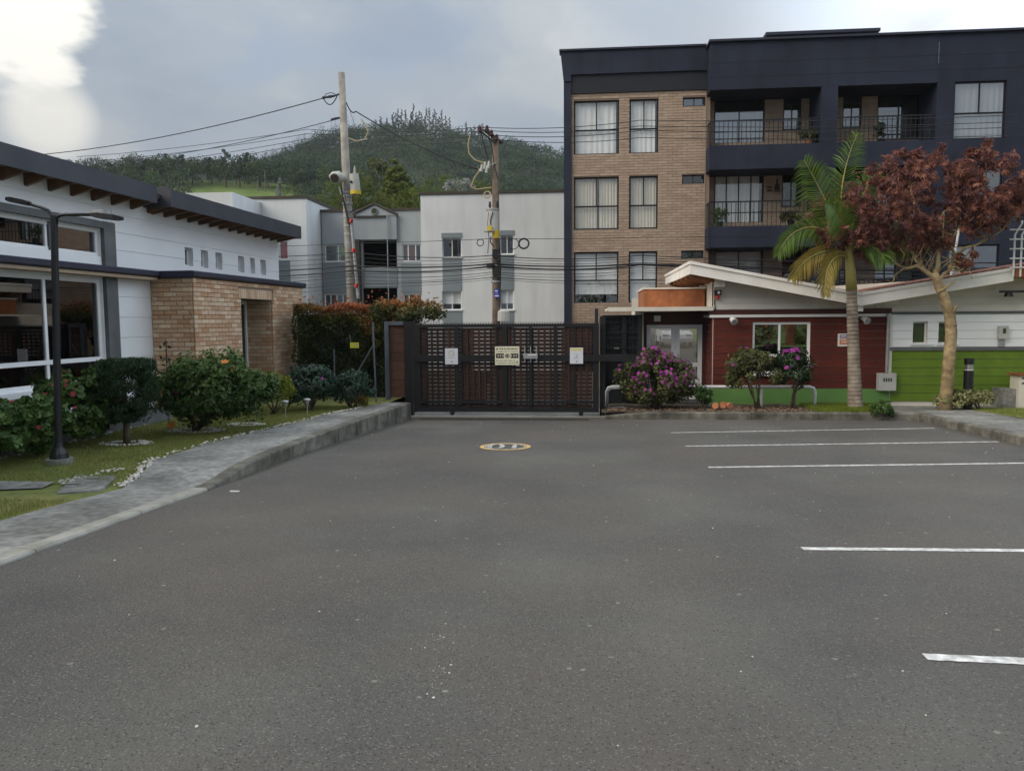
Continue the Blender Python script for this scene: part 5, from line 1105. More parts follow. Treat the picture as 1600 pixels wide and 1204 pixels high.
m_.build('red_tie', MT['red_plastic'], T)
m_ = MB(); px_tube(m_, [(533, 293), (537, 315), (542, 335), (545, 350)], Y1-.2, .035, 6); px_tube(m_, [(552, 340), (556, 332), (553, 326), (549, 331)], Y1-.2, .03, 6); m_.build('drop_cable', MT['cable'], T)
T = thing('pole_lamp', 'grey cobra head street lamp fixed to the leaning concrete pole', 'street lamp', tuple(onY(528, 281, Y1-.3)))
m_ = MB(); c_ = onY(527, 278, Y1-.35); m_.tube([c_+np.array([-.2, -.1, -.02]), c_+np.array([-.12, -.06, .02]), c_+np.array([.05, 0, .02]), c_+np.array([.2, .15, .0])], [.1, .17, .2, .1], 12); m_.build('housing', MT['tank'], T, smooth=True)
m_ = MB(); m_.tube([c_+np.array([-.04, -.17, -.03]), c_+np.array([-.04, -.21, -.05])], [.15, .12], 14); m_.build('lens', MT['coping'], T)
m_ = MB(); px_tube(m_, [(530, 292), (533, 302), (538, 308)], Y1-.2, .03, 6); m_.build('arm', MT['galv'], T)
Y2 = 25.0; B0, B1 = onY(775.5, 500, Y2), onY(774, 212, Y2); B0 = B0+(B0-B1)*.5
T = P2 = thing('utility_pole', 'brown utility pole behind the gate with crossarm, transformer and cable coils', 'utility pole', (B0[0], Y2, gz(25)))
m_ = MB(); m_.tube([B0, B0*.5+B1*.5, B1], [.14, .125, .1], 12); m_.build('shaft', MT['pole_wood'], T, smooth=True)
m_ = MB(); c0, c1 = onY(757, 203, Y2-.25), onY(784, 224, Y2+.3); m_.tube([c0, c1], .055, 4); ca = m_.build('crossarm', MT['coping'], T)
for px, py in ((750, 203), (761, 202), (768, 209), (776, 216)):
    p = onY(px, py, Y2-.15); m_ = MB(); m_.tube([p+np.array([0, 0, z]) for z in (-.14, -.06, -.05, .0, .01, .08, .12)], [.02, .02, .08, .07, .045, .055, .02], 10); m_.build('insulator', MT['red_dark'], T)
m_ = MB(); px_tube(m_, [(751, 205), (757, 228), (764, 256)], Y2-.2, .018, 5); px_tube(m_, [(762, 205), (769, 232), (773, 262), (778, 280)], Y2-.2, .018, 5); px_tube(m_, [(750, 205), (775, 224)], Y2-.2, .03, 5); m_.build('stay_bar', MT['cable'], T)
m_ = MB(); 
for px, py in ((752, 262), (757, 258), (763, 257), (760, 264)): p = onY(px, py, Y2-.2); m_.tube([p+np.array([0, 0, -.12]), p+np.array([.03, 0, .1])], [.05, .04], 8)
px_tube(m_, [(748, 266), (775, 255)], Y2-.12, .03, 5); m_.build('fuse_cutout', MT['tank'], T)
tk = [onY(770, 329, Y2-.3), onY(770, 362, Y2-.3)]; tb = MB(); tb.tube([tk[1], tk[0]], .185, 16); tb = tb.build('transformer', MT['tank'], T)
m_ = MB(); m_.tube([tk[0], tk[0]+np.array([0, 0, .05])], .21, 16); m_.tube([tk[1]+np.array([-.1, -.1, -.02]), tk[1]+np.array([-.1, -.1, .02])], .16, 12); m_.build('rim', MT['galv'], tb)
m_ = MB(); p = onY(764.5, 357, Y2-.5); m_.box(p[0]-.06, p[0]+.08, Y2-.56, Y2-.48, p[2]-.07, p[2]+.07); p = onY(775, 366, Y2-.35); m_.tube([p+np.array([0, 0, -.12]), p+np.array([0, 0, .12])], [.09, .12], 10); m_.build('yellow_cap', MT['yellow'], tb)
for px, py in ((765.5, 320), (777, 319)): p = onY(px, py, Y2-.3); m_ = MB(); m_.tube([p+np.array([0, 0, z]) for z in (-.13, -.05, -.04, .0, .01, .06, .1)], [.03, .03, .05, .05, .03, .04, .02], 8); m_.build('bushing', MT['cap_navy'], tb)
m_ = MB(); px_tube(m_, [(763, 331), (762, 350), (764, 372), (762, 396)], Y2-.5, .012, 5); px_tube(m_, [(770, 331), (766, 345), (767, 352)], Y2-.5, .014, 5); px_tube(m_, [(767, 370), (766, 378), (772, 386)], Y2-.4, .02, 5); px_tube(m_, [(780, 372), (782, 420), (781, 480)], Y2-.2, .02, 5); m_.build('drop_cable', MT['cable'], T)
m_ = MB(); 
for z in (398, 405, 415, 433, 440): p = onY(775, z, Y2); m_ = MB(); m_.tube([(p[0], Y2, p[2]-.03), (p[0], Y2, p[2]+.03)], .155, 12); m_.build('strap', MT['galv'], T)
for q in ((771, 418, 782, 432), (761, 412, 770, 419), (770, 390, 779, 404)): jb = MB(); a = PR(Y2-.2, *q); jb.box(a[0], a[1], Y2-.33, Y2-.13, a[2], a[3]); jb.build('junction_box', MT['cable'], T)
pl = MB(); a = PR(Y2-.18, 772, 451.5, 780.5, 465); pl.box(a[0], a[1], Y2-.2, Y2-.17, a[2], a[3]); pl = pl.build('blue_plate', MT['blue'], T)
w, h = a[1]-a[0], a[3]-a[2]; m_ = MB()
for r in ((.15, .32, .7, .85), (.36, .54, .7, .85), (.6, .68, .68, .88), (.2, .75, .46, .5), (.12, .88, .14, .27)): m_.box(a[0]+r[0]*w, a[0]+r[1]*w, Y2-.206, Y2-.202, a[2]+r[2]*h, a[2]+r[3]*h)
m_.build('plate_print', MT['white_metal'], pl)
p = onY(787, 489, Y2-.1); m_ = MB(); m_.tube([p+np.array([0, 0, -.25]), p+np.array([0, 0, .05]), p+np.array([0, 0, .13])], [.2, .19, .08], 12); m_.build('meter_drum', MT['tank'], T)
def coil(label, px, py, Y, r, mat, turns=3, tr=.02, grp='cable coils'):
    c_ = onY(px, py, Y); m_ = MB(); n = 24*turns
    m_.tube([(c_[0]+r*(1+.04*math.sin(i*.9))*math.cos(i*math.pi/12), Y+.03*math.sin(i*.26), c_[2]+r*(1+.04*math.cos(i*.7))*math.sin(i*math.pi/12)) for i in range(n+1)], tr, 5)
    tag(m_.build('cable_coil', mat), label, 'cable coil', grp)
coil('thick black cable coil hanging on the line right of the brown pole', 818.5, 380.5, 25, .155, MT['cable'], 4, .025)
coil('thin black cable loop beside the thick coil right of the brown pole', 802, 381, 25.1, .17, MT['cable'], 2, .01)
coil('small loop of thin cable left of the brown pole', 750.5, 379, 25, .105, MT['cable'], 2, .012)
coil('bundle of tan cable loops on the brown pole above the transformer', 761.5, 304, 24.8, .1, MT['cable_tan'], 4, .02)
def cable(label, pts, r, mat, grp, name='cable', sag=0.0):
    """pts: (px, py, Y)"""
    W_ = [onY(*p) for p in pts]; out_ = []
    for i, (a, b) in enumerate(zip(W_, W_[1:])):
        n = 14
        for k in range(n+(i == len(W_)-2)):
            t = k/n; q = a*(1-t)+b*t; q = q-np.array([0, 0, sag*4*t*(1-t)]); out_.append(q)
    m_ = MB(); m_.tube(out_, r, 5); return tag(m_.build(name, mat, smooth=True), label, 'cable', grp)
cable('thick power line from the top of the leaning pole down to the far left', [(527, 149, Y1-.1), (505, 153.5, Y1), (60, 242, 33), (-260, 290, 38)], .018, MT['wire'], 'overhead lines', sag=.25)
m_ = MB(); px_tube(m_, [(504, 153), (510, 152), (516, 151), (522, 150), (531, 147)], Y1-.05, [.05, .035, .05, .035, .03], 8); o = m_.build('insulator', MT['cap_navy'], P1)
m_ = MB(); px_tube(m_, [(506, 153), (509, 147), (517, 145), (524, 147)], Y1-.05, .012, 5); m_.build('jumper', MT['cable'], P1)
cable('power line from the upper part of the leaning pole sloping down left', [(531, 185, Y1), (180, 252, 34), (-200, 300, 42)], .014, MT['wire'], 'overhead lines', sag=.2)
m_ = MB(); px_tube(m_, [(517, 187), (524, 185.5), (531, 184)], Y1-.05, [.03, .045, .03], 7); m_.build('insulator', MT['cap_navy'], P1)
for i, (l, m1, m2, r) in enumerate(((240, 198, 198, 196), (249, 205, 203, 203), (262, 213, 210, 208), (274, 220, 217, 217))):
    cable(('topmost', 'second', 'third', 'lowest')[i]+' of four thin high lines crossing the hill behind both poles', [(120, l+5, 34), (480, m1+4, 31), (752+i*6, m2+1, 25.2), (1000, r-8+i*2, 25.5), (1700, r-22+i*4, 26)], .011, MT['wire'], 'overhead lines', sag=.12)
cable('thick black cable slanting down from the leaning pole to the brown pole', [(541, 160, Y1-.05), (556, 174, Y1), (750, 266, Y2)], .02, MT['cable'], 'overhead lines', sag=.15)
cable('thin stay wire dropping from the leaning pole in front of the tall tree', [(545, 168, Y1), (565, 228, 27), (586, 290, 28), (598, 322, 29)], .007, MT['wire'], 'overhead lines')
cable('tan looped jumper cable beside the top of the leaning pole', [(564, 186, Y1-.1), (572, 196, Y1-.1), (575, 207, Y1-.1), (570, 218, Y1-.1), (558, 221, Y1-.1), (545, 216, Y1-.1)], .022, MT['cable_tan'], 'tan jumpers')
cable('long tan jumper curving down left of the brown pole', [(734, 212, Y2-.2), (731, 226, Y2-.2), (733, 240, Y2-.2), (742, 250, Y2-.2), (760, 256, Y2-.2)], .02, MT['cable_tan'], 'tan jumpers')
cable('tan cable hanging in a bend below the fuses of the brown pole', [(750, 266, Y2-.2), (741, 278, Y2-.2), (736, 292, Y2-.2), (745, 296, Y2-.2), (768, 293, Y2-.2)], .022, MT['cable_tan'], 'tan jumpers')
cable('single thin black line at window height carrying the cable coils', [(380, 386, 28), (550, 380, 26), (764, 373, Y2-.1), (1000, 371, 25.5), (1700, 362, 26.5)], .009, MT['cable'], 'low cables', sag=.02)
rc = random.Random(12)
ys_ = [(391, 399, 398, .014), (402, 404, 402, .008), (409, 408, 405, .008), (416, 411, 409, .012), (419, 412.5, 411.5, .022), (424, 415, 413, .02), (428, 417, 416, .01), (433, 420, 418, .008), (438, 425, 421, .009), (445, 428, 424, .007), (452, 433, 436, .011), (458, 436, 441, .006)]
for i, (l, c_, r, rad) in enumerate(ys_):
    cable('black cable of the low bundle strung along the street between the poles', [(300, l+6, 27), (552, (l*.6+c_*.4)+rc.uniform(-2, 2), Y1-.2), (770, c_, Y2-.15), (1000, r+1, 25.5), (1700, r+rc.uniform(6, 14), 26)], rad, MT['cable'], 'low cables', sag=.06+rc.uniform(0, .08))
# ================================================================ hills and their woods
def hill(name, ridge, Yr, Y0, z0, mat, ex, label=None, rows=22, back=60, wob=1.0, seed=1):
    rd = [(onY(px, py, Yr)[0], onY(px, py, Yr)[2]) for px, py in ridge]; rd.sort()
    x0, x1 = rd[0][0], rd[-1][0]; nc = 90
    def hz(x, y):
        s = (y-Y0)/(Yr-Y0); zr_ = lerp(rd, x)
        if s <= 0: return z0
        w = wob*(math.sin(x*.045+seed)*math.cos(y*.06)+.5*math.sin(x*.11+y*.09))*min(1, 4*s*(1-min(s, 1))+.15)
        if s <= 1: return z0+(zr_-z0)*s**ex+w
        return zr_-(zr_-z0)*min(1, (y-Yr)/back/2)+w
    structure(name, gridmesh(lin(Y0, Yr, rows)+lin(Yr+back/6, Yr+back*2, 8), lambda y: lin(x0, x1, nc), lambda x, y: hz(x, y)-(.6 if y <= Y0+.01 else 0)), mat)
    return hz, (x0, x1)
hzF, xF = hill('far_hill', [(-300, 250), (0, 262), (130, 258), (170, 264), (190, 266), (230, 258), (300, 262), (420, 270), (700, 290)], 700, 420, 30, MT['hill'], 1.1, seed=2)
hzM, xM = hill('hill', [(100, 315), (300, 302), (380, 290), (440, 271), (500, 237), (540, 226), (580, 217), (640, 211), (700, 219), (750, 230), (790, 236), (830, 242), (880, 256), (960, 268), (1150, 290), (1500, 312)], 380, 150, 4, MT['hill'], 1.05, wob=2.0, seed=3)
hzN, xN = hill('hillside', [(-300, 300), (-50, 290), (100, 286), (160, 284), (220, 280), (300, 281), (400, 284), (480, 292), (560, 303), (640, 315), (720, 320), (900, 330)], 200, 46, -1.0, MT['meadow'], 1.25, wob=.6, seed=4)
def pxof(p):
    v = np.array(p)-EYE; z = v @ FW; return 800+FPX*(v @ RT)/z, 602-FPX*(v @ UP)/z
def wood(name, mat, n, xr, yr_, hz, hgt, rad, nl, ls, seed, ok=None, tm=LEAF, shape='round', dens=None):
    rg = rngn(seed); P = []; N = []; T_ = []; cnt = 0; tr = MB()
    while cnt < n:
        x = rg.uniform(*xr); y = rg.uniform(*yr_); z = hz(x, y); p = pxof((x, y, z+hgt))
        if not (-40 < p[0] < 930) or (ok and not ok(p[0], p[1], x, y)): cnt += .02; continue
        h = hgt*rg.uniform(.7, 1.3); r = rad*rg.uniform(.7, 1.35); k = nl
        d = rg.normal(size=(k, 3)); d /= np.linalg.norm(d, axis=1)[:, None]; d[:, 2] = np.abs(d[:, 2])*1.2-.35
        if shape == 'cone':
            t = rg.uniform(0, 1, k)**.7; a = rg.uniform(0, 6.28, k); d = np.stack([np.cos(a)*(t), np.sin(a)*(t), 1-2*t], 1)
        q = np.array([x, y, z+h*.62])+d*np.array([r, r, h*.45])*(rg.uniform(.6, 1.05, k))[:, None]
        P.append(q); N.append(d); T_.append(np.clip(rg.normal(.42, .1, k)+rg.normal()*.27, 0, 1)); cnt += 1
        if tr is not None and rg.random() < .3 and ls < .8: tr.tube([(x, y, z-.5), (x, y, z+h*.7)], [.22, .1], 4, False)
    P = np.concatenate(P); N = np.concatenate(N); T_ = np.concatenate(T_)
    o = MB().arr(*leaves(P, N, ls, tm, rg, T_, .7)).build(name, mat, recalc=False); tag(o, kind='stuff')
    if tr.v: tag(tr.build(name+'_trunks', MT['trunk_grey'], smooth=True), kind='stuff')
wood('hill_forest', MT['forest'], 2500, xM, (235, 384), hzM, 7, 3.9, 72, .85, 1)
wood('hill_pine_forest', MT['forest_pine'], 420, (onY(360, 250, 380)[0], onY(560, 220, 380)[0]), (325, 382), hzM, 10, 2.2, 40, 1.0, 2, ok=lambda px, py, x, y: 370 < px < 585, shape='cone', tm=NARROW)
wood('far_forest', MT['forest_pine'], 500, xF, (560, 704), hzF, 9, 6, 30, 2.2, 3, ok=lambda px, py, x, y: px < 480)
meadow_ok = lambda px, py, x, y: not (295 < px < 455 and y < 188) and (px < 455 or y > 60) and (y > 90 or px > 520)
wood('hillside_wood', MT['forest'], 330, xN, (120, 200), hzN, 5.6, 2.4, 120, .6, 4, ok=lambda px, py, x, y: meadow_ok(px, py, x, y) and px < 560)
wood('hillside_wood', MT['forest'], 150, xN, (186, 203), hzN, 6, 2.3, 130, .6, 5, ok=lambda px, py, x, y: 190 < px < 560)
wood('lower_wood', MT['forest'], 170, xN, (75, 190), hzN, 6, 2.8, 150, .55, 6, ok=lambda px, py, x, y: 480 < px < 900 and py > 255)
def ridge_tree(name, label, x, y, z, h, r, mat, nb, n, ls, seed, grp, shape=1.0, clear=.45, trunk=.22, tm=LEAF, tmat='bark'):
    rg = rngn(seed); T = thing(name, label, 'tree', (x, y, z-.5), group=grp); m_ = MB(); lean = rg.normal()*.03
    m_.tube([(x, y, z-1), (x+lean*h*.5, y, z+h*.55), (x+lean*h, y, z+h*.93)], [trunk, trunk*.7, trunk*.25], 5, False)
    PP = []; NN = []; TT = []
    for i in range(nb):
        t = clear+(1-clear)*(i+.5)/nb; a = rg.uniform(0, 6.28); rr = r*((1-t)/(1-clear)*.9+.15)**shape*rg.uniform(.5, 1)
        c_ = np.array([x+lean*h*t+math.cos(a)*rr*.7, y+math.sin(a)*rr*.7, z+h*t]); k = n//nb
        if i % 2: m_.tube([(x+lean*h*t, y, z+h*(t-.05)), tuple(c_)], [trunk*.3, trunk*.12], 4, False)
        d = rg.normal(size=(k, 3)); d /= np.linalg.norm(d, axis=1)[:, None]
        PP.append(c_+d*np.array([rr*.62, rr*.62, rr*.45])*(rg.uniform(.2, 1, k)**.4)[:, None]); NN.append(d*.7+np.array([0, 0, .4])); TT.append(np.clip(rg.normal(.45, .15, k)+rg.normal()*.18, 0, 1))
    m_.build('trunk', MT[tmat], T, smooth=True, recalc=False)
    P = np.concatenate(PP); N = np.concatenate(NN); N /= np.linalg.norm(N, axis=1)[:, None]
    tag(MB().arr(*leaves(P, N, ls, tm, rg, np.concatenate(TT), .6)).build('crown', mat, T, recalc=False), kind='stuff'); return T
rr = random.Random(31)
for i, px in enumerate([588, 596, 604, 613, 618, 622, 627, 633, 640, 645, 650, 655, 660, 664, 672, 676, 681, 686, 691, 697, 703, 729, 737, 742, 748, 756]):
    gy_ = 378; x = onY(px, 200, gy_)[0]; z = hzM(x, gy_); h = (9.5 if 610 < px < 700 else 7.5)*rr.uniform(.8, 1.2)+ (1 if px in (645, 664) else 0)
    ridge_tree('ridge_tree', 'tall thin dark tree on the crest of the wooded hill', x, gy_, z, h+3, 1.5*rr.uniform(.8, 1.3), MT['forest_pine'], 14, 700, .42, 100+i, 'trees along the hill crest', .7, .35)
for i, (px, h) in enumerate(((172, 8), (205, 9), (232, 10), (258, 12), (283, 11), (300, 9), (330, 10), (352, 14), (374, 11), (388, 12), (405, 10), (436, 9), (462, 9), (487, 8))):
    gy_ = 192+rr.uniform(-4, 4); x = onY(px, 260, gy_)[0]
    ridge_tree('hillside_tree', 'bushy dark green tree standing out on the nearer hillside left of the poles', x, gy_, hzN(x, gy_), h*.66, 2.0, MT['forest'], 10, 560, .5, 200+i, 'trees on the nearer hillside', .5, .3)
x = onY(437, 285, 160)[0]; ridge_tree('pale_tree', 'pale green slender tree at the foot of the hillside wood', x, 160, hzN(x, 160), 8, 1.6, MT['silver'], 8, 420, .55, 230, None, .7, .2)
# the trees right behind the far blocks
x, y = onY(621, 300, 62)[0], 62
BT_ = thing('tall_tree', 'tall bright green conical tree with lumpy crown behind the grey block', 'tree', (x, y, hzN(x, y)))
rg = rngn(44); zt = onY(621, 241, 62)[2]; zb = onY(621, 338, 62)[2]-1; P = []; N = []; TT = []
m_ = MB(); m_.tube([(x, y, hzN(x, y)-.5), (x, y, zt-.6)], [.28, .06], 7); m_.build('trunk', MT['bark'], BT_, smooth=True)
for i in range(190):
    t = rg.uniform(0, 1)**.6; w = 2.6*(t**.8)+.1; a = rg.uniform(0, 6.28); q = rg.uniform(.55, 1)
    c_ = np.array([x+math.cos(a)*w*q*.85, y+math.sin(a)*w*q*.85, zt-.3-(zt-zb)*t]); r = .22+.36*t; k = 130
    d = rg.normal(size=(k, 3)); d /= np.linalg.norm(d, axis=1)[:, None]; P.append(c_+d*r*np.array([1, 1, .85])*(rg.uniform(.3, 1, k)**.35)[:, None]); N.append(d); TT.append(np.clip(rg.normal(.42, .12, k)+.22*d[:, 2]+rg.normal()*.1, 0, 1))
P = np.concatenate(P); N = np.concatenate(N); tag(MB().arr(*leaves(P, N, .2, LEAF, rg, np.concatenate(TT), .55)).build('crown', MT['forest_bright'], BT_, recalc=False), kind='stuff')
for i, (px, py, w, h) in enumerate(((530, 316, 2.2, 1.6), (556, 306, 1.8, 1.9), (580, 312, 1.6, 1.2), (646, 322, 1.8, 1.3), (600, 322, 1.5, .8), (690, 300, 2.6, 1.0), (740, 302, 2.4, .8), (545, 322, 1.6, .9))):
    c_ = onY(px, py, 56+i % 3); T = shrub('bushy_tree', 'yellow green bushy tree peeping over the roof of the grey block', 'tree', (c_[0], c_[1], hzN(c_[0], c_[1])), c_, (w, w*.8, h), 1500, .26, MT['forest_bright'], 300+i, nb=30, br=.3, stems=0, group='bushy trees behind the grey block', tm=NARROW)
    m_ = MB(); m_.tube([(c_[0], c_[1], hzN(c_[0], c_[1])-.3), tuple(c_)], [.2, .08], 6); m_.build('trunk', MT['bark'], T)
c_ = onY(717, 297, 55); T = shrub('silver_tree', 'silvery grey tree top showing over the white block beside the brown pole', 'tree', (c_[0], 55, hzN(c_[0], 55)), c_, (1.15, 1, .75), 1200, .2, MT['silver'], 320, nb=24, stems=0); m_ = MB(); m_.tube([(c_[0], 55, hzN(c_[0], 55)-.3), tuple(c_)], [.18, .06], 6); m_.build('trunk', MT['bark_pale'], T)
c_ = onY(590, 282, 75); shrub('brown_tree', 'brownish tree half hidden behind the tall bright conical tree', 'tree', (c_[0], 75, hzN(c_[0], 75)), c_, (1.6, 1.4, 2.2), 1400, .3, MT['leaf_olive'], 321, nb=26, stems=3)

# ================================================================ hedge by the gate
HT = thing('hedge', 'dark clipped hedge with orange red new leaves between the brick wing and gate', 'hedge', (-5.6, 19.8, -.2))
rg = rngn(50); n = 21000
hx0, hx1 = onY(470, 520, 19.6)[0]-.1, onY(640, 500, 19.6)[0]
def htop(x): t = (x-hx0)/(hx1-hx0); return onY(500, 476, 19.6)[2]-.08+.05*np.sin(5*x)+np.where(t > .62, .03, 0)
u = rg.uniform(0, 1, n); x = hx0+(hx1-hx0)*rg.uniform(0, 1, n); top = u < .36
z = np.where(top, htop(x)+rg.normal(0, .03, n), -.1+(htop(x)+.1)*rg.uniform(0, 1, n)); y = np.where(top, 19.3+1.1*rg.uniform(0, 1, n), 19.3+.16*np.sin(7*x+3*z)*np.sin(5*z)+np.abs(rg.normal(0, .09, n)))
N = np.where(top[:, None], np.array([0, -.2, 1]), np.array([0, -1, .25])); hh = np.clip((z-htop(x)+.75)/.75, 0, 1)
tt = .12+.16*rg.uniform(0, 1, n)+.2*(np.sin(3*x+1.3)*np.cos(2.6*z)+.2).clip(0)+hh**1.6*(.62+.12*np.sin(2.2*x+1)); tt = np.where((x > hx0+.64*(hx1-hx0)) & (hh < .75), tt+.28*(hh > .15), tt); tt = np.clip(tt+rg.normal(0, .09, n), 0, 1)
P = np.stack([x, y, z], 1)
q = onY(655, 487, 19.4); m = 3600; P2_, N2, k = lumps((q[0]-.25, 19.4, q[2]-.0), (.95, .5, .32), 26, .35, m, rg); t2 = np.clip(.5+.28*(P2_[:, 2]-q[2])/.3+rg.normal(0, .12, m), 0, 1)
q = onY(590, 500, 19.2); m3 = 1500; P3, N3, k = lumps((q[0], 19.15, q[2]-.1), (.2, .2, .65), 16, .35, m3, rg); t3 = np.clip(.45+rg.normal(0, .12, m3), 0, 1)
ns = 420; xs_ = hx0+(hx1+.5-hx0)*rg.uniform(0, 1, ns); P4 = np.stack([xs_, 19.3+rg.uniform(0, .9, ns), htop(np.minimum(xs_, hx1))+rg.exponential(.075, ns)], 1)
P = np.concatenate([P, P2_, P3, P4]); N = np.concatenate([N, N2, N3, np.tile([0, -.3, 1], (ns, 1))]); tt = np.concatenate([tt, t2, t3, np.full(ns, .92)])
tag(MB().arr(*leaves(P, N, .085, LEAF, rg, tt, .5)).build('foliage', MT['hedge'], HT, recalc=False), kind='stuff')
m_ = MB(); m_.box(hx0+.05, hx1-.05, 19.52, 20.3, -.3, float(htop(hx0+1))-.16); m_.build('dark_core', MT['leaf_dark'], HT)  # plain dark box standing in for the shade inside the hedge

# ================================================================ left garden
a = onZ(198, 692, -.13); c_ = onY(196, 606, a[1]); rg = rngn(60)
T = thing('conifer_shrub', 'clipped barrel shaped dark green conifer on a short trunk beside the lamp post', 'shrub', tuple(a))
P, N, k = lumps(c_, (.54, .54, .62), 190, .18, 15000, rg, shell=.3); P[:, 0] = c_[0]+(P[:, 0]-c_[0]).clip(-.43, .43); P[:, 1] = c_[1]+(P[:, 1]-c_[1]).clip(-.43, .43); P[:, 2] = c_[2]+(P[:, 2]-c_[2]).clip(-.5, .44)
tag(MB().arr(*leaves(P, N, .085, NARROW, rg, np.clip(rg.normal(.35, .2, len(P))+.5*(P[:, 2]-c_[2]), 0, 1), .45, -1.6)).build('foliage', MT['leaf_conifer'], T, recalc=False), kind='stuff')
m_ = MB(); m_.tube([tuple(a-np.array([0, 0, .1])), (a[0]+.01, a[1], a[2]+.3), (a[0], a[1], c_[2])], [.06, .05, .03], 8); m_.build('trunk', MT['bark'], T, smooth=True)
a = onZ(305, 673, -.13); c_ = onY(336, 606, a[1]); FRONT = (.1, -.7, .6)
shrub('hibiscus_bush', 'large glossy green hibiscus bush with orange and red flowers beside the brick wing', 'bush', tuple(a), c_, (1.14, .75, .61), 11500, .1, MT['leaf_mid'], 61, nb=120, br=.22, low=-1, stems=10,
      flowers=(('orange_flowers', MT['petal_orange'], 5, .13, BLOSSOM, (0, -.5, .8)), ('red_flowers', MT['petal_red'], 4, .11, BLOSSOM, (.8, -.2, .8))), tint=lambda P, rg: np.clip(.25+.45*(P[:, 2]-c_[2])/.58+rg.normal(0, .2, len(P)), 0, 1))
a2 = onZ(268, 675, -.13); T = thing('orange_flower', 'single orange star flower low in front of the hibiscus bush', 'flower', tuple(a2)); p = onY(268, 663, a2[1])
m_ = MB(); m_.tube([tuple(a2), tuple(p)], .006, 5); m_.build('stem', MT['leaf_mid'], T); MBt = MB().arr(*leaves(np.array([p]), np.array([[.2, -1, .3]]), .17, BLOSSOM, rngn(3), np.array([.6]), 1.0)); MBt.build('petals', MT['petal_orange'], T, recalc=False)
for i, (px, py, Y, rx, rz_, n, lb) in enumerate(((8, 655, 9.9, .35, .28, 900, 'geranium at the left edge of the planter with broad green leaves'), (62, 650, 10.5, .42, .33, 1300, 'low geranium between the left edge and the lamp post in the planter'), (120, 622, 11.4, .5, .42, 1900, 'tall geranium with many red flowers behind the lamp post'), (150, 632, 12.4, .4, .36, 1300, 'geranium with red flowers half hidden by the conifer'))):
    c_ = onY(px, py, Y); shrub('geranium', lb, 'plant', (c_[0], Y, .03), c_-np.array([0, .12, .06]), (rx*1.25, .42, rz_*1.25), int(n*1.7), .1, MT['leaf_mid'], 70+i, tm=ROUND, nb=40, br=.28, low=-1, stems=3, flowers=(('flowers', MT['petal_red'], (2, 8, 26, 12)[i], .08, BLOSSOM, (.3, -.6, .7)),), group='geraniums in the planter')
for px, py in ((40, 607), (64, 599)):
    pass
c_ = onY(425, 607, 15.6); shrub('lime_shrub', 'low lime yellow shrub in front of the brick wing corner', 'shrub', (c_[0], 15.6, -.13), c_, (.52, .4, .32), 2300, .07, MT['leaf_lime'], 80, nb=40, br=.3)
c_ = onY(484, 605, 16.4); shrub('purple_flower_shrub', 'dark blue green shrub with purple flowers beside the brick wing', 'shrub', (c_[0], 16.4, -.13), c_, (.6, .5, .48), 3000, .1, MT['leaf_blue'], 81, nb=45, br=.28, flowers=(('flowers', MT['petal_purple'], 14, .09, BLOSSOM, (0, -.2, 1)),))
c_ = onY(552, 606, 16.9); shrub('blue_green_shrub', 'dark blue green shrub without flowers next to the wire fence', 'shrub', (c_[0], 16.9, -.13), c_, (.52, .45, .36), 2300, .09, MT['leaf_blue'], 82, nb=40, br=.28, flowers=(('buds', MT['petal_orange'], 2, .07, BLOSSOM, (.9, -.3, .2)),))
c_ = onY(540, 628, 16.9); shrub('dry_grass_tuft', 'small dry brown grass tuft at the foot of the dark shrubs', 'plant', (c_[0], 16.9, -.13), (onY(560, 624, 17.2)[0], 17.2, -.03), (.3, .2, .12), 380, .16, MT['palm_leaf_old'], 83, tm=NARROW, nb=12, stems=0)
c_ = onY(258, 540, 13.9); T = thing('tall_stem_plant', 'slim dark leafy stem rising against the white wall behind the hibiscus', 'plant', (c_[0], 13.9, -.1)); m_ = MB(); m_.tube([(c_[0], 13.9, -.15), (c_[0]+.02, 13.9, c_[2]+.1)], .01, 5); m_.build('stem', MT['bark'], T)
rg = rngn(84); zz = rg.uniform(.9, c_[2]+.12, 26); P = np.stack([c_[0]+rg.normal(0, .06, 26), 13.9+rg.normal(0, .05, 26), zz], 1); tag(MB().arr(*leaves(P, rg.normal(size=(26, 3)), .1, LEAF, rg, rg.uniform(0, .6, 26), .3)).build('foliage', MT['leaf_dark'], T, recalc=False), kind='stuff')

# ================================================================ right garden
Yb = 18.75
c_ = onY(1024, 592, Yb); shrub('princess_flower_bush', 'rounded bush covered in purple flowers in front of the guardhouse door', 'bush', (c_[0], Yb, KZ), c_, (1.0, .62, .68), 9000, .095, MT['leaf_olive'], 90, nb=110, br=.22, low=-1, stems=7, tm=LEAF,
      flowers=(('flowers', MT['petal_purple'], 330, .085, BLOSSOM, (.35, -.45, .9)), ('flowers', MT['petal_purple'], 26, .09, BLOSSOM, (.3, -.9, 0))))
c_ = onY(1172, 580, Yb); shrub('olive_bush', 'rounded olive green bush left of the guardhouse window with few purple flowers', 'bush', (onY(1185, 630, Yb)[0], Yb, KZ), c_, (.74, .5, .52), 6000, .085, MT['leaf_olive'], 91, nb=70, br=.24, stems=7, flowers=(('flowers', MT['petal_purple'], 5, .1, BLOSSOM, (.3, -.5, .6)),))
c_ = onY(1240, 580, Yb+.1); shrub('purple_flower_shrub', 'dark open bush with scattered purple flowers under the guardhouse window', 'bush', (onY(1240, 630, Yb)[0], Yb+.1, KZ), c_, (.48, .42, .58), 2700, .09, MT['leaf_dark'], 92, nb=46, br=.26, stems=8, flowers=(('flowers', MT['petal_purple'], 17, .13, BLOSSOM, (.1, -.5, .7)),))
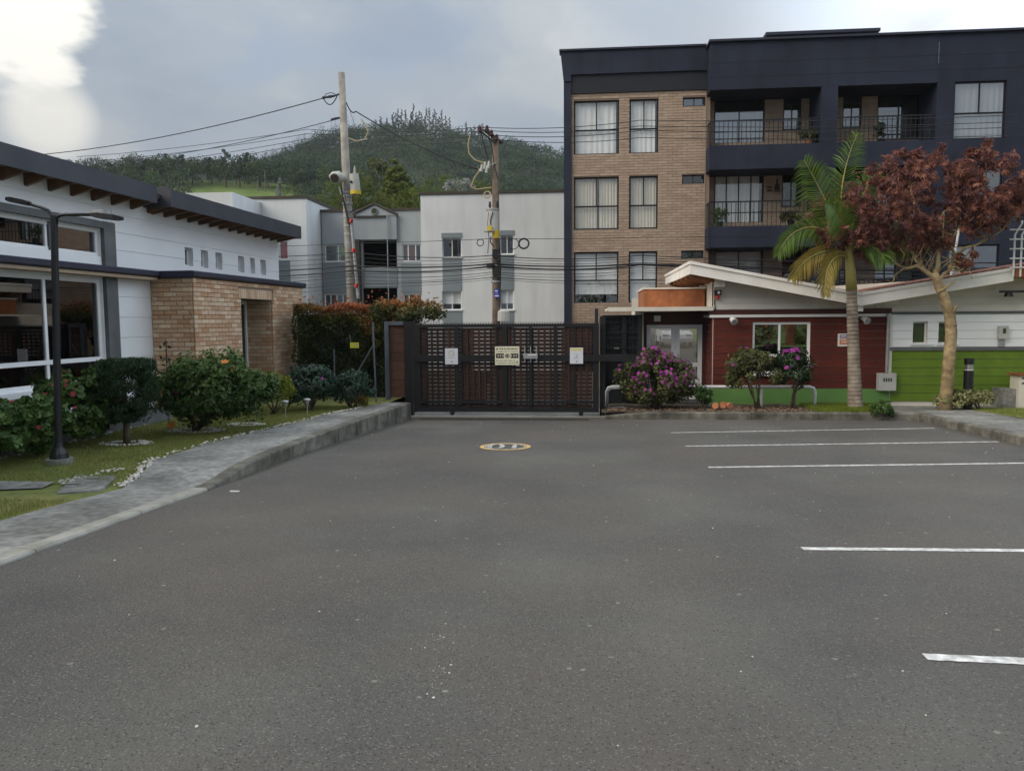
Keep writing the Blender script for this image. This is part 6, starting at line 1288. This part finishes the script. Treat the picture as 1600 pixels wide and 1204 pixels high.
c_ = onY(1098, 618, 18.6); shrub('broad_leaf_plant', 'upright bright green leafy plant between the purple bush and the red wall', 'plant', (c_[0], 18.6, KZ), c_, (.22, .2, .27), 260, .2, MT['leaf_mid'], 93, tm=NARROW, nb=16, stems=5, droop=-1.2)
c_ = onY(1380, 638, 17.95); shrub('low_shrub', 'small dark green round shrub at the corner of the kerb by the walkway', 'shrub', (c_[0], 17.95, KZ), c_, (.3, .26, .2), 1300, .075, MT['leaf_mid'], 94, nb=26, br=.3, stems=4)
for i, (px, w, lb) in enumerate(((1492, .48, 'variegated cream and green shrub at the foot of the maple trunk'), (1528, .42, 'variegated cream and green shrub right of the bollard light'))):
    c_ = onY(px, 624, 18.95+.05*i); shrub('variegated_shrub', lb, 'shrub', (c_[0], 18.95, -.36), c_, (w, .35, .2), 1300, .085, MT['leaf_varieg'], 95+i, nb=30, br=.3, stems=4, group='variegated shrubs')
T = thing('clay_pots', None, None) if False else None
for i, (px, py) in enumerate(((1120, 633), (1129, 632), (1137, 633))):
    c_ = onY(px, py, 18.5); T = thing('clay_pot', ('left', 'middle', 'right')[i]+' of three small terracotta pots lying by the leafy plant', 'pot', (c_[0], 18.5, KZ), group='terracotta pots lying in the bed')
    d = np.array([.06*(i-1), -.1, .0]); m_ = MB(); m_.tube([c_+np.array([0, .08, 0]), c_+np.array([0, .0, 0]), c_+d*.6], [.045, .058, .066], 10); m_.build('body', MT['terracotta'], T); m_ = MB(); m_.tube([c_+d*.55, c_+d*.85], [.078, .078], 10); m_.build('rim', MT['terracotta'], T)
# palm
PY = 18.9; T = thing('palm_tree', 'slender ringed palm with feathery fronds rising over the guardhouse roof', 'palm tree', (onY(1336, 637, PY)[0], PY, KZ))
m_ = MB(); b0, b1 = onY(1336.5, 640, PY), onY(1330.5, 452, PY); pts = []; rad = []
for i in range(91):
    t = i/90; pts.append(b0*(1-t)+b1*t); r0 = .035*(1-t)**4+.142*(1-t)+.115*t; rad.append(r0*(1+(.035 if i % 3 == 0 else -.012)*(1 if t < .55 else 1.9)))
m_.tube(pts, rad, 16); m_.build('trunk', MT['palm_trunk'], T)
m_ = MB(); px_tube(m_, [(1330.5, 453), (1329, 425), (1327, 400), (1326, 378)], PY, [.125, .11, .095, .06], 12); m_.build('crown_shaft', MT['palm_shaft'], T, smooth=True)
def frond(pts, lf, mat, seed, nl=40, dr=.35, w=.032):
    """pts: (px, py, Y) along the rib"""
    rg = rngn(seed); W_ = np.array([onY(*p) for p in pts]); tt_ = np.linspace(0, 1, len(W_))
    def C_(t): # smooth
        k = len(W_)-1; c_ = np.zeros(3)
        from math import comb
        for i in range(k+1): c_ += comb(k, i)*(1-t)**(k-i)*t**i*W_[i]
        return c_
    s = MB(); s.tube([C_(t) for t in np.linspace(0, 1, 14)], [.028*(1-t)+.005 for t in np.linspace(0, 1, 14)], 6); fo = s.build('frond', MT['palm_shaft'], T, smooth=True)
    lb = MB()
    for i in range(nl):
        t = .16+.84*(i+.5)/nl; p = C_(t); tan = C_(min(t+.02, 1))-C_(t-.02); tan /= np.linalg.norm(tan)
        for sd in (-1, 1):
            sid = np.cross(tan, [0, 1, 0]); sid = sid/(np.linalg.norm(sid)+1e-6)*sd; out_ = np.cross(sid, tan)
            L_ = lf*(math.sin(math.pi*min(t*.85+.12, 1))**.6)*rg.uniform(.85, 1.08); d = sid*.8+tan*(.55+.3*t)+np.array([0, rg.uniform(-.45, .25), 0])+np.array([0, 0, -dr*.5]); d /= np.linalg.norm(d)
            q1 = p+d*L_*.5; q2 = p+d*L_+np.array([0, 0, -dr*L_*.55]); wv = np.cross(d, [0, 1, .2]); wv = wv/np.linalg.norm(wv)*w*.5
            lb.add([p-wv*.5, p+wv*.5, q1+wv, q1-wv, q2], [(0, 1, 2, 3), (3, 2, 4)], float(np.clip(rg.normal(.45, .25), 0, 1)))
    tag(lb.build('leaflets', mat, fo, recalc=False), kind='stuff')
PL, PO = MT['palm_leaf'], MT['palm_leaf_old']
frond([(1326, 384, PY), (1306, 335, PY+.1), (1312, 270, PY+.3), (1340, 208, PY+.3)], .62, PL, 1)
frond([(1325, 384, PY), (1302, 340, PY-.1), (1280, 290, PY-.3), (1256, 250, PY-.5)], .78, PL, 2, dr=.5)
frond([(1325, 390, PY), (1290, 345, PY-.2), (1240, 338, PY-.4), (1214, 400, PY-.5)], .5, PL, 3, dr=.55)
frond([(1326, 398, PY), (1296, 382, PY-.3), (1258, 396, PY-.5), (1237, 436, PY-.6)], .46, PO, 4, dr=.6)
frond([(1326, 402, PY), (1306, 392, PY-.4), (1286, 410, PY-.7), (1290, 462, PY-.8)], .44, PO, 5, dr=.5)
frond([(1328, 388, PY), (1350, 350, PY+.2), (1395, 355, PY+.4), (1420, 400, PY+.5)], .55, PL, 6)
frond([(1328, 392, PY), (1345, 375, PY-.2), (1372, 380, PY-.3), (1385, 410, PY-.4)], .5, PL, 7, dr=.5)
frond([(1327, 384, PY), (1330, 345, PY+.3), (1350, 290, PY+.8), (1375, 262, PY+1.2)], .6, PL, 8)
frond([(1327, 386, PY), (1322, 350, PY-.4), (1310, 320, PY-1.0), (1290, 318, PY-1.6)], .55, PL, 9, dr=.6)
# maple
MY = 18.9; T = thing('maple_tree', 'spreading dark red maple with yellowish bent trunk in front of the green boards', 'tree', (onY(1478, 634, MY)[0], MY, -.36)); rg = rngn(98)
m_ = MB(); tp_ = [(1477, 640), (1480, 600), (1483, 560), (1486.5, 520), (1484, 490), (1474, 462), (1465, 442), (1461, 426)]; m_.tube([onY(x, y, MY) for x, y in tp_], [.15, .135, .13, .125, .12, .108, .095, .07], 12)
for x, y, dx, dy in ((1490, 487, 5, -10), (1491, 507, 4, 1), (1474, 452, 18, -12)): m_.tube([onY(x-8, y+4, MY-.05), onY(x, y, MY-.1), onY(x+dx, y+dy, MY-.15)], [.045, .035, .02], 6)
m_.build('trunk', MT['bark_pale'], T, smooth=True)
blobs = [((1440, 318), (1.75, 1.3, .95), 1400), ((1322, 345), (1.0, .8, .68), 760), ((1540, 305), (1.1, 1.1, .9), 740), ((1600, 330), (.7, .9, .7), 420), ((1370, 385), (.5, .5, .34), 300), ((1298, 372), (.42, .4, .42), 230), ((1515, 405), (.34, .3, .2), 90), ((1420, 365), (1.0, .9, .5), 520), ((1525, 258), (.75, .8, .55), 330), ((1400, 262), (.8, .8, .5), 300), ((1455, 248), (.5, .6, .45), 160)]
P = []; N = []
for (px, py), r, n in blobs:
    c_ = onY(px, py, MY); p, q, k = lumps(c_, r, max(10, n//22), .22, n, rg, shell=.5); P.append(p); N.append(q)
P = np.concatenate(P); N = np.concatenate(N)
tag(MB().arr(*leaves(P, N*.5+np.array([0, -.5, .4]), .245, MAPLE, rg, np.clip(rg.beta(1.5, 2.6, len(P)), 0, 1), .5, .9)).build('crown', MT['maple_leaf'], T, recalc=False), kind='stuff')
fork = onY(1461, 428, MY)
lim = [(.062, (1467, 444), (1453, 429), (1437, 417), (1415, 419), (1392, 408), (1372, 380)), (.036, (1437, 417), (1428, 398), (1410, 360), (1350, 345)), (.07, (1461.5, 428), (1465, 406), (1458, 380), (1440, 340), (1420, 290)),
       (.05, (1465, 440), (1483, 423), (1497, 413), (1503, 426)), (.045, (1483, 423), (1489, 402), (1484, 378), (1502, 350), (1540, 300)), (.032, (1489, 402), (1512, 386), (1550, 370), (1590, 340)), (.034, (1465, 406), (1473, 375), (1475, 330)), (.03, (1453, 429), (1424, 394), (1390, 380), (1320, 370)), (.022, (1415, 419), (1400, 428), (1392, 441), (1386, 438)), (.018, (1497, 413), (1512, 418), (1520, 436))]
for i, (r0, *l) in enumerate(lim):
    m_ = MB(); dy = 0 if i in (0, 2, 3) else rg.uniform(-.35, .35); k = len(l); W_ = [onY(x, y, MY+dy*j/k) for j, (x, y) in enumerate(l)]; Q = []
    for j in range(k-1):
        for t in (0, .34, .67): Q.append(W_[j]*(1-t)+W_[j+1]*t+rg.normal(size=3)*.018*(t > 0))
    Q.append(W_[-1]); n_ = len(Q); m_.tube(Q, [r0*(1-.78*j/n_)*rg.uniform(.9, 1.1) for j in range(n_)], 8)
    for j in range(2, n_):
        for r in range(2 if i < 8 else 0):
            a = Q[j]; near = np.argsort(np.linalg.norm(P-a, axis=1)+rg.uniform(0, .8, len(P))); e = P[near[rg.integers(3, 40)]]; m_.tube([a, a*.6+e*.4+rg.normal(size=3)*.07, a*.25+e*.75+rg.normal(size=3)*.07, e], [.016, .012, .009, .005], 5)
    m_.build('limb', MT['bark_pale'], T, smooth=True)

# ================================================================ grass, pebbles, litter
def grass(name, pts, size, mat, seed, lean=.3):
    rg = rngn(seed); n = len(pts); N = np.stack([rg.normal(0, lean, n), -np.ones(n)*.5+rg.normal(0, .7, n), rg.normal(0, .1, n)], 1); N /= np.linalg.norm(N, axis=1)[:, None]
    o = MB().arr(*leaves(pts, N, size, BLADE, rg, rg.uniform(0, 1, n), 1.0, -4.0)).build(name, mat, recalc=False); tag(o, kind='stuff')
rg = rngn(7); n = 65000; y = 7.0+rg.uniform(0, 1, n)**1.15*10.2; ox = np.array([lerp(OX, v) for v in y]); lx = -8.3+.06*(y-10)
x = ox-.03-(ox-lx)*rg.uniform(0, 1, n); keep = (x < ox-.03) & ~((y > 8.15) & (y < 9.0) & (x > -6.9)) & ~((np.hypot(x+7.14, y-11.64) < .28) | (np.hypot(x+6.76, y-13.1) < .35))
pts = np.stack([x, y, np.array([zl(v) for v in y])-.02], 1)[keep]; grass('lawn_grass', pts, .048, MT['grass'], 1)
n = 9000; x = rg.uniform(5.2, 6.9, n); y = rg.uniform(18.1, 19.6, n); grass('bed_grass', np.stack([x, y, np.full(n, KZ-.02)], 1), .1, MT['grass_bright'], 2)
n = 14000; x = rg.uniform(8.92, 12.5, n); y = rg.uniform(13.5, 19.1, n); grass('lawn_grass', np.stack([x, y, np.array([zr(v) for v in y])], 1), .065, MT['grass_bright'], 3)
n = 900; x = rg.uniform(-4.47, -4.25, n); y = rg.uniform(9.6, 13.2, n); ok_ = rg.uniform(0, 1, n) < .2; x = np.array([lerp(KX, v) for v in y])+rg.uniform(.0, .05, n); grass('kerb_weeds', np.stack([x, y, np.array([gz(v) for v in y])], 1)[ok_], .045, MT['grass'], 4)
def pebbles(name, pts, lo, hi, mat, seed):
    rp = random.Random(seed); mb = MB()
    bm = bmesh.new(); bmesh.ops.create_icosphere(bm, subdivisions=1, radius=1); V = np.array([v.co[:] for v in bm.verts]); F = [tuple(v.index for v in f.verts) for f in bm.faces]; bm.free()
    for p in pts:
        s = rp.uniform(lo, hi); A = np.array(Matrix.Rotation(rp.uniform(0, 6), 3, 'Z') @ Matrix.Diagonal((s*rp.uniform(.8, 1.5), s, s*rp.uniform(.5, .8)))); mb.add((V @ A.T)+np.array(p), F, rp.random())
    tag(mb.build(name, mat, recalc=False), kind='stuff')
pp = []; rp = random.Random(6)
for _ in range(380):
    y = rp.choice([rp.uniform(8.9, 10.4), rp.uniform(8.9, 16.8), rp.uniform(12, 16.8)]); pp.append((lerp(OX, y)-.03+rp.gauss(0, .035), y, zl(y)+.008))
for cx, cy, r, n in ((-7.14, 11.64, .3, 170), (-6.76, 13.1, .38, 200), (-6.2, 13.9, .25, 120)):
    for _ in range(n):
        a = rp.uniform(0, 6.28); q = r*rp.uniform(.55, 1.1); pp.append((cx+math.cos(a)*q*1.3, cy+math.sin(a)*q*.8, -.125))
for _ in range(45):
    t = rp.random(); a = onZ(78+t*115, 757-t*18+rp.gauss(0, 1.2), zl(9)); pp.append((a[0]-.02, a[1]+.06+rp.gauss(0, .03), zl(a[1])+.01))
for _ in range(90): y = rp.uniform(10, 14); pp.append((-8.1+rp.gauss(0, .05), y, -.125))
pebbles('white_pebbles', pp, .009, .025, MT['pebble'], 1)
pebbles('wood_chips', [(rp.uniform(.5, 5.6), rp.uniform(18.15, 19.2), KZ+.0) for _ in range(900)], .012, .04, MT['chips'], 2)
pebbles('road_grit', [(x_, y_, gz(y_)+.003) for x_, y_ in [(rp.uniform(-4.2, 7), rp.uniform(2.2, 17.5)) for _ in range(110)]], .004, .009, MT['pebble'], 3)
bx_ = [onG(685+rp.gauss(0, 22), 1030+rp.gauss(0, 30)) for _ in range(34)]
pebbles('road_grit', [(b[0], b[1], gz(b[1])+.001) for b in bx_], .002, .006, MT['pebble'], 4)
for i, (px, py) in enumerate(((367, 768),)):
    a = onG(px, py); m_ = MB(); m_.box(a[0]-.06, a[0]+.05, a[1]-.015, a[1]+.02, gz(a[1])+.002, gz(a[1])+.012); tag(m_.build('paper_scrap', MT['white_metal']), 'small white scrap lying on the asphalt by the dropped kerb', 'litter')
# ================================================================ behind the viewer: trees and a house the windows mirror
for i, (x, y, h, r) in enumerate(((2, -16, 7, 3), (9, -14, 6, 2.6), (15, -18, 9, 3.6), (-6, -20, 9, 3.4))):
    ridge_tree('garden_tree', ('spreading', 'round', 'tall', 'broad')[i]+' tree across the car park, mirrored in the guardhouse windows', x, y, gz(y), h, r, MT['leaf_olive'] if i % 2 else MT['forest_bright'], 14, 900, .35, 400+i, 'trees mirrored in the windows', .5, .3)
for i, (x, y, r, h, mt, lb, fl) in enumerate(((8.3, -6.4, 1.0, .75, 'leaf_lime', 'lime shrub across the car park, first from the white car', None), (10.2, -6.8, 1.2, .9, 'leaf_olive', 'olive shrub with orange flowers across the car park', 'petal_orange'), (12.4, -6.5, 1.1, .8, 'leaf_lime', 'lime shrub across the car park beyond the orange post', None))):
    shrub('mirrored_shrub', lb+', mirrored in the guardhouse window', 'shrub', (x, y, gz(y)), (x, y, gz(y)+h), (r, .8, h), 2200, .12, MT[mt], 500+i, nb=40, br=.28, low=-1, stems=4, flowers=(('flowers', MT[fl], 60, .16, BLOSSOM, (0, .6, .5)),) if fl else ())
T = thing('orange_post', 'orange gate post across the car park, mirrored in the guardhouse window', 'post', (11.6, -5.6, gz(-5.6))); m_ = MB(); m_.box(11.4, 11.8, -5.8, -5.4, gz(-5.6)-.1, gz(-5.6)+2.2); m_.build('shaft', MT['orange'], T); m_ = MB(); m_.box(11.35, 11.85, -5.85, -5.35, gz(-5.6)+2.202, gz(-5.6)+2.3); m_.build('cap', MT['cream'], T)
structure('lawn', gridmesh([-30, -3.8], lambda y: [7, 30], lambda x, y: gz(y)+.08), MT['meadow'])
# white car parked behind the viewer, mirrored in the glass door
CX_, CY_ = 5.3, -5.2; g0 = gz(CY_); T = thing('parked_car', 'white parked car behind the viewer, mirrored in the guardhouse glass door', 'car', (CX_, CY_, g0))
MT['car_white'] = M('car_white', (.78, .78, .78), None, .25, var=.02)
def carsec(mb, prof, w0, w1):       # prof: (y along the car, z); narrower towards the top
    zs = [q for p, q in prof]; lo, hi = min(zs), max(zs); n = len(prof); V = []
    for sd in (-1, 1):
        for p, q in prof: V.append((CX_+sd*(w0+(w1-w0)*(q-lo)/(hi-lo))/2, CY_+p, g0+q))
    mb.add(V, [tuple(range(n))[::-1], tuple(range(n, 2*n))]+[(i, (i+1) % n, (i+1) % n+n, i+n) for i in range(n)]); return mb
carsec(MB(), [(-2.1, .3), (2.0, .3), (2.12, .5), (2.08, .72), (1.9, .82), (1.0, .95), (-1.75, .98), (-2.1, .88), (-2.16, .55)], 1.78, 1.62).build('body', MT['car_white'], T)
carsec(MB(), [(.95, .955), (.25, 1.42), (-.2, 1.5), (-1.1, 1.48), (-1.75, 1.0), (-1.7, .985)], 1.58, 1.2).build('cabin', MT['glass_dark'], T); carsec(MB(), [(.2, 1.45), (-.2, 1.52), (-1.1, 1.5), (-1.2, 1.44)], 1.2, 1.1).build('roof', MT['car_white'], T)
for sx in (-.8, .8):
    for wy in (-1.35, 1.3):
        m_ = MB(); m_.tube([(CX_+sx-.1, CY_+wy, g0+.32), (CX_+sx+.1, CY_+wy, g0+.32)], .32, 20); wh = m_.build('wheel', MT['cable'], T); m_ = MB(); m_.tube([(CX_+sx-.105, CY_+wy, g0+.32), (CX_+sx+.105, CY_+wy, g0+.32)], .2, 16); m_.build('rim', MT['galv'], wh)
    m_ = MB(); m_.box(CX_+sx*.8-.16, CX_+sx*.8+.16, CY_+2.02, CY_+2.11, g0+.62, g0+.74); m_.build('headlight', MT['galv'], T)
# ================================================================ the air
hm = bpy.data.materials.new('haze'); hm.use_nodes = True; t_ = hm.node_tree; t_.nodes.clear()
o_ = t_.nodes.new('ShaderNodeOutputMaterial'); v_ = t_.nodes.new('ShaderNodeVolumePrincipled'); v_.inputs['Color'].default_value = (.82, .9, 1, 1); v_.inputs['Density'].default_value = .0002; v_.inputs['Anisotropy'].default_value = .0
t_.links.new(v_.outputs[0], o_.inputs['Volume'])
m_ = MB(); m_.box(-1600, 1600, -800, 2600, -3, 210); ho_ = tag(m_.build('haze', hm), kind='stuff')
